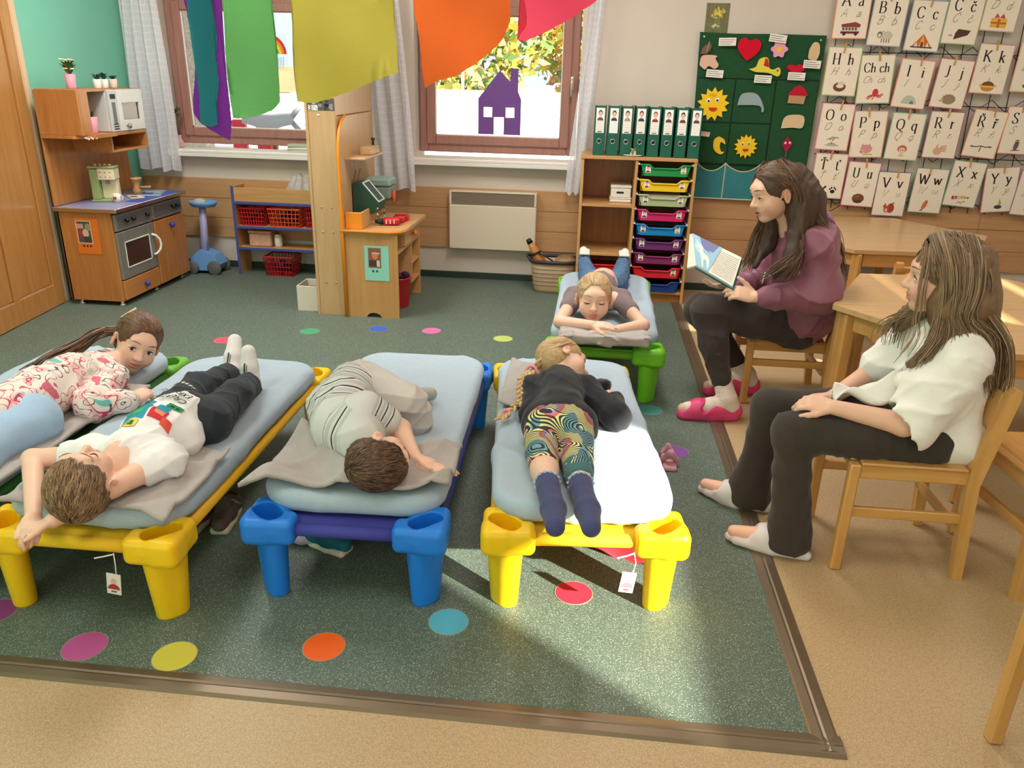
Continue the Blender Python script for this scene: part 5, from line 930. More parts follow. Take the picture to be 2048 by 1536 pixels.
for k, (A, a, x, z, rot, ec, pic) in enumerate(CARDS):
    w, h = .212, .298; M = T(x, 5.897-.006*(k % 2), z) @ RY(math.radians(rot)*.55)
    e = empty('letter_card', (x, 5.897, z-h/2), 'white letter card %s %s with a picture of a %s' % (A, a, pic), 'letter card', 'alphabet cards on the wire rack')
    MB(M).box(-w/2, w/2, -.0015, 0, -h/2, h/2).build('card_board', mat('card_cream', S(240,226,206), .6), e)
    q = w/2+.006, h/2+.006; MB(M).box(-q[0], q[0], .0002, .002, -q[1], q[1]).build('coloured_edge', mat('card_edge_%d' % k, S(*ec), .6), e)
    F = Flat(M @ T(0, -.0017, 0)); hh = .068 if len(A) == 1 else .058
    text(F, A, -.048 if len(A) == 1 else -.045, .045, hh, center=True); F.build('capital_letter', e); F = Flat(M @ T(0, -.0017, 0)); text(F, a, .046 if len(A) == 1 else .05, .045, hh, center=True); F.build('small_letter', e)
    F = Flat(M @ T(0, -.0017, 0)); text(F, A, -.055, -.022, .05 if len(A) == 1 else .042, INK, 'cursive', True); F.build('cursive_capital', e); F = Flat(M @ T(0, -.0017, 0)); text(F, a, .035, -.022, .05 if len(A) == 1 else .042, INK, 'cursive', True); F.build('cursive_small_letter', e)
    F = Flat(M @ T(0, -.0017, -.012)); card_picture(F, k); F.build('picture', e)
    px = .012*((k*5) % 4-1.5); P = M @ T(px, -.004, h/2) @ RY(.12*((k % 3)-1)); pg = MB(P); pg.box(-.005, .005, -.006, -.001, -.035, .03, .001); pg.box(-.005, .005, .006, .0105, -.035, .03, .001); pg.box(-.006, .006, -.002, .006, .0, .006); pg.build('clothes_peg', BEECH['z'], e)

# ------------------------------------------------------------------ tables and chairs
CHW = {a: wood('chair_wood_'+a, S(212,160,92), S(194,138,72), a, .35, .3) for a in 'xyz'}
TOPW = wood('table_top_wood', S(206,166,118), S(192,150,98), 'x', .38, .2)
def chair(name, label, x, y, rot, sh=.395, w=.37, d=.36, bh=.67):
    e = empty(name, (0, 0, 0), label, 'chair', 'small wooden chairs'); t = .034
    # local: +x is the front, legs at +-d/2, +-w/2
    for s in (-1, 1):
        MB(T(d/2, s*(w/2-t/2), 0)).box(-t*.6, t*.4, -t/2, t/2, 0, sh-.005, .005).build('leg', CHW['z'], e)
        rl = MB(); ya, yb = s*(w/2-t/2)-t/2, s*(w/2-t/2)+t/2; P = [(-d/2-.045, 0), (-d/2-.012, 0), (-d/2+.016, sh-.05), (-d/2+.016, sh), (-d/2-.035, bh-.02), (-d/2-.05, bh), (-d/2-.068, bh-.005), (-d/2-.07, bh-.03), (-d/2-.022, sh-.05)]
        rl.prism(P, ya, yb, 'y'); rl.build('rear_leg', CHW['z'], e)
        MB().box(-d/2, d/2-.015, s*(w/2-.02)-.009, s*(w/2-.02)+.009, sh-.055, sh-.008, .003).build('seat_rail', CHW['x'], e); MB().box(-d/2-.005, d/2-.015, s*(w/2-.02)-.009, s*(w/2-.02)+.009, .20, .235, .003).build('stretcher', CHW['x'], e)
    MB().box(d/2-.03, d/2-.012, -w/2+.03, w/2-.03, sh-.055, sh-.008, .003).build('seat_rail', CHW['y'], e); MB().box(-d/2-.002, -d/2+.014, -w/2+.03, w/2-.03, .16, .195, .003).build('stretcher', CHW['y'], e)
    MB().box(-d/2+.018, d/2+.005, -w/2+.036, w/2-.036, sh-.008, sh+.008, .005).build('seat', CHW['x'], e); 
    for s in (-1, 1): MB().box(-d/2+.02, d/2-.02, s*(w/2-.018)-.017, s*(w/2-.018)+.017, sh-.006, sh+.004, .003).build('seat_edge', CHW['x'], e)
    q = MB(T(-d/2-.030, 0, bh-.085) @ RY(-.16)); q.box(-.008, .008, -w/2+.03, w/2-.03, -.06, .06, .006); q.build('backrest', CHW['y'], e)
    e.location = (x, y, 0); e.rotation_euler.z = rot; return e
chair('wooden_chair', 'small wooden chair the girl in the white shirt sits on', 1.056, 2.46, PI)
chair('wooden_chair', 'small wooden chair the reading girl in the burgundy hoodie sits on', 1.0, 3.87, PI, .335, .36, .37, .60)
chair('wooden_chair', 'small wooden chair tucked under the near table at the right picture edge', 1.56, 2.42, PI/2+.1)
chair('wooden_chair', 'small wooden chair whose leg stands at the lower right picture corner', 1.245, 1.417, PI)
chair('wooden_chair', 'small wooden chair standing between the two tables', 1.74, 4.30, PI/2)
chair('wooden_chair', 'small wooden chair right of the far table by the corner', 2.52, 4.42, PI*.78)
def hextable(label, cx, cy, a0, side, zt):
    e = empty('hexagonal_table', (cx, cy, 0), label, 'table', 'hexagonal tables'); V = [(cx+side*math.cos(a0+i*PI/3), cy+side*math.sin(a0+i*PI/3)) for i in range(6)]
    for h in (0, 3):
        P = [V[(h+i) % 6] for i in range(4)]; mx, my = sum(p[0] for p in P)/4, sum(p[1] for p in P)/4; P2 = [(mx+(p[0]-mx)*.996, my+(p[1]-my)*.996) for p in P]
        MB().prism(P2, zt-.022, zt, 'z').build('table_top_half', TOPW, e)
        for i in range(4):
            p, q = P[i], P[(i+1) % 4]; k = .90; a = (mx+(p[0]-mx)*k, my+(p[1]-my)*k); b = (mx+(q[0]-mx)*k, my+(q[1]-my)*k); L = math.dist(a, b); M = T((a[0]+b[0])/2, (a[1]+b[1])/2, 0) @ RZ(math.atan2(b[1]-a[1], b[0]-a[0])); MB(M).box(-L/2+.03, L/2-.03, -.01, .01, zt-.10, zt-.022, .002).build('apron', CHW['x'], e)
            MB(T(a[0], a[1], 0) @ RZ(a0+i*PI/3)).box(-.028, .028, -.028, .028, 0, zt-.022, .01).build('leg', CHW['z'], e)
hextable('near hexagonal wooden table behind the girl in the white shirt', 1.755, 3.41, math.radians(4.3), .70, .62)
hextable('far hexagonal wooden table under the letter cards', 1.83, 5.215, math.radians(3), .70, .62)

# ------------------------------------------------------------------ coloured dots stuck on the floor
for x, y, c, lab in ((-1.315,1.606,(186,84,146),'magenta'), (-1.053,1.601,(206,196,70),'yellow'), (-.665,1.691,(240,96,20),'orange'), (-.34,1.842,(80,170,196),'light blue'), (.021,2.03,(226,50,70),'red'), (-1.668,4.422,(70,160,116),'green'), (-1.271,4.546,(60,96,190),'blue'), (-.939,4.565,(226,110,170),'pink'), (-.481,4.487,(190,206,110),'lime'), (-2.10,4.17,(226,80,110),'rose'), (.347,3.521,(70,150,150),'teal'), (-1.66,1.71,(130,56,120),'purple'), (.428,3.082,(130,80,160),'violet')):
    where = {'magenta': 'in front of the left yellow cot', 'yellow': 'near the metal strip, left of the orange one', 'orange': 'in front of the blue cot', 'light blue': 'before the gap between the two right cots', 'red': 'in the sun under the right yellow cot', 'green': 'in front of the white storage box', 'blue': 'in front of the workbench', 'pink': 'in the far row, right of the blue one', 'lime': 'left of the green cot', 'rose': 'behind the feet of the lying boy', 'teal': 'right of the green cot leg', 'purple': 'at the left picture edge', 'violet': 'beside the right yellow cot'}[lab]
    m = MB(); m.lathe([(0,.0055),(.0565,.0055),(.058,.0052),(.058,.0041)], (x, y, 0), 36); e = empty('floor_dot', (x, y, .004), '%s round dot on the green floor %s' % (lab, where), 'floor dot', 'coloured dots on the green floor'); m.build('disc', mat('dot_'+lab.replace(' ', '_'), S(*c), .6), e)
    MB().tube([(x+.0585*math.cos(a), y+.0585*math.sin(a), .0045) for a in [2*PI*i/36 for i in range(38)]], .0014, 4, False).build('rim', mat('dot_rim', S(150,150,120), .7), e)

# ------------------------------------------------------------------ sculpting: smooth unions of tapered limbs and ellipsoids turned into one surface
def V3(*a): return np.array(a[0] if len(a) == 1 else a, float)
class Sculpt:
    def __init__(s): s.P = []
    def cone(s, a, b, ra, rb, k=.012, t=None, col=None, op=1, cr=.004):
        a, b = V3(a), V3(b); R = max(ra, rb); s.P.append(dict(y='c', a=a, b=b, ra=ra, rb=rb, k=k, t=t, col=col, op=op, cr=cr, lo=np.minimum(a, b)-R, hi=np.maximum(a, b)+R)); return s
    def ell(s, c, r, R=None, k=.012, t=None, col=None, op=1, cr=.004):
        c, r = V3(c), V3(r); R = np.eye(3) if R is None else np.asarray(R, float); e = np.sqrt(((R.T*r)**2).sum(1)); s.P.append(dict(y='e', c=c, r=r, R=R, k=k, t=t, col=col, op=op, cr=cr, lo=c-e, hi=c+e)); return s
    def box(s, c, h, rr=.01, R=None, k=.004, op=1, col=None, cr=.004, t=None):
        c, h = V3(c), V3(h); R = np.eye(3) if R is None else np.asarray(R, float); e = np.abs(R.T) @ h; s.P.append(dict(y='b', c=c, h=h, rr=rr, R=R, k=k, t=t, col=col, op=op, cr=cr, lo=c-e, hi=c+e)); return s
    def chain(s, pts, rs, k=.012, **kw):
        for i in range(len(pts)-1): s.cone(pts[i], pts[i+1], rs[i], rs[i+1], k, **kw)
        return s
    @staticmethod
    def d1(p, X):
        if p['y'] == 'c':
            ba = p['b']-p['a']; pa = X-p['a']; h = np.clip(pa @ ba/max(ba @ ba, 1e-12), 0, 1); q = pa-h[:, None]*ba
            return np.sqrt((q*q).sum(1))-(p['ra']+(p['rb']-p['ra'])*h)
        q = (X-p['c']) @ p['R'].T
        if p['y'] == 'e':
            a = q/p['r']; k0 = np.sqrt((a*a).sum(1)); b = a/p['r']; k1 = np.sqrt((b*b).sum(1)); return k0*(k0-1)/np.maximum(k1, 1e-9)
        if p['y'] == 'm':
            R2 = p['pr']; a = np.abs(q[:, :2])-p['h'][:2]+R2; d2 = np.sqrt((np.maximum(a, 0)**2).sum(1))+np.minimum(a.max(1), 0)-R2; w = np.stack([d2+p['rr'], np.abs(q[:, 2])-p['h'][2]+p['rr']], -1); return np.sqrt((np.maximum(w, 0)**2).sum(1))+np.minimum(w.max(1), 0)-p['rr']
        w = np.abs(q)-p['h']+p['rr']; return np.sqrt((np.maximum(w, 0)**2).sum(1))+np.minimum(w.max(1), 0)-p['rr']
    def dist(s, X, pad):
        D = np.full(len(X), 1.0); xs = np.ascontiguousarray(X[:, 0]); ys = np.ascontiguousarray(X[:, 1]); zs = np.ascontiguousarray(X[:, 2])   # rows come sorted by x
        for p in s.P:
            e = pad+p['k']+.002; lo = p['lo']-e; hi = p['hi']+e; i0, i1 = np.searchsorted(xs, (lo[0], hi[0])); i1 = max(i1, i0+(len(X) == 1))
            if i1 <= i0: continue
            yy = ys[i0:i1]; m = np.nonzero((yy > lo[1]) & (yy < hi[1]))[0]; zz = zs[i0:i1][m]; m = m[(zz > lo[2]) & (zz < hi[2])]+i0
            if not len(m): continue
            d = s.d1(p, X[m]); k = max(p['k'], 1e-6); D0 = D[m]
            if p['op'] < 0: d = -d; h = np.clip(.5+.5*(d-D0)/k, 0, 1); D[m] = D0*(1-h)+d*h+k*h*(1-h)
            else: h = np.clip(.5+.5*(d-D0)/k, 0, 1); D[m] = d*(1-h)+D0*h-k*h*(1-h)
        return D
    def surface(s, vox, disp=None, amp=0):
        pos = [p for p in s.P if p['op'] > 0]; lo = np.min([p['lo'] for p in pos], 0)-.02-amp; hi = np.max([p['hi'] for p in pos], 0)+.02+amp
        B = 4*vox; n = np.ceil((hi-lo)/B).astype(int)+1
        I = np.stack(np.meshgrid(*[np.arange(k) for k in n], indexing='ij'), -1).reshape(-1, 3); C = lo+(I+.5)*B
        D = s.dist(C, 2.2*B); I = I[np.abs(D) < 1.05*B+amp+.004]
        nf = n*4+2; st = np.array([nf[1]*nf[2], nf[2], 1], np.int64); o5 = np.stack(np.meshgrid(*[np.arange(5)]*3, indexing='ij'), -1).reshape(-1, 3)
        Kp = ((I*4)[:, None, :]+o5[None]).astype(np.int64) @ st; U, inv = np.unique(Kp.ravel(), return_inverse=True)
        gi = np.stack([U//st[0], (U//st[1]) % nf[1], U % nf[2]], -1); X = lo+gi*vox; D = s.dist(X, 2.4*B)
        if disp is not None: D = D+disp(X)
        Vv = D[inv].reshape(-1, 5, 5, 5); corners = [(i, j, k) for i in (0, 1) for j in (0, 1) for k in (0, 1)]
        cv = np.stack([Vv[:, i:i+4, j:j+4, k:k+4] for i, j, k in corners], -1).reshape(-1, 8)
        o4 = np.stack(np.meshgrid(*[np.arange(4)]*3, indexing='ij'), -1).reshape(-1, 3); ci = ((I*4)[:, None, :]+o4[None]).reshape(-1, 3)
        neg = (cv < 0).sum(1); act = (neg > 0) & (neg < 8); cv = cv[act]; ci = ci[act]; ck = ci.astype(np.int64) @ st; o = np.argsort(ck); ck, cv, ci = ck[o], cv[o], ci[o]
        acc = np.zeros((len(ck), 3)); cnt = np.zeros(len(ck)); cc = np.array(corners, float)
        for a in range(8):
            for b in range(a+1, 8):
                if np.abs(cc[a]-cc[b]).sum() != 1: continue
                m = (cv[:, a] < 0) != (cv[:, b] < 0); t = cv[m, a]/(cv[m, a]-cv[m, b]); acc[m] += cc[a]+t[:, None]*(cc[b]-cc[a]); cnt[m] += 1
        P = lo+(ci+acc/cnt[:, None])*vox; F = []
        for ax in range(3):
            other = corners.index(tuple(1 if q == ax else 0 for q in range(3))); m = (cv[:, 0] < 0) != (cv[:, other] < 0); sg = cv[m, 0] < 0; base = ck[m]; u, v = st[(ax+1) % 3], st[(ax+2) % 3]
            ids = []; ok = np.ones(len(base), bool)
            for off in (0, -u, -u-v, -v):
                j = np.searchsorted(ck, base+off); j = np.minimum(j, len(ck)-1); ok &= ck[j] == base+off; ids.append(j)
            q = np.stack(ids, -1); q[~sg] = q[~sg][:, ::-1]; F.append(q[ok])
        return P, np.concatenate(F)
    def mesh(s, name, vox, m, parent=None, disp=None, amp=0, skin=None, attr_t=False):
        P, F = s.surface(vox, disp, amp); me = bpy.data.meshes.new(name); off = np.zeros(3)
        if parent is None: off = np.array([(P[:, 0].min()+P[:, 0].max())/2, (P[:, 1].min()+P[:, 1].max())/2, P[:, 2].min()])
        me.vertices.add(len(P)); me.vertices.foreach_set('co', (P-off).ravel()); me.loops.add(F.size); me.loops.foreach_set('vertex_index', F.ravel().astype(np.int32)); me.polygons.add(len(F)); me.polygons.foreach_set('loop_start', np.arange(0, F.size, 4, dtype=np.int32)); me.polygons.foreach_set('use_smooth', np.full(len(F), True)); me.update(calc_edges=True); me.materials.append(m)
        if skin is not None:
            col = np.tile(np.array(skin, float), (len(P), 1))
            for p in s.P:
                if p['col'] is None: continue
                mk = ((P > p['lo']-p['cr']*2) & (P < p['hi']+p['cr']*2)).all(1); 
                if not mk.any(): continue
                d = s.d1(p, P[mk]); w = np.clip(1-d/p['cr'], 0, 1)[:, None]*p['col'][3]; col[mk] = col[mk]*(1-w)+np.array(p['col'][:3]+(1,))*w
            a = me.color_attributes.new('Col', 'FLOAT_COLOR', 'POINT'); a.data.foreach_set('color', col.ravel())
        if attr_t:
            best = np.full(len(P), 9.); tv = np.zeros(len(P))
            for p in s.P:
                if p['t'] is None: continue
                d = s.d1(p, P); h = np.clip((P-p['a']) @ (p['b']-p['a'])/((p['b']-p['a']) @ (p['b']-p['a'])), 0, 1); m2 = d < best; best[m2] = d[m2]; tv[m2] = (p['t'][0]+(p['t'][1]-p['t'][0])*h)[m2]
            a = me.attributes.new('along', 'FLOAT', 'POINT'); a.data.foreach_set('value', tv)
        me.validate(); ob = bpy.data.objects.new(name, me); ob.location = off; return link(ob, parent)
def wrinkle(seed, amp, freq, aniso=(1, 1, 1)):
    R = np.random.RandomState(seed); W = R.normal(size=(5, 3))*freq*np.array(aniso); ph = R.uniform(0, 6.28, 5); W2 = R.normal(size=(4, 3))*freq*.4
    def f(X):
        w = X+.5/freq*np.sin(X[:, [1, 2, 0]]*freq*.55+ph[:3])+.2/freq*np.sin(X[:, [2, 0, 1]]*freq*1.3+ph[2:]); v = np.zeros(len(X))
        for i in range(5): v += (1-np.abs(np.sin((w @ W[i])*.8+ph[i])))**2.2*np.clip(.45+.75*np.sin(X @ W2[i % 4]*1.3+ph[(i+2) % 5]*2), 0, 1)
        return -amp*(v*.75-.35)
    return f

# ------------------------------------------------------------------ stacking cots
TERRY = mat('pale_blue_terry', S(176,192,204), .95, var=.03, vscale=40, bump=.35, bscale=420, spec=.1, sheen=.2)
_cs = Sculpt()
_cs.box((.078, .04, .243), (.078, .04, .043), .022).box((.04, .078, .243), (.04, .078, .043), .022, k=.02).box((.069, .069, .243), (.069, .069, .043), .05, k=.01)
for _t in np.linspace(-.6, .6, 5): _cs.cone((.066+_t*.028, .066-_t*.028, .19), (.068+_t*.02, .068-_t*.02, .012), .037, .030, .008)
_cs.box((.066, .066, -.02), (.1, .1, .0215), .001, k=.001, op=-1)
for _t in (-1, -.5, 0, .5, 1): _cs.cone((.064+_t*.014, .064-_t*.014, .235), (.064+_t*.014, .064-_t*.014, .33), .034, .037, .004, op=-1)
CORNER = _cs.surface(.0042)
def cot(name, colname, rgb, railrgb, clothrgb, cx, cy, ang, L, Wd, label, seed, sheetdy=0):
    e = empty(name, (0, 0, 0), label, 'cot', 'stacking cots'); pl = mat('cot_plastic_'+colname, S(*rgb), .38, spec=.45); rl = mat('cot_rail_'+colname, S(*railrgb), .42); cl = mat('cot_cloth_'+colname, S(*clothrgb), .75, var=.04)
    for i, (sx, sy, a) in enumerate(((-1, -1, 0), (1, -1, PI/2), (1, 1, PI), (-1, 1, -PI/2))):
        P, F = CORNER
        if i == 0:
            me = bpy.data.meshes.new('corner_leg'); me.from_pydata(P.tolist(), [], F.tolist()); me.materials.append(pl); me.polygons.foreach_set('use_smooth', np.full(len(F), True))
        o = bpy.data.objects.new('corner_leg', me); o.location = (sx*Wd/2, sy*L/2, 0); o.rotation_euler.z = a; link(o, e)
    for s in (-1, 1):
        MB().tube([(s*(Wd/2-.038), -L/2+.13, .243), (s*(Wd/2-.038), L/2-.13, .243)], .019, 12).build('side_rail', rl, e, True); MB().tube([(-Wd/2+.13, s*(L/2-.038), .243), (Wd/2-.13, s*(L/2-.038), .243)], .02, 12).build('end_rail', cl, e, True)
    def sling(u, v): x = (u-.5)*(Wd-.08); y = (v-.5)*(L-.07); return (x*(1-.35*max(0, (abs(y)-(L/2-.16))/.13)*(0 if abs(y) < L/2-.16 else 1)), y, .258-.010*math.sin(PI*u)*math.sin(PI*v))
    MB().grid(sling, 13, 31).build('canvas_sling', cl, e, True)
    mt = Sculpt(); mt.box((0, .012+sheetdy, .300), ((Wd-.045)/2, (L-.125)/2, .038), .034); mt.P[-1]['y'] = 'm'; mt.P[-1]['pr'] = .125
    mt.mesh('fitted_mattress', .0095, TERRY, e, wrinkle(seed, .0065, 16, (1, .45, .3)), .009)
    e.location = (cx, cy, 0); e.rotation_euler.z = ang; return e
YEL = (246,198,16); COTS = {}
COTS['yr'] = cot('stacking_cot', 'yellow', YEL, (244,186,30), (240,190,30), -.022, 2.625, math.radians(5.6), 1.41, .60, 'yellow cot at the right, where the girl in patterned leggings lies', 3)
COTS['bl'] = cot('stacking_cot', 'blue', (30,124,222), (44,56,120), (62,64,150), -.676, 2.575, math.radians(1.5), 1.42, .60, 'blue cot in the middle with the boy in the striped shirt', 5, .01)
COTS['yl'] = cot('stacking_cot', 'yellow', YEL, (244,186,30), (244,196,30), -1.385, 2.41, math.radians(.3), 1.40, .60, 'yellow cot at the left, where the boy lies with his arms overhead', 7)
COTS['gr'] = cot('stacking_cot', 'green', (112,196,30), (122,190,90), (120,190,50), .112, 4.29, math.radians(-.4), 1.41, .585, 'bright green cot at the back in front of the shelf', 9)
COTS['gl'] = cot('stacking_cot', 'dark_green', (110,180,60), (70,130,64), (80,140,70), -2.045, 2.43, math.radians(.3), 1.41, .60, 'green cot at the left picture edge with the girl in pale pyjamas', 11)

# ------------------------------------------------------------------ people: shared tools
from mathutils.bvhtree import BVHTree
def nrm(v): v = V3(v); return v/np.linalg.norm(v)
def frame(f, u): f = nrm(f); u = V3(u); u = nrm(u-f*(u @ f)); return np.array([np.cross(f, u), f, u])
def skin_mat():
    m = mat('skin', (1,1,1,1), .48, attr='Col', spec=.3, sub=.12, var=.03, vscale=40); return m
SKIN = skin_mat()
def clothm(name, rgb, rough=.9, var=.04, sheen=.15, bump=.15, bscale=300): return mat(name, S(*rgb), rough, var=var, vscale=18, bump=bump, bscale=bscale, spec=.15, sheen=sheen)
def L2W(c, R, hh): return lambda x, y, z: c+R.T @ (V3(x, y, z)*hh)
def head(sc, c, R, hh, lips=S(206,116,108), mouth_open=0, ears=(1, 1), k=1.0, neck=None, neck_r=.2):
    w = L2W(c, R, hh); lc = tuple(lips[:3])+(.75,); bl = S(226,140,124)[:3]+(.35,)
    def e(p, r, kk=.06, **kw): sc.ell(w(*p), V3(r)*hh, R, kk*hh, **kw)
    e((0, -.07, .13), (.355, .42, .37)); e((0, .09, -.14), (.285, .29, .33), .12); e((0, .235, -.405), (.105, .095, .085), .1)
    for s in (-1, 1):
        e((s*.165, .215, -.17), (.125, .12, .13), .1); e((s*.20, .29, -.17), (.07, .03, .06), .02, col=bl, cr=.05*hh)
    e((0, .33, .12), (.21, .06, .10), .1)
    for s in (-1, 1): e((s*.145, .40, -.015), (.085, .055, .055), .06, op=-1)
    for s in (-1, 1): e((s*.145, .275, -.015), (.088, .088, .075), .02)
    sc.cone(w(0, .345, .03), w(0, .43, -.135), .028*hh, .05*hh, .04*hh); 
    for s in (-1, 1): e((s*.045, .395, -.15), (.035, .04, .03), .03)
    e((0, .345, -.26), (.095, .05, .03), .02, col=lc, cr=.012*hh); e((0, .335, -.315), (.08, .05, .032), .02, col=lc, cr=.012*hh)
    if mouth_open: e((0, .38, -.287), (.06, .04, .018), .01, op=-1, col=S(90,40,40)[:3]+(1,), cr=.01*hh)
    else: e((0, .40, -.286), (.085, .03, .006), .012, op=-1, col=S(150,70,66)[:3]+(.8,), cr=.008*hh)
    for s, on in zip((-1, 1), ears):
        if not on: continue
        Re = np.array([nrm(R[0]*1+R[1]*(-.35*s)*1), nrm(R[1]+R[0]*.35*s), R[2]]); e0 = w(s*.372, -.055, -.045)
        sc.ell(e0, V3(.032, .085, .125)*hh, Re, .025*hh); sc.ell(w(s*.375, -.05, -.13), V3(.03, .045, .05)*hh, Re, .02*hh); sc.ell(w(s*.41, -.03, -.03), V3(.03, .05, .078)*hh, Re, .015*hh, op=-1, col=S(206,130,110)[:3]+(.5,), cr=.02*hh); sc.ell(w(s*.40, -.025, -.06), V3(.018, .022, .05)*hh, Re, .012*hh)
    if neck is not None: sc.cone(w(0, -.09, -.25), neck, neck_r*hh*.95, neck_r*hh*1.05, .05*hh)
    return w
def eye_parts(parent, c, R, hh, open_=1, iris=S(96,66,44), gaze=(0, 0), which=(-1, 1), brow=S(130,96,66), sc=None, browz=.115):
    w = L2W(c, R, hh)
    for s in which:
        ctr = V3(s*.145, .275, -.015)
        def pt(th, ph, r): return tuple(w(*(ctr+V3(math.sin(th)*math.cos(ph)*r[0], math.cos(th)*math.cos(ph)*r[1], math.sin(ph)*r[2]))))
        A = math.radians(48); up = lambda t: math.radians(26*open_)*math.cos(t*PI/2)**.7-math.radians(4)*(1-open_)*0; dn = lambda t: -math.radians(16)*math.cos(t*PI/2)**.8
        nu, nv = 17, 9
        if open_ > .15:
            mb = MB(); rr = (.0895, .0895, .0775)
            g = lambda i, j: (lambda t: pt(t*A, dn(t)+(up(t)-dn(t))*j/(nv-1), rr))(2*i/(nu-1)-1)
            base = [g(i, j) for i in range(nu) for j in range(nv)]; mb.v = base
            for i in range(nu-1):
                for j in range(nv-1):
                    t = 2*(i+.5)/(nu-1)-1; th = t*A; ph = dn(t)+(up(t)-dn(t))*(j+.5)/(nv-1); d = math.hypot((th-gaze[0])*1.0, ph-gaze[1])
                    mb.f.append([i*nv+j, (i+1)*nv+j, (i+1)*nv+j+1, i*nv+j+1]); mb.mi.append(0); mb.c.append(S(20,14,12) if d < .14 else (iris if d < .33 else S(236,230,226)))
            mb.build('eye', mat('eye_wet', (1,1,1,1), .15, attr='Col'), parent, True, True)
        lash = MB(); cur = up if open_ > .15 else (lambda t: dn(t)*.9)
        lash.tube([pt(t*A*1.05, cur(t)+.02, (.092, .092, .08)) for t in [i/6-1 for i in range(13)]], [.004*hh+.010*hh*(1-abs(i/6-1)) for i in range(13)], 6); lash.build('eyelashes', mat('lash_dark', S(60,42,34), .7), parent, True)
        if sc is not None:
            pts = []
            for q in np.linspace(.06, .23, 8):
                zz = browz+.035*math.sin((q-.05)/.2*PI*.8)-.02*(q-.05)/.2; lo_, hi_ = .0, .62
                for y in np.arange(.55, .05, -.008):
                    if sc.dist(w(s*q, y, zz)[None], .05)[0] < 0: break
                pts.append(w(s*q, y+.006, zz))
            MB().tube(pts, [.005*hh+.008*hh*math.sin(PI*i/7) for i in range(8)], 6, flat=.5).build('eyebrow', mat('brow_%d' % int(brow[0]*1e4), brow, .9), parent, True)
def hand(sc, wr, d, n, side, L, curl=(.3, .3, .3, .3), spread=.08, thumb=(.6, .7, -.2), thumb_curl=.5, k=.004):
    d = nrm(d); n = V3(n); n = nrm(n-d*(n @ d)); s = np.cross(d, n)*side; wr = V3(wr)
    R = np.array([s, d, n]); sc.ell(wr+d*.27*L, V3(.215, .33, .085)*L, R, .012); sc.box(wr+d*.30*L, V3(.19, .22, .062)*L, .05*L, R, .008)
    lens = (.40, .45, .42, .33); offs = (.15, .05, -.05, -.145)
    for i in range(4):
        b = wr+d*(.50-.03*abs(i-1))*L+s*offs[i]*L; sp = spread*(1.5-i)*.5; dd = nrm(d+s*sp); p = b; a = 0; pts = [b-dd*.05*L, b]
        for fr, cc in zip((.45, .31, .24), (.55, .95, .7)):
            a += curl[i]*cc; v = dd*math.cos(a)-n*math.sin(a); p = p+v*lens[i]*fr*L; pts.append(p)
        sc.chain(pts, [.056*L, .054*L, .05*L, .046*L, .040*L], k)
    b = wr+d*.14*L+s*.15*L; v = nrm(d*thumb[0]+s*thumb[1]+n*thumb[2]); p1 = b+v*.20*L; v2 = nrm(v*(1-thumb_curl*.4)+d*.55*thumb_curl-s*.12*thumb_curl); p2 = p1+v2*.17*L; p3 = p2+nrm(v2+d*.2)*.13*L
    sc.chain([b, p1, p2, p3], [.075*L, .064*L, .056*L, .045*L], .006); return s
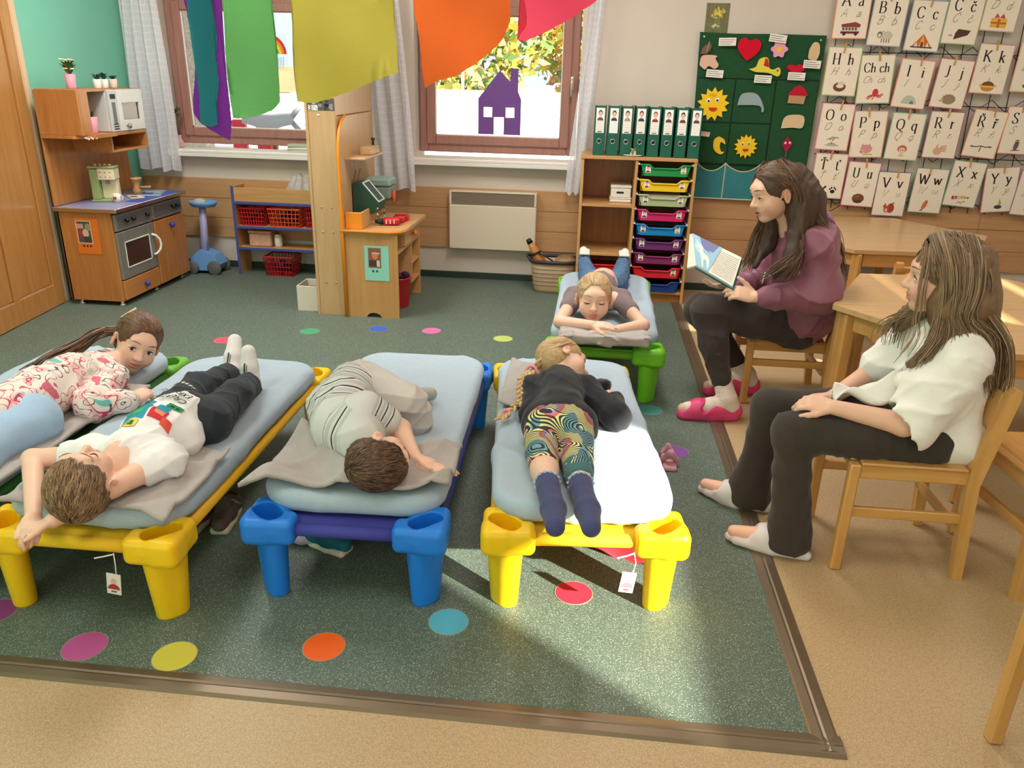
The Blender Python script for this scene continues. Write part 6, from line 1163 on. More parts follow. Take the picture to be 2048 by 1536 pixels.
def strands(name, guides, n, r0, r1, seed, cols, parent, jit=.006, K=12, spread=0, sides=4, wave=0):
    R = np.random.RandomState(seed); G = []
    for g in guides:
        q = [tuple(V3(p)) for p in g]; out = []
        for i in range(len(q)-1):
            a, b, c, d = (V3(q[max(i-1, 0)]), V3(q[i]), V3(q[i+1]), V3(q[min(i+2, len(q)-1)]))
            for j in range(8): t = j/8; out.append(.5*(2*b+(c-a)*t+(2*a-5*b+4*c-d)*t*t+(3*b-a-3*c+d)*t**3))
        out.append(V3(q[-1])); out = np.array(out); l = np.r_[0, np.cumsum(np.linalg.norm(np.diff(out, axis=0), axis=1))]; tt = np.linspace(0, l[-1], K); G.append(np.stack([np.interp(tt, l, out[:, k]) for k in range(3)], -1))
    G = np.array(G); m = len(G); x = R.uniform(0, m-1.0001, n) if m > 1 else np.zeros(n); i = x.astype(int); f = (x-i)[:, None, None]
    C = G[i]*(1-f)+G[np.minimum(i+1, m-1)]*f; t = np.linspace(0, 1, K)[None, :, None]
    C = C+R.normal(size=(n, 1, 3))*jit*(.5+t*(1+spread))+R.normal(size=(n, 1, 3))*jit*.6*np.sin(t*R.uniform(2, 6, (n, 1, 1))+R.uniform(0, 6, (n, 1, 1)))
    if wave: C = C+wave*np.sin(t*R.uniform(8, 14, (n, 1, 1))+R.uniform(0, 6, (n, 1, 1)))*R.normal(size=(n, 1, 3))
    cut = R.uniform(.82, 1, (n, 1, 1)); idx = np.linspace(0, 1, K)
    fi = np.linspace(0, K-1, K)[None]*R.uniform(.78, 1, (n, 1)); i0 = np.minimum(fi.astype(int), K-2); ff = (fi-i0)[..., None]; ar = np.arange(n)[:, None]; C = C[ar, i0]*(1-ff)+C[ar, i0+1]*ff
    tan = np.gradient(C, axis=1); tan /= np.linalg.norm(tan, axis=2)[..., None]+1e-9; ref = np.cross(tan, R.normal(size=(n, 1, 3))); ref /= np.linalg.norm(ref, axis=2)[..., None]+1e-9; bn = np.cross(tan, ref)
    rad = (r0+(r1-r0)*np.linspace(0, 1, K)**1.5)[None, :, None]*R.uniform(.6, 1.3, (n, 1, 1)); ang = np.arange(sides)*2*PI/sides
    V = C[:, :, None, :]+rad[..., None]*(ref[:, :, None, :]*np.cos(ang)[None, None, :, None]+bn[:, :, None, :]*np.sin(ang)[None, None, :, None])
    idx = np.arange(n*K*sides).reshape(n, K, sides); a = idx[:, :-1]; b = idx[:, 1:]
    F = np.stack([a, np.roll(a, -1, 2), np.roll(b, -1, 2), b], -1).reshape(-1, 4); cc = np.array([cols[j] for j in R.randint(0, len(cols), n)]); cc[:, :3] *= R.uniform(.8, 1.2, (n, 1)); cc = np.clip(cc, 0, 1)
    me = bpy.data.meshes.new(name); me.vertices.add(V.size//3); me.vertices.foreach_set('co', V.reshape(-1)); me.loops.add(F.size); me.loops.foreach_set('vertex_index', F.ravel().astype(np.int32)); me.polygons.add(len(F)); me.polygons.foreach_set('loop_start', np.arange(0, F.size, 4, dtype=np.int32)); me.polygons.foreach_set('use_smooth', np.full(len(F), True)); me.update(calc_edges=True); me.materials.append(HAIR)
    at = me.color_attributes.new('Col', 'FLOAT_COLOR', 'POINT'); at.data.foreach_set('color', np.repeat(cc, K*sides, 0).ravel()); me.validate(); o = bpy.data.objects.new(name, me); o['kind'] = 'stuff'; return link(o, parent)
HAIR = mat('hair', (1,1,1,1), .42, attr='Col', spec=.45)
def hair_cap(parent, c, R, hh, col, thick=1.06, low=-.12, seed=1, extra=None, fr=.44, name='hair_cap', vox=.005):
    w = L2W(c, R, hh); h = Sculpt(); e = lambda p, r, kk=.05, **k: h.ell(w(*p), V3(r)*hh, R, kk*hh, **k)
    e((0, -.075, .14), (.36*thick, .425*thick, .375*thick)); e((0, -.20, -.05), (.32*thick, .28*thick, .30*thick), .08)
    if extra: extra(h, w, e)
    e((0, fr+.06, -.06), (.35, .36, .47), .04, op=-1); h.box(w(0, .2, low-.5), V3(.6, .33, .5)*hh, .02, R, .03*hh, op=-1); h.box(w(0, -.3, low-.68), V3(.6, .5, .5)*hh, .02, R, .03*hh, op=-1)
    for s in (-1, 1): e((s*.42, -.03, -.05), (.12, .10, .15), .02, op=-1)
    m = mat('hair_'+name+str(seed), col, .5, col2=tuple(x*.62 for x in col[:3])+(1,), vscale=9, vstretch=(9, 9, 9), vdetail=6, spec=.4)
    return h.mesh(name, vox, m, parent, wrinkle(seed, .0035, 90), .004), w
def short_hair(parent, c, R, hh, cols, n, seed, flow=(0, .6, -.5), length=.16, low=-.2, fr=.2, rad=.0016, thick=1.03, rise=.02, name='hair'):
    """strands laid over the skull: each starts on the scalp and follows the combing direction along the surface"""
    R_ = np.random.RandomState(seed); P = []
    while len(P) < n:
        d = R_.normal(size=3); d /= np.linalg.norm(d)
        if d[2] < low or (d[1] > fr and d[2] < .55) or (abs(d[0]) > .72 and d[2] < .12 and d[1] > -.4): continue
        P.append(d)
    D = np.array(P); K = 7; rr = V3(.36, .425, .375)*thick; X = D*rr; pts = [X.copy()]; jit = R_.normal(size=(n, 3))*.16
    for k in range(K-1):
        F = np.array([flow(x) for x in X]) if callable(flow) else np.tile(V3(flow), (n, 1)); N_ = X/rr**2; N_ /= np.linalg.norm(N_, axis=1)[:, None]; F = F-N_*(F*N_).sum(1)[:, None]; F /= np.linalg.norm(F, axis=1)[:, None]+1e-6; X = X+(F+jit)*length/(K-1); q = np.sqrt(((X/rr)**2).sum(1))[:, None]; X = X/q; pts.append(X*(1+rise*math.sin(PI*(k+1)/(K-1))))
    C = np.stack(pts, 1)+V3(0, -.075, .14); C = c+(C*hh) @ R
    return _tubes(name, C, rad, rad*.4, cols, R_, parent)
def _tubes(name, C, r0, r1, cols, R, parent, sides=4):
    n, K = C.shape[:2]; tan = np.gradient(C, axis=1); tan /= np.linalg.norm(tan, axis=2)[..., None]+1e-9; ref = np.cross(tan, R.normal(size=(n, 1, 3))); ref /= np.linalg.norm(ref, axis=2)[..., None]+1e-9; bn = np.cross(tan, ref); ang = np.arange(sides)*2*PI/sides; rad = (r0+(r1-r0)*np.linspace(0, 1, K))[None, :, None]*R.uniform(.6, 1.3, (n, 1, 1))
    V = C[:, :, None, :]+rad[..., None]*(ref[:, :, None, :]*np.cos(ang)[None, None, :, None]+bn[:, :, None, :]*np.sin(ang)[None, None, :, None]); idx = np.arange(n*K*sides).reshape(n, K, sides); a = idx[:, :-1]; b = idx[:, 1:]; F = np.stack([a, np.roll(a, -1, 2), np.roll(b, -1, 2), b], -1).reshape(-1, 4)
    cc = np.array([cols[j] for j in R.randint(0, len(cols), n)]); cc[:, :3] *= R.uniform(.8, 1.2, (n, 1)); cc = np.clip(cc, 0, 1); me = bpy.data.meshes.new(name); me.vertices.add(V.size//3); me.vertices.foreach_set('co', V.reshape(-1)); me.loops.add(F.size); me.loops.foreach_set('vertex_index', F.ravel().astype(np.int32)); me.polygons.add(len(F)); me.polygons.foreach_set('loop_start', np.arange(0, F.size, 4, dtype=np.int32)); me.polygons.foreach_set('use_smooth', np.full(len(F), True)); me.update(calc_edges=True); me.materials.append(HAIR)
    at = me.color_attributes.new('Col', 'FLOAT_COLOR', 'POINT'); at.data.foreach_set('color', np.repeat(cc, K*sides, 0).ravel()); me.validate(); o = bpy.data.objects.new(name, me); o['kind'] = 'stuff'; return link(o, parent)
def decal(name, target, origin, ax, ay, dirv, shapes, parent, off=.0018, step=.012):
    me = target.data; mw = wm(target); bv = BVHTree.FromPolygons([tuple(mw @ v.co) for v in me.vertices], [tuple(p.vertices) for p in me.polygons]); o3, ax, ay, dv = Vector(origin), Vector(ax).normalized(), Vector(ay).normalized(), Vector(dirv).normalized(); mb = MB(); lay = 0
    for poly, col in shapes:
        lay += .00012; bm = bmesh.new(); ar = sum(p[0]*q[1]-q[0]*p[1] for p, q in zip(poly, poly[1:]+poly[:1])); P = poly if ar > 0 else poly[::-1]
        bm.faces.new([bm.verts.new((x, y, 0)) for x, y in P]); bmesh.ops.triangulate(bm, faces=bm.faces[:])
        for _ in range(3):
            ed = [e for e in bm.edges if e.calc_length() > step]
            if not ed: break
            bmesh.ops.subdivide_edges(bm, edges=ed, cuts=1); bmesh.ops.triangulate(bm, faces=bm.faces[:])
        vs = []; good = True
        for v in bm.verts:
            q = o3+ax*v.co.x+ay*v.co.y; hit, nn, _, _ = bv.ray_cast(q-dv*.3, dv)
            if hit is None or abs((hit-q).dot(dv)) > .2: good = False; break
            vs.append(tuple(hit-dv*(off+lay)))
        bm.verts.index_update()
        if not good: bm.free(); continue
        mb.col = col; mb.add(vs, [tuple(v.index for v in f.verts) for f in bm.faces]); bm.free()
    return mb.build(name, PRINT, parent, True, True)
def person(sc, label, vox, skin=S(236,192,166), group=None):
    o = sc.mesh('person', vox, SKIN, None, skin=skin); return tag(o, label, 'person', group)
def cloth_sheet(name, label, cat, fn, nu, nv, m, parent=None, th=.006, group=None, zmin=None, out=lambda a, b: False):
    top = [fn(i/(nu-1), j/(nv-1)) for i in range(nu) for j in range(nv)]; top = [(a, b, c if zmin is None or out(a, b) else max(c, zmin+th)) for a, b, c in top]; T_ = np.array(top).reshape(nu, nv, 3); du = np.gradient(T_, axis=0); dv = np.gradient(T_, axis=1); N_ = np.cross(du, dv); N_ /= np.linalg.norm(N_, axis=2)[..., None]+1e-9
    if N_[..., 2].mean() < 0: N_ = -N_
    Bm = T_-N_*th; V = np.concatenate([T_.reshape(-1, 3), Bm.reshape(-1, 3)]); n = nu*nv; F = []
    for i in range(nu-1):
        for j in range(nv-1): a, b, c, d = i*nv+j, (i+1)*nv+j, (i+1)*nv+j+1, i*nv+j+1; F += [(a, b, c, d), (n+d, n+c, n+b, n+a)]
    rim = [i*nv for i in range(nu)]+[(nu-1)*nv+j for j in range(1, nv)]+[i*nv+nv-1 for i in range(nu-2, -1, -1)]+[j for j in range(nv-2, 0, -1)]
    for a, b in zip(rim, rim[1:]+rim[:1]): F.append((b, a, n+a, n+b))
    o = to_obj(name, V, F, m, parent, True)
    if label: tag(o, label, cat, group)
    return o
def fld(s): return (1-abs(math.sin(s)))**2
GREYB = clothm('grey_fleece', (176,166,160), .95, .05, .4, .4, 260)

# ---------------------------------------------------------------- girl lying on her front on the green cot, chin on her arms
def girl_green():
    hh = .232; c = V3(.045, 3.745, .488); R = frame((.02, -.98, .02), (.02, .05, 1)); sc = Sculpt(); neck = V3(.06, 3.95, .44); w = head(sc, c, R, hh, neck=neck)
    shL, shR = V3(-.055, 3.95, .43), V3(.185, 3.95, .43); elL, elR = V3(-.115, 3.655, .385), V3(.29, 3.675, .385); wL, wR = V3(.04, 3.585, .40), V3(.13, 3.57, .378)
    sc.chain([shL, elL], [.036, .03], .01); sc.chain([elL, wL], [.031, .021], .01); sc.chain([shR, elR], [.036, .03], .01); sc.chain([elR, wR], [.031, .021], .01)
    hand(sc, wL, (.95, -.12, .05), (0, -.35, .95), 1, .125, (.15, .15, .2, .25)); hand(sc, wR, (-.97, -.10, -.03), (0, -.3, .95), -1, .125, (.1, .12, .15, .2))
    pel = V3(.10, 4.36, .405); sc.chain([neck, V3(.075, 4.1, .42), pel], [.07, .075, .075], .03); sc.cone(shL, shR, .05, .05, .03)
    hL, hR = V3(.035, 4.36, .40), V3(.165, 4.36, .40); kL, kR = V3(.01, 4.60, .395), V3(.20, 4.62, .395); aL, aR = V3(-.015, 4.86, .415), V3(.225, 4.86, .415)
    for h, k, a in ((hL, kL, aL), (hR, kR, aR)): sc.chain([h, k, a], [.05, .038, .026], .015)
    p = person(sc, 'blonde girl lying on her front on the green cot, chin on folded arms', .0034)
    eye_parts(p, c, R, hh, 0, sc=sc, brow=S(176,136,96))
    t = Sculpt(); t.chain([V3(.06, 3.97, .44), V3(.075, 4.12, .425), V3(.095, 4.30, .42)], [.082, .088, .085], .03); t.cone(shL+V3(.0, .02, .0), shR+V3(0, .02, 0), .058, .058, .04); 
    for s0, e0 in ((shL, elL), (shR, elR)): t.cone(s0, s0+(e0-s0)*.42, .052, .047, .02)
    for s0, e0 in ((shL, elL), (shR, elR)): pass
    t.mesh('t_shirt', .006, clothm('mauve_grey_tee', (128,112,112)), p, wrinkle(31, .006, 42), .006)
    b = Sculpt(); b.chain([V3(.093, 4.27, .428), V3(.097, 4.33, .425)], [.084, .082], .02); b.mesh('pink_waistband', .006, clothm('peach_cloth', (222,176,152)), p, wrinkle(3, .003, 60), .004)
    j = Sculpt(); j.cone(hL+V3(0, -.02, .02), hR+V3(0, -.02, .02), .068, .068, .03)
    for h, k, a in ((hL, kL, aL), (hR, kR, aR)): j.chain([h, k, a+(k-a)*.06], [.066, .05, .042], .03)
    j.mesh('jeans', .0055, mat('denim', S(82,112,146), .85, var=.16, vscale=22, bump=.3, bscale=400), p, wrinkle(32, .006, 55), .006)
    for a, s in ((aL, -1), (aR, 1)):
        f = Sculpt(); d = V3(s*.12, .99, .0); tip = a+V3(s*.012, .115, .022); f.chain([a+V3(0, .01, .0), a+V3(s*.006, .06, .012), tip], [.033, .036, .03], .01); f.mesh('shoe', .0045, clothm('blue_canvas_shoe', (96,106,126)), p)
        g = Sculpt(); g.box(a+V3(s*.004, .07, .052), (.033, .07, .008), .008); g.cone(tip+V3(0, .008, -.01), tip+V3(0, .008, .03), .026, .024, .008); g.mesh('shoe_sole', .004, WHITEC, p)
    # hair pulled back
    hair_cap(p, c, R, hh, S(206,172,128), 1.04, -.02, 4, fr=.42)
    cols = [S(214,180,136), S(190,152,108), S(226,196,154), S(170,134,94)]; G = []
    for a in np.linspace(-1.45, 1.45, 9): G.append([w(.365*math.sin(a), .25*math.cos(a)-.02, .16+.27*math.cos(a)), w(.34*math.sin(a), .08*math.cos(a)-.10, .24+.29*math.cos(a)), w(.2*math.sin(a), -.28, .42), w(.04*math.sin(a), -.5, .25)])
    short_hair(p, c, R, hh, cols, 1300, 5, lambda x: V3(0, -.45, .12)-x, .42, -.15, .30, .0013, 1.05, .015)
    G = [[w(s*.04, -.48, .27), w(s*.07, -.58, .22), w(s*.05, -.7, .05), w(s*.02, -.78, -.12)] for s in (-1, 0, 1)]; strands('pony_tail', G, 60, .003, .0012, 6, cols, p, .005, 8)
    # folded grey blanket under the arms
    q = Sculpt(); q.box((.10, 3.575, .348), (.215, .072, .026), .018); q.box((.11, 3.585, .368), (.185, .055, .010), .010, k=.01)
    tag(q.mesh('folded_blanket', .0065, GREYB, None, wrinkle(33, .012, 26, (.5, 1.4, 2)), .012), 'folded grey fleece blanket under the arms of the girl on the green cot', 'blanket', 'grey blankets')
girl_green()

# ---------------------------------------------------------------- girl lying face down on the right yellow cot, patterned leggings
def legging_mat():
    m = bpy.data.materials.new('psychedelic_leggings'); m.use_nodes = True; nt = m.node_tree; N = nt.nodes; L = nt.links; b = N['Principled BSDF']; b.inputs['Roughness'].default_value = .75; tc = N.new('ShaderNodeTexCoord')
    n0 = N.new('ShaderNodeTexNoise'); n0.inputs['Scale'].default_value = 8.5; n0.inputs['Detail'].default_value = 0; L.new(tc.outputs['Object'], n0.inputs['Vector'])
    mu = N.new('ShaderNodeMath'); mu.operation = 'MULTIPLY'; mu.inputs[1].default_value = 30; L.new(n0.outputs[0], mu.inputs[0]); fr = N.new('ShaderNodeMath'); fr.operation = 'FRACT'; L.new(mu.outputs[0], fr.inputs[0]); gt = N.new('ShaderNodeMath'); gt.operation = 'GREATER_THAN'; gt.inputs[1].default_value = .5; L.new(fr.outputs[0], gt.inputs[0])
    n1 = N.new('ShaderNodeTexNoise'); n1.inputs['Scale'].default_value = 9; n1.inputs['Detail'].default_value = 0; mp = N.new('ShaderNodeMapping'); mp.inputs['Location'].default_value = (3, 5, 1); L.new(tc.outputs['Object'], mp.inputs[0]); L.new(mp.outputs[0], n1.inputs['Vector'])
    cr = N.new('ShaderNodeValToRGB'); cr.color_ramp.interpolation = 'CONSTANT'; el = cr.color_ramp.elements; el[0].position = 0; el[0].color = S(110,160,170); el[1].position = .40; el[1].color = S(226,226,160)
    for p, c in ((.47, S(232,220,150)), (.53, S(232,110,60)), (.57, S(190,140,180)), (.63, S(220,214,170))): q = el.new(p); q.color = c
    L.new(n1.outputs[0], cr.inputs[0]); mx = N.new('ShaderNodeMix'); mx.data_type = 'RGBA'; mx.inputs[6].default_value = S(46,44,56); L.new(gt.outputs[0], mx.inputs[0]); L.new(cr.outputs[0], mx.inputs[7]); L.new(mx.outputs[2], b.inputs['Base Color']); return m
def girl_yellow():
    hh = .212; c = V3(-.068, 2.90, .445); R = frame((.86, .12, -.20), (-.05, .92, .30)); sc = Sculpt(); neck = V3(-.075, 2.74, .42); w = head(sc, c, R, hh, neck=neck)
    pel = V3(-.06, 2.44, .405); sc.chain([neck, V3(-.07, 2.62, .42), pel], [.06, .075, .08], .03); shL, shR = V3(-.155, 2.69, .41), V3(.02, 2.70, .41); sc.cone(shL, shR, .05, .05, .03)
    elR, wrR = V3(.135, 2.545, .385), V3(.135, 2.735, .376); elL, wrL = V3(-.165, 2.54, .378), V3(-.10, 2.47, .372)
    sc.chain([shR, elR, wrR], [.04, .034, .022], .012); sc.chain([shL, elL, wrL], [.04, .034, .022], .012); hand(sc, wrR, (-.15, .97, -.05), (.5, -.1, .85), -1, .12, (.5, .5, .5, .5)); hand(sc, wrL, (.9, -.3, 0), (0, 0, 1), 1, .09, (.4, .4, .4, .4))
    hL, hR = V3(-.12, 2.40, .395), V3(.0, 2.40, .395); kL, kR = V3(-.105, 2.20, .385), V3(.005, 2.205, .385); aL, aR = V3(-.072, 2.01, .375), V3(.024, 2.02, .375)
    for h, k, a in ((hL, kL, aL), (hR, kR, aR)): sc.chain([h, k, k+(a-k)*.45, a], [.062, .043, .042, .028], .015); sc.chain([a, a+V3(.02, -.10, -.01), a+V3(.03, -.20, .0)], [.026, .03, .022], .01)
    p = person(sc, 'girl with blonde braids lying face down on the right yellow cot', .0036)
    eye_parts(p, c, R, hh, .4, which=(1,), sc=sc, brow=S(196,160,120))
    t = Sculpt(); t.chain([V3(-.075, 2.76, .415), V3(-.07, 2.63, .42), V3(-.062, 2.47, .415), V3(-.06, 2.43, .41)], [.07, .082, .084, .084], .03); t.cone(shL, shR, .06, .06, .04); t.cone(V3(-.112, 2.395, .412), V3(-.005, 2.395, .412), .079, .079, .03); t.chain([shR, elR, wrR+(elR-wrR)*.15], [.055, .05, .036], .02); t.chain([shL, elL, wrL+(elL-wrL)*.12], [.052, .042, .034], .02)
    t.mesh('sweatshirt', .0058, clothm('black_jersey', (44,44,48), .85), p, wrinkle(41, .007, 36), .007)
    l = Sculpt(); l.cone(V3(-.105, 2.36, .418), V3(-.015, 2.36, .418), .07, .07, .02); l.chain([V3(-.06, 2.48, .41), V3(-.06, 2.40, .41)], [.078, .08], .03)
    for h, k, a in ((hL, kL, aL), (hR, kR, aR)): l.chain([h, k, k+(a-k)*(.28 if h is hL else .45)], [.062, .05, .047], .012)
    l.mesh('leggings', .0048, legging_mat(), p, wrinkle(42, .003, 70), .003)
    ck = Sculpt(); kk = kR+(aR-kR)*.45; ck.cone(kR+(aR-kR)*.36, kR+(aR-kR)*.58, .049, .044, .01); ck.mesh('green_cuff', .005, clothm('teal_cuff', (72,110,108)), p, wrinkle(2, .002, 90), .002)
    for k, a in ((kL, aL), (kR, aR)):
        s = Sculpt(); s.chain([a+(k-a)*.16, a, a+V3(.02, -.10, -.008), a+V3(.03, -.205, .002)], [.036, .033, .036, .027], .012); s.mesh('sock', .0042, clothm('navy_sock', (70,74,112)), p)
        fr = MB(); q = a+(k-a)*.2; ax = nrm(a-k); u = nrm(np.cross(ax, (0, 0, 1))); v = np.cross(ax, u)
        for i in range(14): an = 2*PI*i/14; fr.ell(q+(u*math.cos(an)+v*math.sin(an))*.037, (.006, .006, .006), 6, 4)
        fr.build('sock_frill', mat('frill_light', S(176,190,214), .8), p, True)
    # hair: combed back into a braid over the left shoulder
    hair_cap(p, c, R, hh, S(206,168,120), 1.06, -.22, 6, fr=.46)
    cols = [S(216,182,134), S(192,152,104), S(228,200,156), S(172,134,92)]; G = []; tie = V3(-.185, 2.76, .455)
    for a in np.linspace(-1.3, 1.5, 9): G.append([w(.36*math.sin(a), .30*math.cos(a), .22+.14*math.cos(a)), w(.31*math.sin(a)-.05, -.05+.05*math.cos(a), .36+.12*math.cos(a)), w(.1*math.sin(a)-.12, -.36, .28), w(-.2, -.46, -.05), tie])
    short_hair(p, c, R, hh, cols, 1500, 8, lambda x: V3(-.22, -.44, -.15)-x, .5, -.35, .30, .0014, 1.07, .015)
    G = [[w(.30, .12, .25), w(.37, .0, .12), w(.30, -.25, -.05), w(.0, -.44, -.12), tie]]*2; strands('side_hair', G, 50, .0022, .0014, 9, cols, p, .006, 10)
    path = [tie, V3(-.212, 2.71, .445), V3(-.215, 2.66, .42), V3(-.205, 2.60, .40), V3(-.25, 2.545, .375), V3(-.275, 2.515, .36)]; br = MB(); br.col = cols[0]
    pp = np.array(path); tt = np.linspace(0, 5, 26); P = np.stack([np.interp(tt, range(6), pp[:, k]) for k in range(3)], -1)
    for i, q in enumerate(P):
        sd = 1 if i % 2 else -1; d = nrm(P[min(i+1, 25)]-P[max(i-1, 0)]); s = nrm(np.cross(d, (0, 0, 1))); br.M = Matrix.Translation(Vector(q+s*sd*.008)) @ Vector(tuple(d+s*sd*.8)).to_track_quat('Z', 'Y').to_matrix().to_4x4(); br.ell((0, 0, 0), (.010*(1-.4*i/25), .010*(1-.4*i/25), .017), 8, 6)
    br.M = Matrix(); br.build('braid', mat('braid_hair', S(206,170,122), .5, var=.25, vscale=60), p, True)
    for q, rr in ((tie, .02), (V3(-.255, 2.54, .373), .012)):
        tb = MB(); tb.tube([q+V3(rr*math.cos(a), rr*.5*math.sin(a), rr*math.sin(a)) for a in np.linspace(0, 2*PI, 13)], .006, 6, False); tb.build('hair_tie', mat('pink_tie', S(232,150,160), .7), p, True)
    cl = MB(); q = w(.10, -.02, .56); cl.M = Matrix.Translation(Vector(q)) @ Vector(tuple(R.T @ V3(.1, .05, 1))).to_track_quat('Z', 'Y').to_matrix().to_4x4(); cl.prism(star(0, 0, .016, .008, 5), 0, .005, 'z'); cl.tube([(0, 0, .003), (.0, .035, .001)], .004, 6); cl.build('star_hair_clip', mat('star_clip', S(240,170,150), .4), p)
    k = Sculpt(); k.ell((.085, 2.83, .385), (.036, .038, .03), None, .01); k.ell((.10, 2.815, .40), (.022, .022, .02), None, .01); tag(k.mesh('plush_toy', .004, clothm('black_plush', (34,30,34), .95, .1, .4, .5, 500), None, wrinkle(9, .002, 200), .002), 'small black plush toy under the hand of the girl on the right yellow cot', 'toy')
    def bl(u, v): x = -.30+.30*u; y = 2.66+.50*v-.05*u; return (x, y, .352+.03*math.exp(-((u-.4)**2)*9)*math.sin(v*3.3+.4)+.02*fld(u*4+v*3)+.012*fld(u*3-v*6+1))
    cloth_sheet('grey_blanket', 'grey fleece blanket crumpled under the head of the girl on the right yellow cot', 'blanket', bl, 26, 30, GREYB, None, .008, 'grey blankets', .343)
girl_yellow()

# ---------------------------------------------------------------- boy on his back on the left yellow cot, arms overhead
def boy_left():
    hh = .208; c = V3(-1.345, 1.765, .43); R = frame((-.06, .30, .94), (.06, -.95, .30)); sc = Sculpt(); neck = V3(-1.325, 1.94, .415); w = head(sc, c, R, hh, neck=neck)
    shR, shL = V3(-1.215, 1.965, .405), V3(-1.435, 1.965, .405); elR, wrR = V3(-1.285, 1.80, .40), V3(-1.375, 1.665, .365); elL, wrL = V3(-1.615, 1.93, .395), V3(-1.45, 1.69, .355)
    sc.cone(shL, shR, .045, .045, .03); sc.chain([shR, elR, wrR], [.038, .031, .021], .012); sc.chain([shL, elL, wrL], [.036, .03, .021], .012)
    hand(sc, wrR, (-.80, -.55, -.2), (-.25, .1, .95), -1, .118, (.75, .8, .85, .85), .02, (.8, .3, -.3)); hand(sc, wrL, (.45, -.84, -.25), (.35, .2, .9), 1, .118, (.7, .75, .8, .85), .02, (.8, .3, -.3))
    pel = V3(-1.29, 2.25, .405); sc.chain([neck, V3(-1.31, 2.1, .42), pel], [.06, .085, .08], .03)
    hR, hL = V3(-1.225, 2.26, .40), V3(-1.36, 2.27, .40); kR, kL = V3(-1.225, 2.47, .405), V3(-1.395, 2.52, .40); aR, aL = V3(-1.26, 2.67, .372), V3(-1.375, 2.76, .372)
    for h, k, a, t in ((hR, kR, aR, V3(-1.275, 2.715, .485)), (hL, kL, aL, V3(-1.395, 2.86, .475))): sc.chain([h, k, a], [.055, .042, .028], .015); sc.chain([a, t], [.03, .022], .01)
    p = person(sc, 'boy in a white printed t-shirt lying on his back with arms overhead', .0036); eye_parts(p, c, R, hh, 0, sc=sc, brow=S(150,116,84))
    t = Sculpt(); t.chain([V3(-1.325, 1.965, .415), V3(-1.315, 2.08, .425), V3(-1.30, 2.22, .425)], [.07, .088, .088], .03); t.cone(shL, shR, .055, .055, .04); t.cone(V3(-1.37, 2.12, .40), V3(-1.255, 2.12, .40), .075, .075, .03); t.cone(shR, shR+(elR-shR)*.34, .056, .05, .02); t.cone(shL, shL+(elL-shL)*.36, .054, .05, .02)
    sh = t.mesh('t_shirt', .0058, clothm('white_tee', (238,235,233)), p, wrinkle(51, .009, 30), .009)
    # generic coloured print on the chest
    q = lambda x0, y0, x1, y1: [(x0, y0), (x1, y0), (x1, y1), (x0, y1)]; TE, RD_, GN, YL_ = S(40,150,176), S(206,50,60), S(50,140,84), S(230,200,90)
    sh_ = [(q(-.075, .0, .0, .075), TE), (q(-.06, .012, -.02, .05), GN), (q(-.045, .02, -.012, .066), S(70,170,110)), (q(-.07, .082, -.01, .11), TE), (q(-.055, .09, -.03, .102), S(236,240,236)), (q(.008, .01, .055, .06), RD_), (q(.02, .03, .048, .05), S(226,150,110)), (q(.016, .052, .05, .085), TE), (q(.03, .088, .075, .115), GN), (q(.04, .094, .05, .104), S(20,50,40)), (q(.056, .094, .066, .104), S(20,50,40)), (q(-.06, -.035, -.008, -.006), YL_), (q(-.05, -.028, -.02, -.012), S(40,110,70)), (q(.05, .0, .075, .03), S(226,90,70))]
    decal('printed_blocks', sh, (-1.31, 2.03, .55), (1, 0, 0), (-.02, 1, 0), (0, 0, -1), sh_, p)
    def lettershapes(s, x, y, h):
        class C(Flat):
            def __init__(z): z.out = []
            def line(z, pts, wd, col, nib=None):
                for a, b in zip(pts, pts[1:]):
                    l = math.dist(a, b) or 1; dx, dy = (b[0]-a[0])/l*h*.09, (b[1]-a[1])/l*h*.09; z.out.append(([(a[0]-dy, a[1]+dx), (a[0]+dy, a[1]-dx), (b[0]+dy, b[1]-dx), (b[0]-dy, b[1]+dx)], S(36,34,36)))
        GL.setdefault('E', ('L.1,0 .1,1|L.1,1 .5,1|L.1,.52 .42,.52|L.1,0 .5,0', .55)); f = C(); text(f, s, x, y, h, style='plain', center=True); return f.out
    decal('printed_lettering', sh, (-1.29, 2.185, .55), (-1, 0, 0), (0, -1, 0), (0, 0, -1), lettershapes('CREATE', 0, .0, .02)+lettershapes('EXPLORE', 0, -.03, .02), p)
    j = Sculpt(); j.cone(hL, hR, .072, .072, .03); j.chain([V3(-1.295, 2.21, .41), V3(-1.293, 2.26, .41)], [.088, .085], .03)
    for h, k, a in ((hR, kR, aR), (hL, kL, aL)): j.chain([h, k, a+(k-a)*.10], [.07, .054, .046], .03)
    jo = j.mesh('jogging_trousers', .0056, clothm('black_joggers', (48,52,58)), p, wrinkle(52, .008, 40), .008)
    decal('printed_scrawl', jo, (-1.37, 2.40, .55), (1, 0, 0), (0, 1, 0), (0, 0, -1), [(q(-.05+.018*i, .01*((i*3) % 4), -.038+.018*i, .012+.01*((i*3) % 4)), S(214,206,188)) for i in range(5)]+[(q(.05+.014*i, -.03+.012*(i % 2), .06+.014*i, -.027+.012*(i % 2)), S(220,220,220)) for i in range(5)], p)
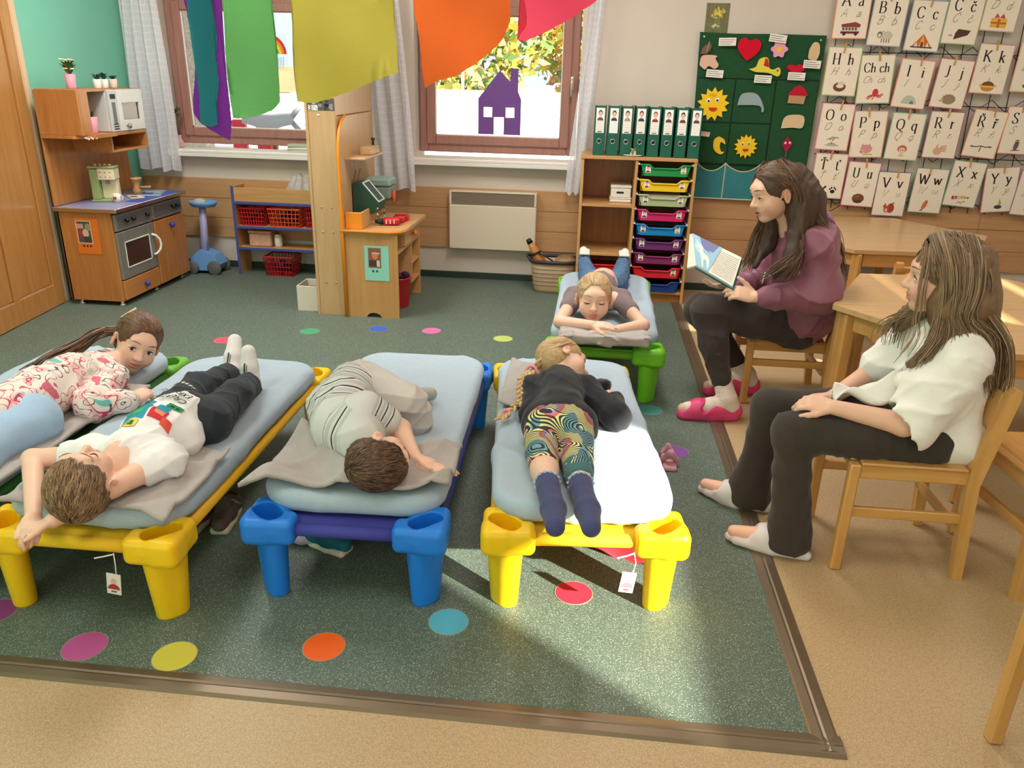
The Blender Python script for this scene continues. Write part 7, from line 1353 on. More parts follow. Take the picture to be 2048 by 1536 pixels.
    for k, a, t2 in ((kR, aR, V3(-1.275, 2.715, .485)), (kL, aL, V3(-1.395, 2.86, .475))):
        s = Sculpt(); s.chain([a+(k-a)*.2, a, a+V3(0, .01, -.005)], [.034, .035, .033], .012); s.chain([a+V3(0, .01, 0), (a+t2)/2, t2], [.036, .034, .027], .012); so_ = s.mesh('sock', .0042, clothm('white_sock', (226,220,216)), p)
        decal('sock_mark', so_, tuple((a+t2)/2+V3(0, -.05, .0)), (1, 0, 0), (0, .3, 1), (0, 1, -.1), [(q(-.006, -.02, .0, .03), S(60,56,60)), (q(.004, -.012, .007, .024), S(90,86,90))], p)
    cols = [S(150,118,84), S(120,92,66), S(172,138,100), S(98,74,54)]; hair_cap(p, c, R, hh, S(120,92,66), 1.03, -.14, 12, fr=.42); short_hair(p, c, R, hh, cols, 2200, 13, lambda x: V3(.25*x[0], .9, -.2-.5*x[2]), .15, -.45, .42, .0014, 1.04, .035)
    def bl(u, v): x = -1.60+.50*u; y = 1.745+.40*v+.06*math.sin(u*3); return (x, y-.03*u, .349+.04*fld(u*6+v*2.5+.3)*v+.022*fld(v*5-u*4)+.03*fld(u*11+v*1.5)*v*u)
    cloth_sheet('grey_blanket', 'grey fleece blanket under the head of the boy on the left yellow cot', 'blanket', bl, 36, 30, GREYB, None, .012, 'grey blankets', .343)
boy_left()

# ---------------------------------------------------------------- girl in pale patterned top on the left green cot
def pyjama_mat():
    m = bpy.data.materials.new('doodle_pyjamas'); m.use_nodes = True; nt = m.node_tree; N = nt.nodes; L = nt.links; b = N['Principled BSDF']; b.inputs['Roughness'].default_value = .85; tc = N.new('ShaderNodeTexCoord')
    n0 = N.new('ShaderNodeTexNoise'); n0.inputs['Scale'].default_value = 16; n0.inputs['Detail'].default_value = 1; L.new(tc.outputs['Object'], n0.inputs['Vector']); mu = N.new('ShaderNodeMath'); mu.operation = 'MULTIPLY'; mu.inputs[1].default_value = 7; L.new(n0.outputs[0], mu.inputs[0]); fr = N.new('ShaderNodeMath'); fr.operation = 'FRACT'; L.new(mu.outputs[0], fr.inputs[0]); lt = N.new('ShaderNodeMath'); lt.operation = 'LESS_THAN'; lt.inputs[1].default_value = .13; L.new(fr.outputs[0], lt.inputs[0])
    n1 = N.new('ShaderNodeTexNoise'); n1.inputs['Scale'].default_value = 13; n1.inputs['Detail'].default_value = 0; L.new(tc.outputs['Object'], n1.inputs['Vector']); cr = N.new('ShaderNodeValToRGB'); cr.color_ramp.interpolation = 'CONSTANT'; el = cr.color_ramp.elements; el[0].position = 0; el[0].color = S(216,110,130); el[1].position = .30; el[1].color = S(236,222,210)
    for p, c in ((.60, S(232,190,186)), (.655, S(206,70,100)), (.675, S(236,222,210)), (.76, S(110,190,180))): q = el.new(p); q.color = c
    L.new(n1.outputs[0], cr.inputs[0]); n2 = N.new('ShaderNodeTexNoise'); n2.inputs['Scale'].default_value = 9; L.new(tc.outputs['Object'], n2.inputs['Vector']); c2 = N.new('ShaderNodeValToRGB'); c2.color_ramp.interpolation = 'CONSTANT'; c2.color_ramp.elements[0].color = S(206,90,110); c2.color_ramp.elements[1].position = .5; c2.color_ramp.elements[1].color = S(92,80,84); L.new(n2.outputs[0], c2.inputs[0])
    mx = N.new('ShaderNodeMix'); mx.data_type = 'RGBA'; L.new(lt.outputs[0], mx.inputs[0]); L.new(cr.outputs[0], mx.inputs[6]); L.new(c2.outputs[0], mx.inputs[7]); L.new(mx.outputs[2], b.inputs['Base Color']); return m
def girl_left():
    hh = .228; c = V3(-1.782, 2.81, .46); R = frame((.60, -.72, -.12), (.42, .22, .88)); sc = Sculpt(); neck = V3(-1.835, 2.66, .40); w = head(sc, c, R, hh, neck=neck)
    shR, shL = V3(-1.755, 2.585, .40), V3(-1.94, 2.62, .40); elR, wrR = V3(-1.70, 2.355, .385), V3(-1.60, 2.445, .375); elL, wrL = V3(-2.02, 2.72, .38), V3(-1.96, 2.86, .37)
    sc.chain([shR, elR, wrR], [.038, .032, .022], .012); sc.chain([shL, elL, wrL], [.036, .03, .021], .012); sc.cone(shL, shR, .045, .045, .03); hand(sc, wrR, (.28, .92, .10), (.35, -.25, .9), -1, .125, (.75, .8, .85, .9), .05, (.75, .4, -.35)); hand(sc, wrL, (.4, .8, 0), (0, 0, 1), 1, .115)
    pel = V3(-1.86, 2.20, .41); sc.chain([neck, V3(-1.85, 2.45, .42), pel], [.06, .08, .085], .03); hR, hL = V3(-1.79, 2.17, .40), V3(-1.93, 2.17, .40); kR, kL = V3(-1.82, 1.93, .39), V3(-1.96, 1.93, .39); aR, aL = V3(-1.85, 1.76, .37), V3(-1.98, 1.76, .37)
    for h, k, a in ((hR, kR, aR), (hL, kL, aL)): sc.chain([h, k, a], [.06, .045, .03], .015); sc.cone(a, a+V3(-.01, -.035, .0), .028, .022, .01)
    p = person(sc, 'long-haired girl in a pale doodle-patterned top lying on the left green cot', .0036); eye_parts(p, c, R, hh, .95, S(70,46,34), (.18, .02), sc=sc, brow=S(120,84,60))
    t = Sculpt(); t.chain([V3(-1.84, 2.64, .40), V3(-1.85, 2.48, .42), V3(-1.86, 2.30, .425), V3(-1.865, 2.13, .42)], [.07, .094, .094, .10], .03); t.cone(shL, shR, .05, .05, .04); t.cone(V3(-1.92, 2.15, .40), V3(-1.80, 2.15, .40), .085, .085, .03); t.chain([shR, elR, wrR+(elR-wrR)*.12], [.05, .055, .038], .025); t.chain([shL, elL, wrL], [.048, .045, .036], .025)
    t.mesh('patterned_top', .0056, pyjama_mat(), p, wrinkle(61, .007, 34), .007)
    j = Sculpt(); j.cone(hL, hR, .08, .08, .04); j.cone(kL, kR, .075, .075, .05)
    for h, k, a in ((hR, kR, aR), (hL, kL, aL)): j.chain([h, k, a], [.085, .07, .06], .05)
    j.mesh('light_blue_trousers', .006, clothm('pale_blue_cloth', (168,196,222)), p, wrinkle(62, .005, 22), .006)
    cols = [S(124,88,62), S(96,66,48), S(146,106,74), S(84,58,44)]; hair_cap(p, c, R, hh, S(110,76,54), 1.05, -.2, 14, fr=.44); G = []; tie = w(.12, -.5, -.02)
    for a in np.linspace(-1.4, 1.4, 9): G.append([w(.355*math.sin(a), .25*math.cos(a)-.01, .17+.26*math.cos(a)), w(.33*math.sin(a), .0, .22+.29*math.cos(a)), w(.2*math.sin(a)+.05, -.36, .22), tie])
    short_hair(p, c, R, hh, cols, 1500, 15, lambda x: V3(.12, -.5, -.1)-x, .5, -.3, .30, .0014, 1.06, .015); G = [[tie, tie+V3(-.09, -.03, -.005+.01*k), V3(-1.96, 2.68, .47+.012*k), V3(-2.0, 2.55, .455), V3(-1.985+.02*k, 2.42, .45)] for k in (-1, 0, 1)]; strands('pony_tail', G, 150, .004, .0016, 16, cols, p, .008, 14)
    sc2 = MB(); sc2.tube([tie+V3(.02*math.cos(a), .02*math.sin(a), .02*math.sin(a+1)) for a in np.linspace(0, 2*PI, 15)], .009, 6, False); sc2.tube([tie, tie+V3(-.02, .03, .05), tie+V3(.03, .06, .08)], .005, 6); sc2.build('hair_ribbon', mat('pale_ribbon', S(226,190,170), .7), p, True)
    def bl(u, v): x = -1.99+.30*u; y = 1.80+.84*v; return (x+.04*v, y, .349+.014*fld(u*4+v*5)+.010*fld(v*9-u*2))
    cloth_sheet('grey_blanket', 'grey fleece blanket under the girl in the pale patterned top', 'blanket', bl, 24, 40, GREYB, None, .01, 'grey blankets', .343)
girl_left()

# ---------------------------------------------------------------- boy curled up on his side on the blue cot
def stripe_mat():
    m = bpy.data.materials.new('striped_jersey'); m.use_nodes = True; nt = m.node_tree; N = nt.nodes; L = nt.links; b = N['Principled BSDF']; b.inputs['Roughness'].default_value = .85; a = N.new('ShaderNodeAttribute'); a.attribute_name = 'along'; mu = N.new('ShaderNodeMath'); mu.operation = 'MULTIPLY'; mu.inputs[1].default_value = 1; L.new(a.outputs['Fac'], mu.inputs[0]); fr = N.new('ShaderNodeMath'); fr.operation = 'FRACT'; L.new(mu.outputs[0], fr.inputs[0])
    cr = N.new('ShaderNodeValToRGB'); cr.color_ramp.interpolation = 'CONSTANT'; el = cr.color_ramp.elements; el[0].position = 0; el[0].color = S(52,46,50); el[1].position = .15; el[1].color = S(206,204,200)
    for p, c in ((.45, S(186,186,184)), (.8, S(212,210,206))): q = el.new(p); q.color = c
    L.new(fr.outputs[0], cr.inputs[0]); L.new(cr.outputs[0], b.inputs['Base Color']); return m
def boy_blue():
    hh = .205; c = V3(-.575, 2.015, .425); R = frame((.86, .42, -.12), (.40, -.90, .06)); sc = Sculpt(); neck = V3(-.672, 2.135, .44); w = head(sc, c, R, hh, neck=neck)
    shU, shD = V3(-.665, 2.20, .515), V3(-.66, 2.19, .385); elU, wrU = V3(-.565, 2.235, .43), V3(-.497, 2.135, .385); elD, wrD = V3(-.53, 2.17, .365), V3(-.46, 2.10, .365)
    sc.chain([shU, elU, wrU], [.038, .032, .021], .012); sc.chain([shD, elD, wrD], [.036, .03, .02], .012); sc.cone(shU, shD, .04, .04, .03); hand(sc, wrU, (.62, -.10, -.1), (.2, .3, .9), 1, .12, (.5, .6, .7, .7), .06, (.7, .5, -.2)); hand(sc, wrD, (.9, .1, 0), (0, 0, 1), -1, .115, (.3, .3, .3, .3))
    sp = [neck, V3(-.745, 2.21, .44), V3(-.79, 2.33, .44), V3(-.785, 2.46, .435)]; sc.chain(sp, [.05, .075, .08, .085], .03)
    hU, hD = V3(-.765, 2.49, .485), V3(-.765, 2.49, .39); kU, kD = V3(-.585, 2.41, .45), V3(-.57, 2.44, .38); aU, aD = V3(-.655, 2.61, .385), V3(-.70, 2.64, .37)
    for h, k, a in ((hU, kU, aU), (hD, kD, aD)): sc.chain([h, k, a], [.058, .043, .028], .015); sc.chain([a, a+V3(.10, .05, -.005)], [.028, .022], .01)
    p = person(sc, 'brown-haired boy in a striped shirt curled up on the blue cot', .0036); eye_parts(p, c, R, hh, 0, which=(-1,), sc=sc, brow=S(120,86,60))
    t = Sculpt(); ts = [(.3, 3.4), (3.4, 6.45), (6.45, 10.5)]; rs = [.075, .098, .102, .104]
    for i in range(3): t.cone(sp[i], sp[i+1], rs[i], rs[i+1], .03, t=ts[i])
    t.cone(V3(-.68, 2.18, .50), V3(-.665, 2.18, .40), .06, .06, .04); t.cone(V3(-.76, 2.33, .48), V3(-.78, 2.45, .49), .07, .07, .04); t.cone(shU, shU+(elU-shU)*.62, .055, .048, .02, t=(.3, 3.4)); t.cone(V3(-.74, 2.26, .40), V3(-.76, 2.42, .40), .08, .085, .04)
    t.mesh('striped_shirt', .0056, stripe_mat(), p, wrinkle(71, .006, 36), .006, attr_t=True)
    j = Sculpt(); j.cone(V3(-.785, 2.45, .44), V3(-.775, 2.51, .435), .108, .10, .04)
    for h, k, a in ((hU, kU, aU), (hD, kD, aD)): j.chain([h, k, k+(a-k)*.75], [.075, .062, .052], .03)
    j.mesh('grey_shorts', .0058, clothm('pale_grey_jersey', (206,198,190)), p, wrinkle(72, .007, 30), .007)
    for a in (aU, aD):
        s = Sculpt(); s.chain([a+V3(-.0, -.03, .0), a, a+V3(.10, .05, -.005)], [.034, .034, .026], .012); s.mesh('sock', .0045, clothm('grey_sock', (176,176,170)), p)
    cols = [S(104,74,54), S(80,56,42), S(126,92,66), S(62,44,36)]; hair_cap(p, c, R, hh, S(84,60,46), 1.03, -.16, 17, fr=.42); short_hair(p, c, R, hh, cols, 2200, 18, lambda x: V3(.25*x[0], .9, -.1-.5*x[2]), .16, -.45, .46, .0014, 1.04, .035)
    def bl(u, v):
        x = -.975+.61*u; y = 1.915+.10*u*(1-.2*u)+.02*math.sin(u*7)+(.33-.10*u)*v; ed = max(0, .12-u)/.12
        return (x, y, .366+.030*math.sin(u*9+v*5+.5)*(1-.5*v)*max(0, 1-1.6*u)+.045*fld(u*4.4+v*2.2+.4)+.025*fld(u*7-v*4)-.05*ed+.02*math.exp(-((v-.12)/.08)**2)*math.sin(u*8)**2)
    cloth_sheet('grey_blanket', 'grey fleece blanket spread under the boy on the blue cot', 'blanket', bl, 60, 36, GREYB, None, .012, 'grey blankets', .343, lambda a, b: a < -.945 or b < 1.90)
boy_blue()

# ---------------------------------------------------------------- the reading girl in the burgundy hoodie
def reader():
    hh = .245; c = V3(.805, 3.62, 1.045); R = frame((-.93, -.27, -.24), (-.22, 0, .97)); sc = Sculpt(); neck = V3(.93, 3.68, .875); w = head(sc, c, R, hh, neck=neck, mouth_open=1, neck_r=.19)
    sL, sR = V3(1.005, 3.535, .835), V3(.985, 3.83, .835); eL, wL = V3(1.045, 3.50, .625), V3(.765, 3.50, .598); eR, wR = V3(.87, 3.88, .60), V3(.70, 3.73, .585); sc.cone(sL, sR, .06, .06, .04)
    sc.chain([sL, eL, wL], [.048, .04, .026], .015); sc.chain([sR, eR, wR], [.048, .04, .026], .015); hand(sc, wL, (-.93, .05, .18), (.10, -.75, .65), 1, .17, (.55, .6, .65, .7), .03, (.75, .5, .25), .4); hand(sc, wR, (-.80, -.02, -.03), (.0, -.1, -1), 1, .155, (.35, .35, .4, .4), .05)
    pel = V3(1.06, 3.80, .43); sc.chain([neck, V3(1.03, 3.72, .68), pel], [.06, .11, .12], .05); hL, hR = V3(1.02, 3.70, .42), V3(1.02, 3.90, .42); kL, kR = V3(.575, 3.60, .495), V3(.575, 3.83, .435); aL, aR = V3(.685, 3.48, .115), V3(.835, 3.835, .115)
    for h, k, a, tv in ((hL, kL, aL, (-.19, -.02, -.065)), (hR, kR, aR, (-.18, -.05, -.065))): sc.chain([h, k, k+(a-k)*.35, a], [.085, .062, .056, .036], .02); sc.chain([a+V3(.04, .005, -.055), a+V3(-.04, -.005, -.06), a+V3(*tv)], [.034, .034, .026], .015); sc.cone(a, a+V3(.02, 0, -.05), .034, .034, .015)
    p = person(sc, 'girl with long brown hair in a burgundy hoodie reading a book aloud', .0045, S(232,184,156)); eye_parts(p, c, R, hh, .35, S(80,56,40), (0, -.3), sc=sc, brow=S(104,76,54))
    t = Sculpt(); t.chain([V3(.94, 3.68, .865), V3(1.0, 3.70, .74), V3(1.03, 3.75, .56), V3(1.055, 3.80, .43)], [.075, .135, .14, .15], .05); t.cone(sL, sR, .085, .085, .06); t.cone(V3(1.05, 3.66, .50), V3(1.06, 3.90, .50), .13, .12, .05); t.chain([sL+V3(.01, .02, -.01), eL, wL+V3(.05, 0, .005)], [.088, .088, .056], .04); t.cone(wL+V3(.055, 0, .005), wL+V3(.02, 0, .003), .045, .036, .01); t.chain([sR, eR, wR+V3(.045, .02, 0)], [.085, .075, .052], .04); t.cone(V3(.95, 3.60, .89), V3(1.04, 3.72, .90), .045, .055, .04); t.cone(V3(1.04, 3.72, .90), V3(.98, 3.80, .885), .055, .045, .04)
    t.mesh('hoodie', .0068, mat('burgundy_satin', S(138,80,98), .45, var=.1, vscale=6, bump=.08, bscale=200, sheen=.2), p, wrinkle(81, .020, 19, (1, 1, .7)), .018)
    MB().tube([(.80, 3.545, .70), (.83, 3.53, .685), (.86, 3.525, .695), (.885, 3.54, .72)], .0035, 6).build('drawstring', WHITEC, p, True); MB().tube([(.80, 3.545, .70), (.795, 3.55, .65)], .0035, 6).build('drawstring', WHITEC, p, True)
    j = Sculpt(); j.cone(hL, hR, .115, .11, .05)
    for h, k, a in ((hL, kL, aL), (hR, kR, aR)): j.chain([h, (h+k)/2, k, k+(a-k)*.35, a+(k-a)*.20], [.105, .092, .075, .064, .047], .03)
    j.mesh('leggings', .0062, clothm('dark_brown_leggings', (66,56,52)), p, wrinkle(82, .006, 30), .006)
    for a, tv in ((aL, (-.19, -.02, -.065)), (aR, (-.18, -.05, -.065))):
        s = Sculpt(); s.chain([a+(kL-aL)*.26 if a is aL else a+(kR-aR)*.26, a+V3(.01, 0, -.01), a+V3(.03, .005, -.05)], [.042, .045, .044], .015); s.chain([a+V3(.03, .005, -.055), a+V3(-.06, -.005, -.05), a+V3(*tv)+V3(.02, 0, .005)], [.04, .04, .03], .02); s.mesh('sock', .0045, mat('cream_knit_sock', S(232,214,200), .9, bump=.5, bscale=120), p, wrinkle(7, .002, 120, (.2, .2, 1)), .002)
        f = Sculpt(); d = V3(*tv); f.chain([a+V3(.045, .006, -.07), a+V3(-.03, 0, -.066), a+d*.62+V3(0, 0, -.026), a+d+V3(.01, 0, -.01)], [.046, .05, .05, .036], .02); f.ell(a+V3(.0, .0, .0), (.072, .05, .062), None, .012, op=-1); f.ell(a+d+V3(-.012, 0, .016), (.04, .034, .026), None, .01, op=-1)
        for o in (-1, 1): f.cone(a+V3(-.075, o*.03, -.03), a+V3(-.095, o*.07, -.05), .016, .02, .006, op=-1)
        hl = a+V3(.05, .006, -.095); tp = a+d+V3(-.01, 0, -.030); f.chain([hl, a+V3(-.05, -.005, -.098), tp], [.019, .021, .018], .01)
        for o in (-.022, .022): f.chain([hl+V3(0, o, 0), a+V3(-.05, -.005+o, -.098), tp+V3(.01, o, 0)], [.018, .02, .017], .015)
        f.ell(a+V3(.0, .0, -.13), (.3, .2, .0155), None, .002, op=-1); f.mesh('clog', .0045, mat('pink_rubber', S(226,70,124), .45), p)
    # long straight hair
    cols = [S(104,74,52), S(84,58,42), S(126,92,66), S(70,50,38), S(140,106,80)]
    hair_cap(p, c, R, hh, S(92,66,48), 1.07, -.3, 20, fr=.44, vox=.006)
    b = Sculpt(); b.chain([w(.0, -.36, .1), w(-.1, -.46, -.25), V3(1.02, 3.60, .86), V3(.985, 3.545, .80)], [.085, .085, .06, .03], .05); b.chain([w(-.2, -.42, -.1), w(-.28, -.3, -.45), V3(.90, 3.50, .80), V3(.83, 3.475, .70)], [.055, .05, .035, .012], .03); b.chain([w(.2, -.3, -.1), w(.25, -.1, -.45), V3(.83, 3.70, .80), V3(.775, 3.66, .70)], [.055, .045, .03, .01], .03); b.mesh('hair_mass', .006, mat('reader_hair_mass', S(86,60,44), .5, col2=S(58,40,32), vscale=8, vstretch=(9, 9, 2), vdetail=5), p, wrinkle(84, .006, 60, (1, 1, .15)), .006)
    G = []
    for a in np.linspace(-1.2, 1.25, 9): G.append([w(.10*math.sin(a)+.02, .26*math.cos(a), .35+.12*math.cos(a)) if abs(a) < .6 else w(.30*math.sin(a), .26*math.cos(a)-.03, .20+.26*math.cos(a)), w(.385*math.sin(a), -.02-.05*abs(a), .22+.27*math.cos(a)), w(.40*math.sin(a), -.25, .05), w(.36*math.sin(a), -.40, -.30)])
    short_hair(p, c, R, hh, cols, 1900, 21, lambda x: V3(.5*np.sign(x[0])*max(0, x[2]), -.75, -.5), .55, -.5, .30, .0016, 1.085, .015)
    near = [[w(-.12, -.1, .53), w(-.37, -.2, .20), w(-.40, -.27, -.15), w(-.36, -.22, -.50), V3(.925, 3.49, .83), V3(.86+.03*k, 3.465, .75), V3(.80+.05*k, 3.475, .69)] for k in (-1, 0, 1, 2)]; strands('near_side_hair', near, 420, .0026, .001, 22, cols, p, .007, 18)
    far = [[w(.10, .05, .53), w(.33, .18, .25), w(.36, .20, -.15), w(.33, .12, -.5), V3(.79+.02*k, 3.74, .84), V3(.765+.02*k, 3.70, .75), V3(.745+.03*k, 3.66, .685)] for k in (-1, 0, 1)]; strands('far_side_hair', far, 240, .0026, .001, 23, cols, p, .006, 18)
    back = [[w(.0, -.2, .52), w(-.15+.1*k, -.46, .15), w(-.15+.1*k, -.5, -.25), V3(1.02, 3.58+.05*k, .92), V3(1.09+.01*k, 3.58+.05*k, .84), V3(1.15, 3.60+.05*k, .70)] for k in (-1, 0, 1, 2)]; strands('back_hair', back, 260, .0026, .001, 24, cols, p, .009, 16)
    # the book
    e = empty('open_book', (.6, 3.6, .6), 'open picture book with a white horse illustration held by the reading girl', 'book')
    TLc, TRc, BRc, BLc = V3(.490, 3.78, .820), V3(.702, 3.62, .749), V3(.656, 3.50, .643), V3(.501, 3.62, .704); n = nrm(np.cross(TRc-TLc, BLc-TLc)); n = n if n @ V3(-.2, -1, .3) > 0 else -n
    def slab(name, q, th, m, off=0):
        q = [V3(a)-n*off for a in q]; mb = MB(); mb.add([tuple(a) for a in q]+[tuple(a-n*th) for a in q], [(0, 1, 2, 3), (7, 6, 5, 4), (0, 4, 5, 1), (1, 5, 6, 2), (2, 6, 7, 3), (3, 7, 4, 0)]); return mb.build(name, m, e)
    PG = mat('page_paper', S(232,222,206), .7); CV = mat('teal_cover', S(40,110,120), .5); slab('page_block', [TLc, TRc, BRc, BLc], .014, PG); ex = nrm(TRc-TLc)*.006; ey = nrm(BLc-TLc)*.006; slab('cover', [TLc-ex-ey, TRc+ex-ey, BRc+ex+ey, BLc-ex+ey], .010, CV, .0145)
    l2 = V3(.468, 3.67, .678); lt = V3(.480, 3.80, .812); mb = MB(); mb.add([tuple(TLc-n*.002), tuple(BLc-n*.002), tuple(l2), tuple(lt), tuple(TLc-n*.014), tuple(BLc-n*.014), tuple(l2-n*.012), tuple(lt-n*.012)], [(0, 1, 2, 3), (7, 6, 5, 4), (0, 4, 5, 1), (1, 5, 6, 2), (2, 6, 7, 3), (3, 7, 4, 0)]); mb.build('facing_pages', PG, e)
    def bp(u, v): return tuple((TLc*(1-u)+TRc*u)*(1-v)+(BLc*(1-u)+BRc*u)*v+n*.0012)
    mb = MB(); lay = [0]
    def page(poly, col): lay[0] += .0001; mb.col = col; mb.add([tuple(V3(bp(a, b_))+n*lay[0]) for a, b_ in poly], [tuple(range(len(poly)))])
    page([(0, 0), (.62, 0), (.34, 1), (0, 1)], S(150,186,206)); page([(.16, 0), (.56, 0), (.40, .4), (.2, .3)], S(120,120,160)); page([(.08, .1), (.2, .3), (.1, .55), (.02, .4)], S(176,206,216))
    page(catmull([(.16, .22), (.22, .30), (.22, .46), (.32, .52), (.36, .64), (.33, .88), (.30, .9), (.29, .7), (.22, .68), (.2, .92), (.17, .92), (.16, .66), (.13, .5), (.15, .36), (.10, .38), (.09, .33), (.16, .22)], 3)[:-1], S(228,222,208))
    for i in range(13): page([(.56-.012*i, .12+.066*i), (.97, .12+.066*i), (.97, .135+.066*i), (.558-.012*i, .135+.066*i)], S(170,160,150))
    mb.build('page_print', PRINT, e, False, True)
reader()

# ---------------------------------------------------------------- the listening girl in the white shirt
def listener():
    hh = .228; c = V3(1.085, 2.465, .955); R = frame((-.95, .22, .0), (-.05, 0, 1)); sc = Sculpt(); neck = V3(1.155, 2.46, .785); w = head(sc, c, R, hh, neck=neck, neck_r=.19)
    sL, sR = V3(1.135, 2.335, .735), V3(1.125, 2.59, .735); eL, wL = V3(1.0, 2.30, .53), V3(.80, 2.345, .553); eR, wR = V3(.985, 2.60, .585), V3(.845, 2.50, .53); sc.cone(sL, sR, .055, .055, .04)
    sc.chain([sL, eL, wL], [.043, .037, .024], .015); sc.chain([sR, eR, wR], [.043, .036, .024], .015); hand(sc, wL, (-.92, .28, .05), (-.15, -.4, .9), -1, .155, (.7, .75, .8, .8), .04, (.75, .45, -.2)); hand(sc, wR, (-.75, -.45, .1), (-.2, .25, .95), 1, .155, (.5, .55, .6, .6), .04, (.75, .45, -.2))
    pel = V3(1.17, 2.46, .465); sc.chain([neck, V3(1.19, 2.46, .62), pel], [.055, .09, .11], .05); hL, hR = V3(1.12, 2.38, .455), V3(1.12, 2.55, .455); kL, kR = V3(.695, 2.35, .455), V3(.68, 2.62, .43); aL, aR = V3(.735, 2.36, .10), V3(.66, 2.66, .10)
    for h, k, a, tv in ((hL, kL, aL, (-.17, .04, -.055)), (hR, kR, aR, (-.15, .07, -.055))): sc.chain([h, k, k+(a-k)*.35, a], [.07, .052, .045, .034], .02); sc.chain([a+V3(.04, -.005, -.05), a+V3(-.05, .01, -.05), a+V3(*tv)], [.033, .033, .022], .015)
    p = person(sc, 'girl with long light brown hair in a white shirt sitting and listening', .0045, S(232,184,158)); eye_parts(p, c, R, hh, .9, S(80,60,46), (.1, .1), sc=sc, brow=S(110,84,60))
    t = Sculpt(); t.chain([V3(1.155, 2.46, .79), V3(1.175, 2.46, .66), V3(1.18, 2.46, .52)], [.07, .115, .105], .05); t.cone(sL, sR, .075, .075, .06); t.cone(V3(1.16, 2.40, .55), V3(1.185, 2.385, .465), .10, .10, .03); t.cone(V3(1.17, 2.53, .53), V3(1.19, 2.53, .465), .10, .09, .03); t.cone(V3(1.14, 2.40, .6), V3(1.15, 2.52, .6), .10, .10, .05); t.chain([sL, sL+(eL-sL)*.45, eL+V3(.015, 0, -.005)], [.078, .085, .088], .04); t.chain([sR, sR+(eR-sR)*.8], [.075, .07], .04)
    t.cone(eL+V3(-.06, .01, -.03), eL+V3(-.02, .01, -.02), .09, .085, .02, op=-1); sc
    t.mesh('white_shirt', .0062, clothm('white_cotton', (240,234,226)), p, wrinkle(91, .010, 24), .009)
    def kn(u, v): x = .80+.20*u; y = 2.355+.05*v+.02*math.sin(u*7); return (x, y, .575+.055*u+.025*math.sin(u*6+v*4)+.018*v-.02*math.sin(v*8))
    cloth_sheet('shirt_knot_tail', None, None, kn, 20, 10, MATS['white_cotton'], p, .005); kk = Sculpt(); kk.ell((1.0, 2.38, .645), (.028, .03, .024), None, .01); kk.cone((1.0, 2.38, .645), (1.06, 2.40, .66), .022, .03, .02); kk.mesh('shirt_knot', .004, MATS['white_cotton'], p, wrinkle(3, .003, 90), .003)
    j = Sculpt(); j.cone(hL, hR, .088, .088, .05)
    for h, k, a in ((hL, kL, aL), (hR, kR, aR)): j.chain([h, (h+k)/2, k, k+(a-k)*.4], [.088, .076, .064, .055], .03); j.chain([k+(a-k)*.4, a+V3(.0, 0, .0), a+V3(.0, .0, -.045)], [.055, .068, .078], .02)
    j.box((.70, 2.5, -.04), (.3, .4, .066), .002, k=.004, op=-1)
    j.mesh('flared_trousers', .0062, clothm('dark_brown_trousers', (62,54,48)), p, wrinkle(92, .007, 26, (1, 1, .5)), .007)
    for a, tv in ((aL, (-.17, .04, -.055)), (aR, (-.15, .07, -.055))):
        d = V3(*tv); f = Sculpt(); hl = a+V3(.06, -.012, -.083); tp = a+d+V3(-.012, .003, -.022)
        for o in (-.03, 0, .03): f.chain([hl+V3(0, o*.8, 0), a+V3(-.05, .012+o, -.082), tp+V3(abs(o)*.6, o*.8, 0)], [.018, .019, .017], .012)
        f.ell(a+V3(-.07, .016, -.055), (.058, .05, .05), None, .02); f.ell(a+V3(-.125, .03, -.03), (.035, .03, .022), None, .01, op=-1); f.box((a[0], a[1], -.05), (.4, .3, .0505), .001, k=.002, op=-1); f.mesh('slipper', .0045, mat('white_foam', S(214,206,206), .6), p)
    cols = [S(142,114,84), S(126,100,74), S(156,128,96), S(112,88,64)]
    short_hair(p, c, R, hh, cols, 1900, 35, lambda x: V3(.7*np.sign(x[0])*max(0, x[2]), -.35, -.8), .6, -.5, .30, .0016, 1.08, .015)
    hair_cap(p, c, R, hh, S(140,110,78), 1.06, -.3, 30, fr=.44, vox=.006)
    b = Sculpt(); b.chain([w(-.05, -.26, .15), w(-.12, -.36, -.25), V3(1.225, 2.44, .78), V3(1.27, 2.44, .66)], [.085, .075, .05, .025], .05); b.chain([w(-.25, -.12, .05), w(-.30, -.08, -.3), V3(1.09, 2.365, .80), V3(1.0, 2.345, .71)], [.045, .045, .03, .015], .04); b.chain([w(.28, -.1, .05), w(.3, .0, -.35), V3(1.03, 2.55, .78)], [.05, .045, .03], .04); b.mesh('hair_mass', .006, mat('listener_hair_mass', S(134,104,74), .5, col2=S(98,74,52), vscale=8, vstretch=(9, 9, 2), vdetail=5), p, wrinkle(94, .007, 55, (1, 1, .12)), .007)
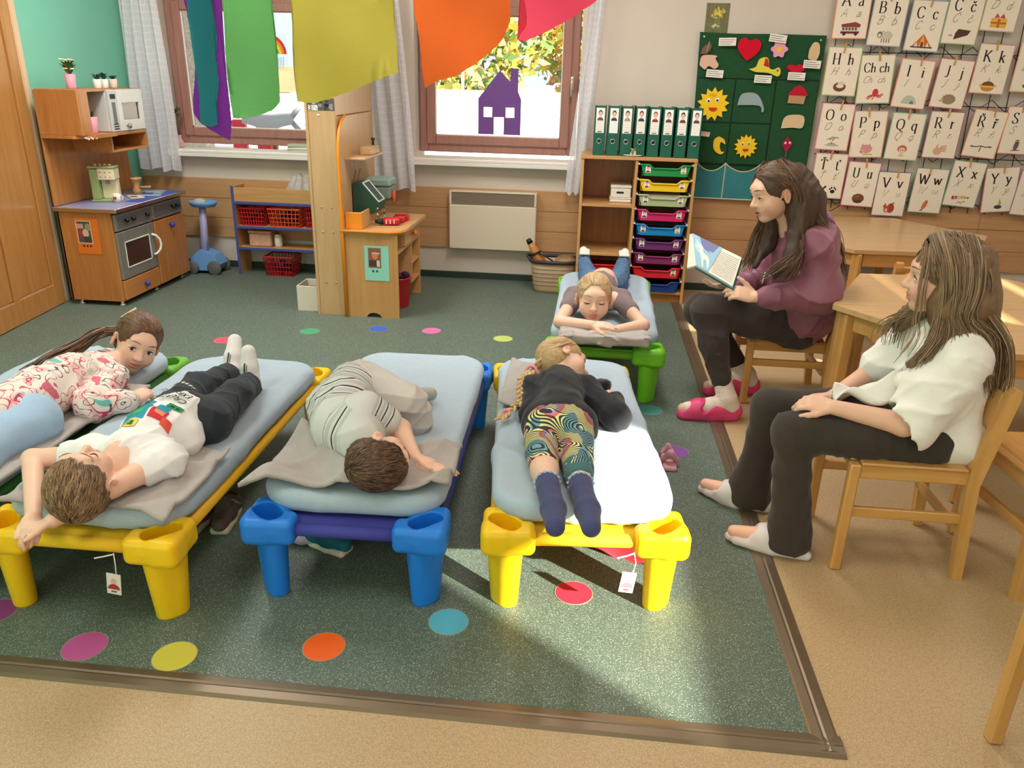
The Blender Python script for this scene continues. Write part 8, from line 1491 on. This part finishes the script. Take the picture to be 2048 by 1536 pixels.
    for nm, gs, n, sd in (('hair', [[w(.03, .24-.55*q, .53+.04*math.sin(PI*q)), w(-.36, .14-.5*q, .30), w(-.475, .04-.42*q, -.05), w(-.47, .0-.36*q, -.42), V3(1.04+.18*q, 2.325+.01*q, .80), V3(.985+.27*q, 2.32+.03*q, .71-.07*q)] for q in np.linspace(0, 1, 7)], 900, 31), ('side_hair', [[w(.0, .05-.45*q, .55-.06*q), w(-.30+.12*q, -.12-.34*q, .38-.1*q), w(-.43+.2*q, -.24-.26*q, .05), w(-.42+.2*q, -.28-.22*q, -.35), V3(1.16+.10*q, 2.345+.05*q, .80), V3(1.20+.07*q, 2.335+.06*q, .71), V3(1.235+.05*q, 2.345+.06*q, .62)] for q in np.linspace(0, 1, 6)], 800, 36), ('back_hair', [[w(.0, -.2, .53), w(-.25+.15*k, -.46, .15), w(-.22+.15*k, -.52, -.25), V3(1.25, 2.37+.05*k, .80), V3(1.285, 2.38+.05*k, .70), V3(1.29, 2.385+.05*k, .60)] for k in (-1, 0, 1, 2, 3)], 420, 32), ('far_side_hair', [[w(.05, .25, .47), w(.3, .22, .2), w(.34, .18, -.2), w(.3, .08, -.5), V3(1.0+.04*k, 2.53, .78), V3(.985+.04*k, 2.51, .71)] for k in (-1, 0, 1)], 110, 33), ('front_strand', [[w(-.05, .28, .45), w(-.32, .30, .2), w(-.36, .30, -.15), w(-.32, .26, -.52), V3(1.0, 2.36, .79), V3(.955, 2.345, .71)], [w(-.05, .26, .45), w(-.36, .24, .15), w(-.40, .22, -.2), w(-.36, .2, -.55), V3(1.01, 2.35, .79), V3(.965, 2.34, .70)]], 9, 34)):
        strands(nm, gs, n, .0024, .001, sd, cols, p, .007, 18)
listener()

# ---------------------------------------------------------------- shoes and small things under the cots
def sneaker(label, x, y, rot, up, sole, L=.17, lace=None, name='child_shoe', grp=None):
    M = T(x, y, .0045) @ RZ(rot); e = empty(name, (x, y, .0045), label, 'shoe', grp); Rm = np.array(M.to_3x3()); tr = np.array(M.translation); g = lambda a, b, c: Rm @ V3(a, b, c)+tr
    s = Sculpt()
    for o in (-.02, 0, .02): s.chain([g(-L*.38, o*.8, .012), g(0, o, .012), g(L*.36, o*1.0, .012)], [.014, .014, .015], .01)
    s.mesh('sole', .004, mat('sole_%s' % name, sole, .6), e)
    u = Sculpt(); u.chain([g(-L*.36, 0, .045), g(0, 0, .045), g(L*.34, 0, .035)], [.032, .034, .028], .02); u.chain([g(-L*.36, 0, .045), g(-L*.22, 0, .08)], [.03, .032], .02); u.chain([g(0, 0, .045), g(-L*.1, 0, .085)], [.03, .024], .02); u.ell(g(-L*.24, 0, .10), (.026, .026, .045), None, .01, op=-1); u.box(g(0, 0, -.03), (.3, .3, .046), .001, k=.004, op=-1); u.mesh('upper', .004, up, e)
    if lace:
        lc = MB()
        for k in range(3): lc.tube([g(.01+.018*k-.02, -.026, .07-.009*k), g(.015+.018*k-.02, 0, .082-.010*k), g(.01+.018*k-.02, .026, .07-.009*k)], .0028, 5)
        lc.tube([g(-.015, 0, .085), g(.0, .03, .095), g(.0, .055, .08), g(-.01, .03, .08), g(-.015, 0, .085)], .0026, 5); lc.tube([g(-.015, 0, .085), g(.005, -.03, .09), g(.005, -.05, .07)], .0026, 5); lc.build('laces', lace, e, True)
LC = mat('olive_lace', S(150,138,90), .8); BRS = mat('brown_pattern_shoe', S(96,78,70), .7, var=.3, vscale=70)
sneaker('brown sneaker with olive laces, left of the pair between the cots', -1.298, 2.25, -PI/2-.05, BRS, S(206,190,160), .19, LC, grp='brown sneakers'); sneaker('brown sneaker with olive laces, right of the pair between the cots', -1.208, 2.265, -PI/2+.1, BRS, S(214,196,168), .19, LC, grp='brown sneakers')
sneaker('teal slipper with white sole under the blue cot', -.80, 2.16, -.35, mat('teal_slipper', S(24,110,116), .7, var=.1), S(226,214,190), .17, None, 'child_slipper')
k = Sculpt(); k.ell((-.90, 2.18, .03), (.04, .035, .025), None, .01); k.ell((-.86, 2.17, .028), (.02, .02, .022), None, .01); k.ell((-.94, 2.18, .03), (.02, .022, .022), None, .01); tag(k.mesh('soft_toy', .005, clothm('pale_lilac_plush', (190,176,190)), None), 'pale soft toy lying on the floor under the blue cot', 'toy')
def redcloth(u, v): x = .05+.26*u; y = 2.28+.12*v-.10*u*(1-v)+.06*u*v; return (x, y, .012+.05*v*u+.012*math.sin(u*9+v*5)+.03*math.sin(PI*u)*v)
cloth_sheet('red_bag', 'red cloth bag lying on the floor under the right yellow cot', 'bag', redcloth, 24, 14, mat('red_fabric', S(214,52,64), .6, var=.06), None, .006)
def sandal():
    e = empty('pink_sandal', (.39, 2.96, .0045), 'small pale pink shoe on the green floor beside the right yellow cot', 'shoe'); PK = mat('pale_pink_shoe', S(206,150,160), .6); f = Sculpt()
    for o in (-.018, 0, .018): f.chain([(.39+o, 2.90, .012), (.39+o, 3.04, .012)], [.011, .011], .01)
    f.mesh('sole', .0045, PK, e); g = Sculpt(); g.chain([(.36, 2.95, .03), (.39, 2.935, .065), (.42, 2.95, .03)], [.012, .014, .012], .015); g.mesh('strap', .0045, PK, e); g = Sculpt(); g.chain([(.365, 3.03, .02), (.39, 3.045, .05), (.415, 3.03, .02)], [.009]*3, .01); g.mesh('heel_strap', .0045, PK, e)
sandal()
def name_tag(x, y, zt, label, rgb, rot):
    e = empty('name_tag', (x, y, zt-.17), label, 'name tag', 'name tags hanging from the cots'); M = T(x, y, zt) @ RZ(rot); MB(M).tube([(0, 0, 0), (.006, -.01, -.03), (.0, -.006, -.07)], .0016, 5).build('string', WHITEP, e); MB(M).tube([(0, -.003, -.002), (-.025, -.012, -.006), (-.05, -.014, -.012)], .0022, 5).build('cable_tie', WHITEP, e); MB(M @ RY(.12)).box(-.021, .021, -.007, -.006, -.135, -.065).build('card', WHITEC, e); F = Flat(M @ RY(.12) @ T(0, -.0072, -.10)); F.r(-.019, -.018, .019, .033, S(236,220,214)); F.p(circ(0, .008, .009, .011, 10), S(226,180,160)); F.p(circ(0, -.018, .018, .018, 12, 0, PI), S(*rgb)); F.r(-.008, -.028, .008, -.023, S(150,70,70)); F.build('photo', e)
name_tag(-1.262, 1.722, .235, 'small white photo tag tied to the left yellow cot', (176,60,60), 0); name_tag(.185, 1.93, .235, 'small photo tag tied to the right yellow cot', (206,120,130), .1)
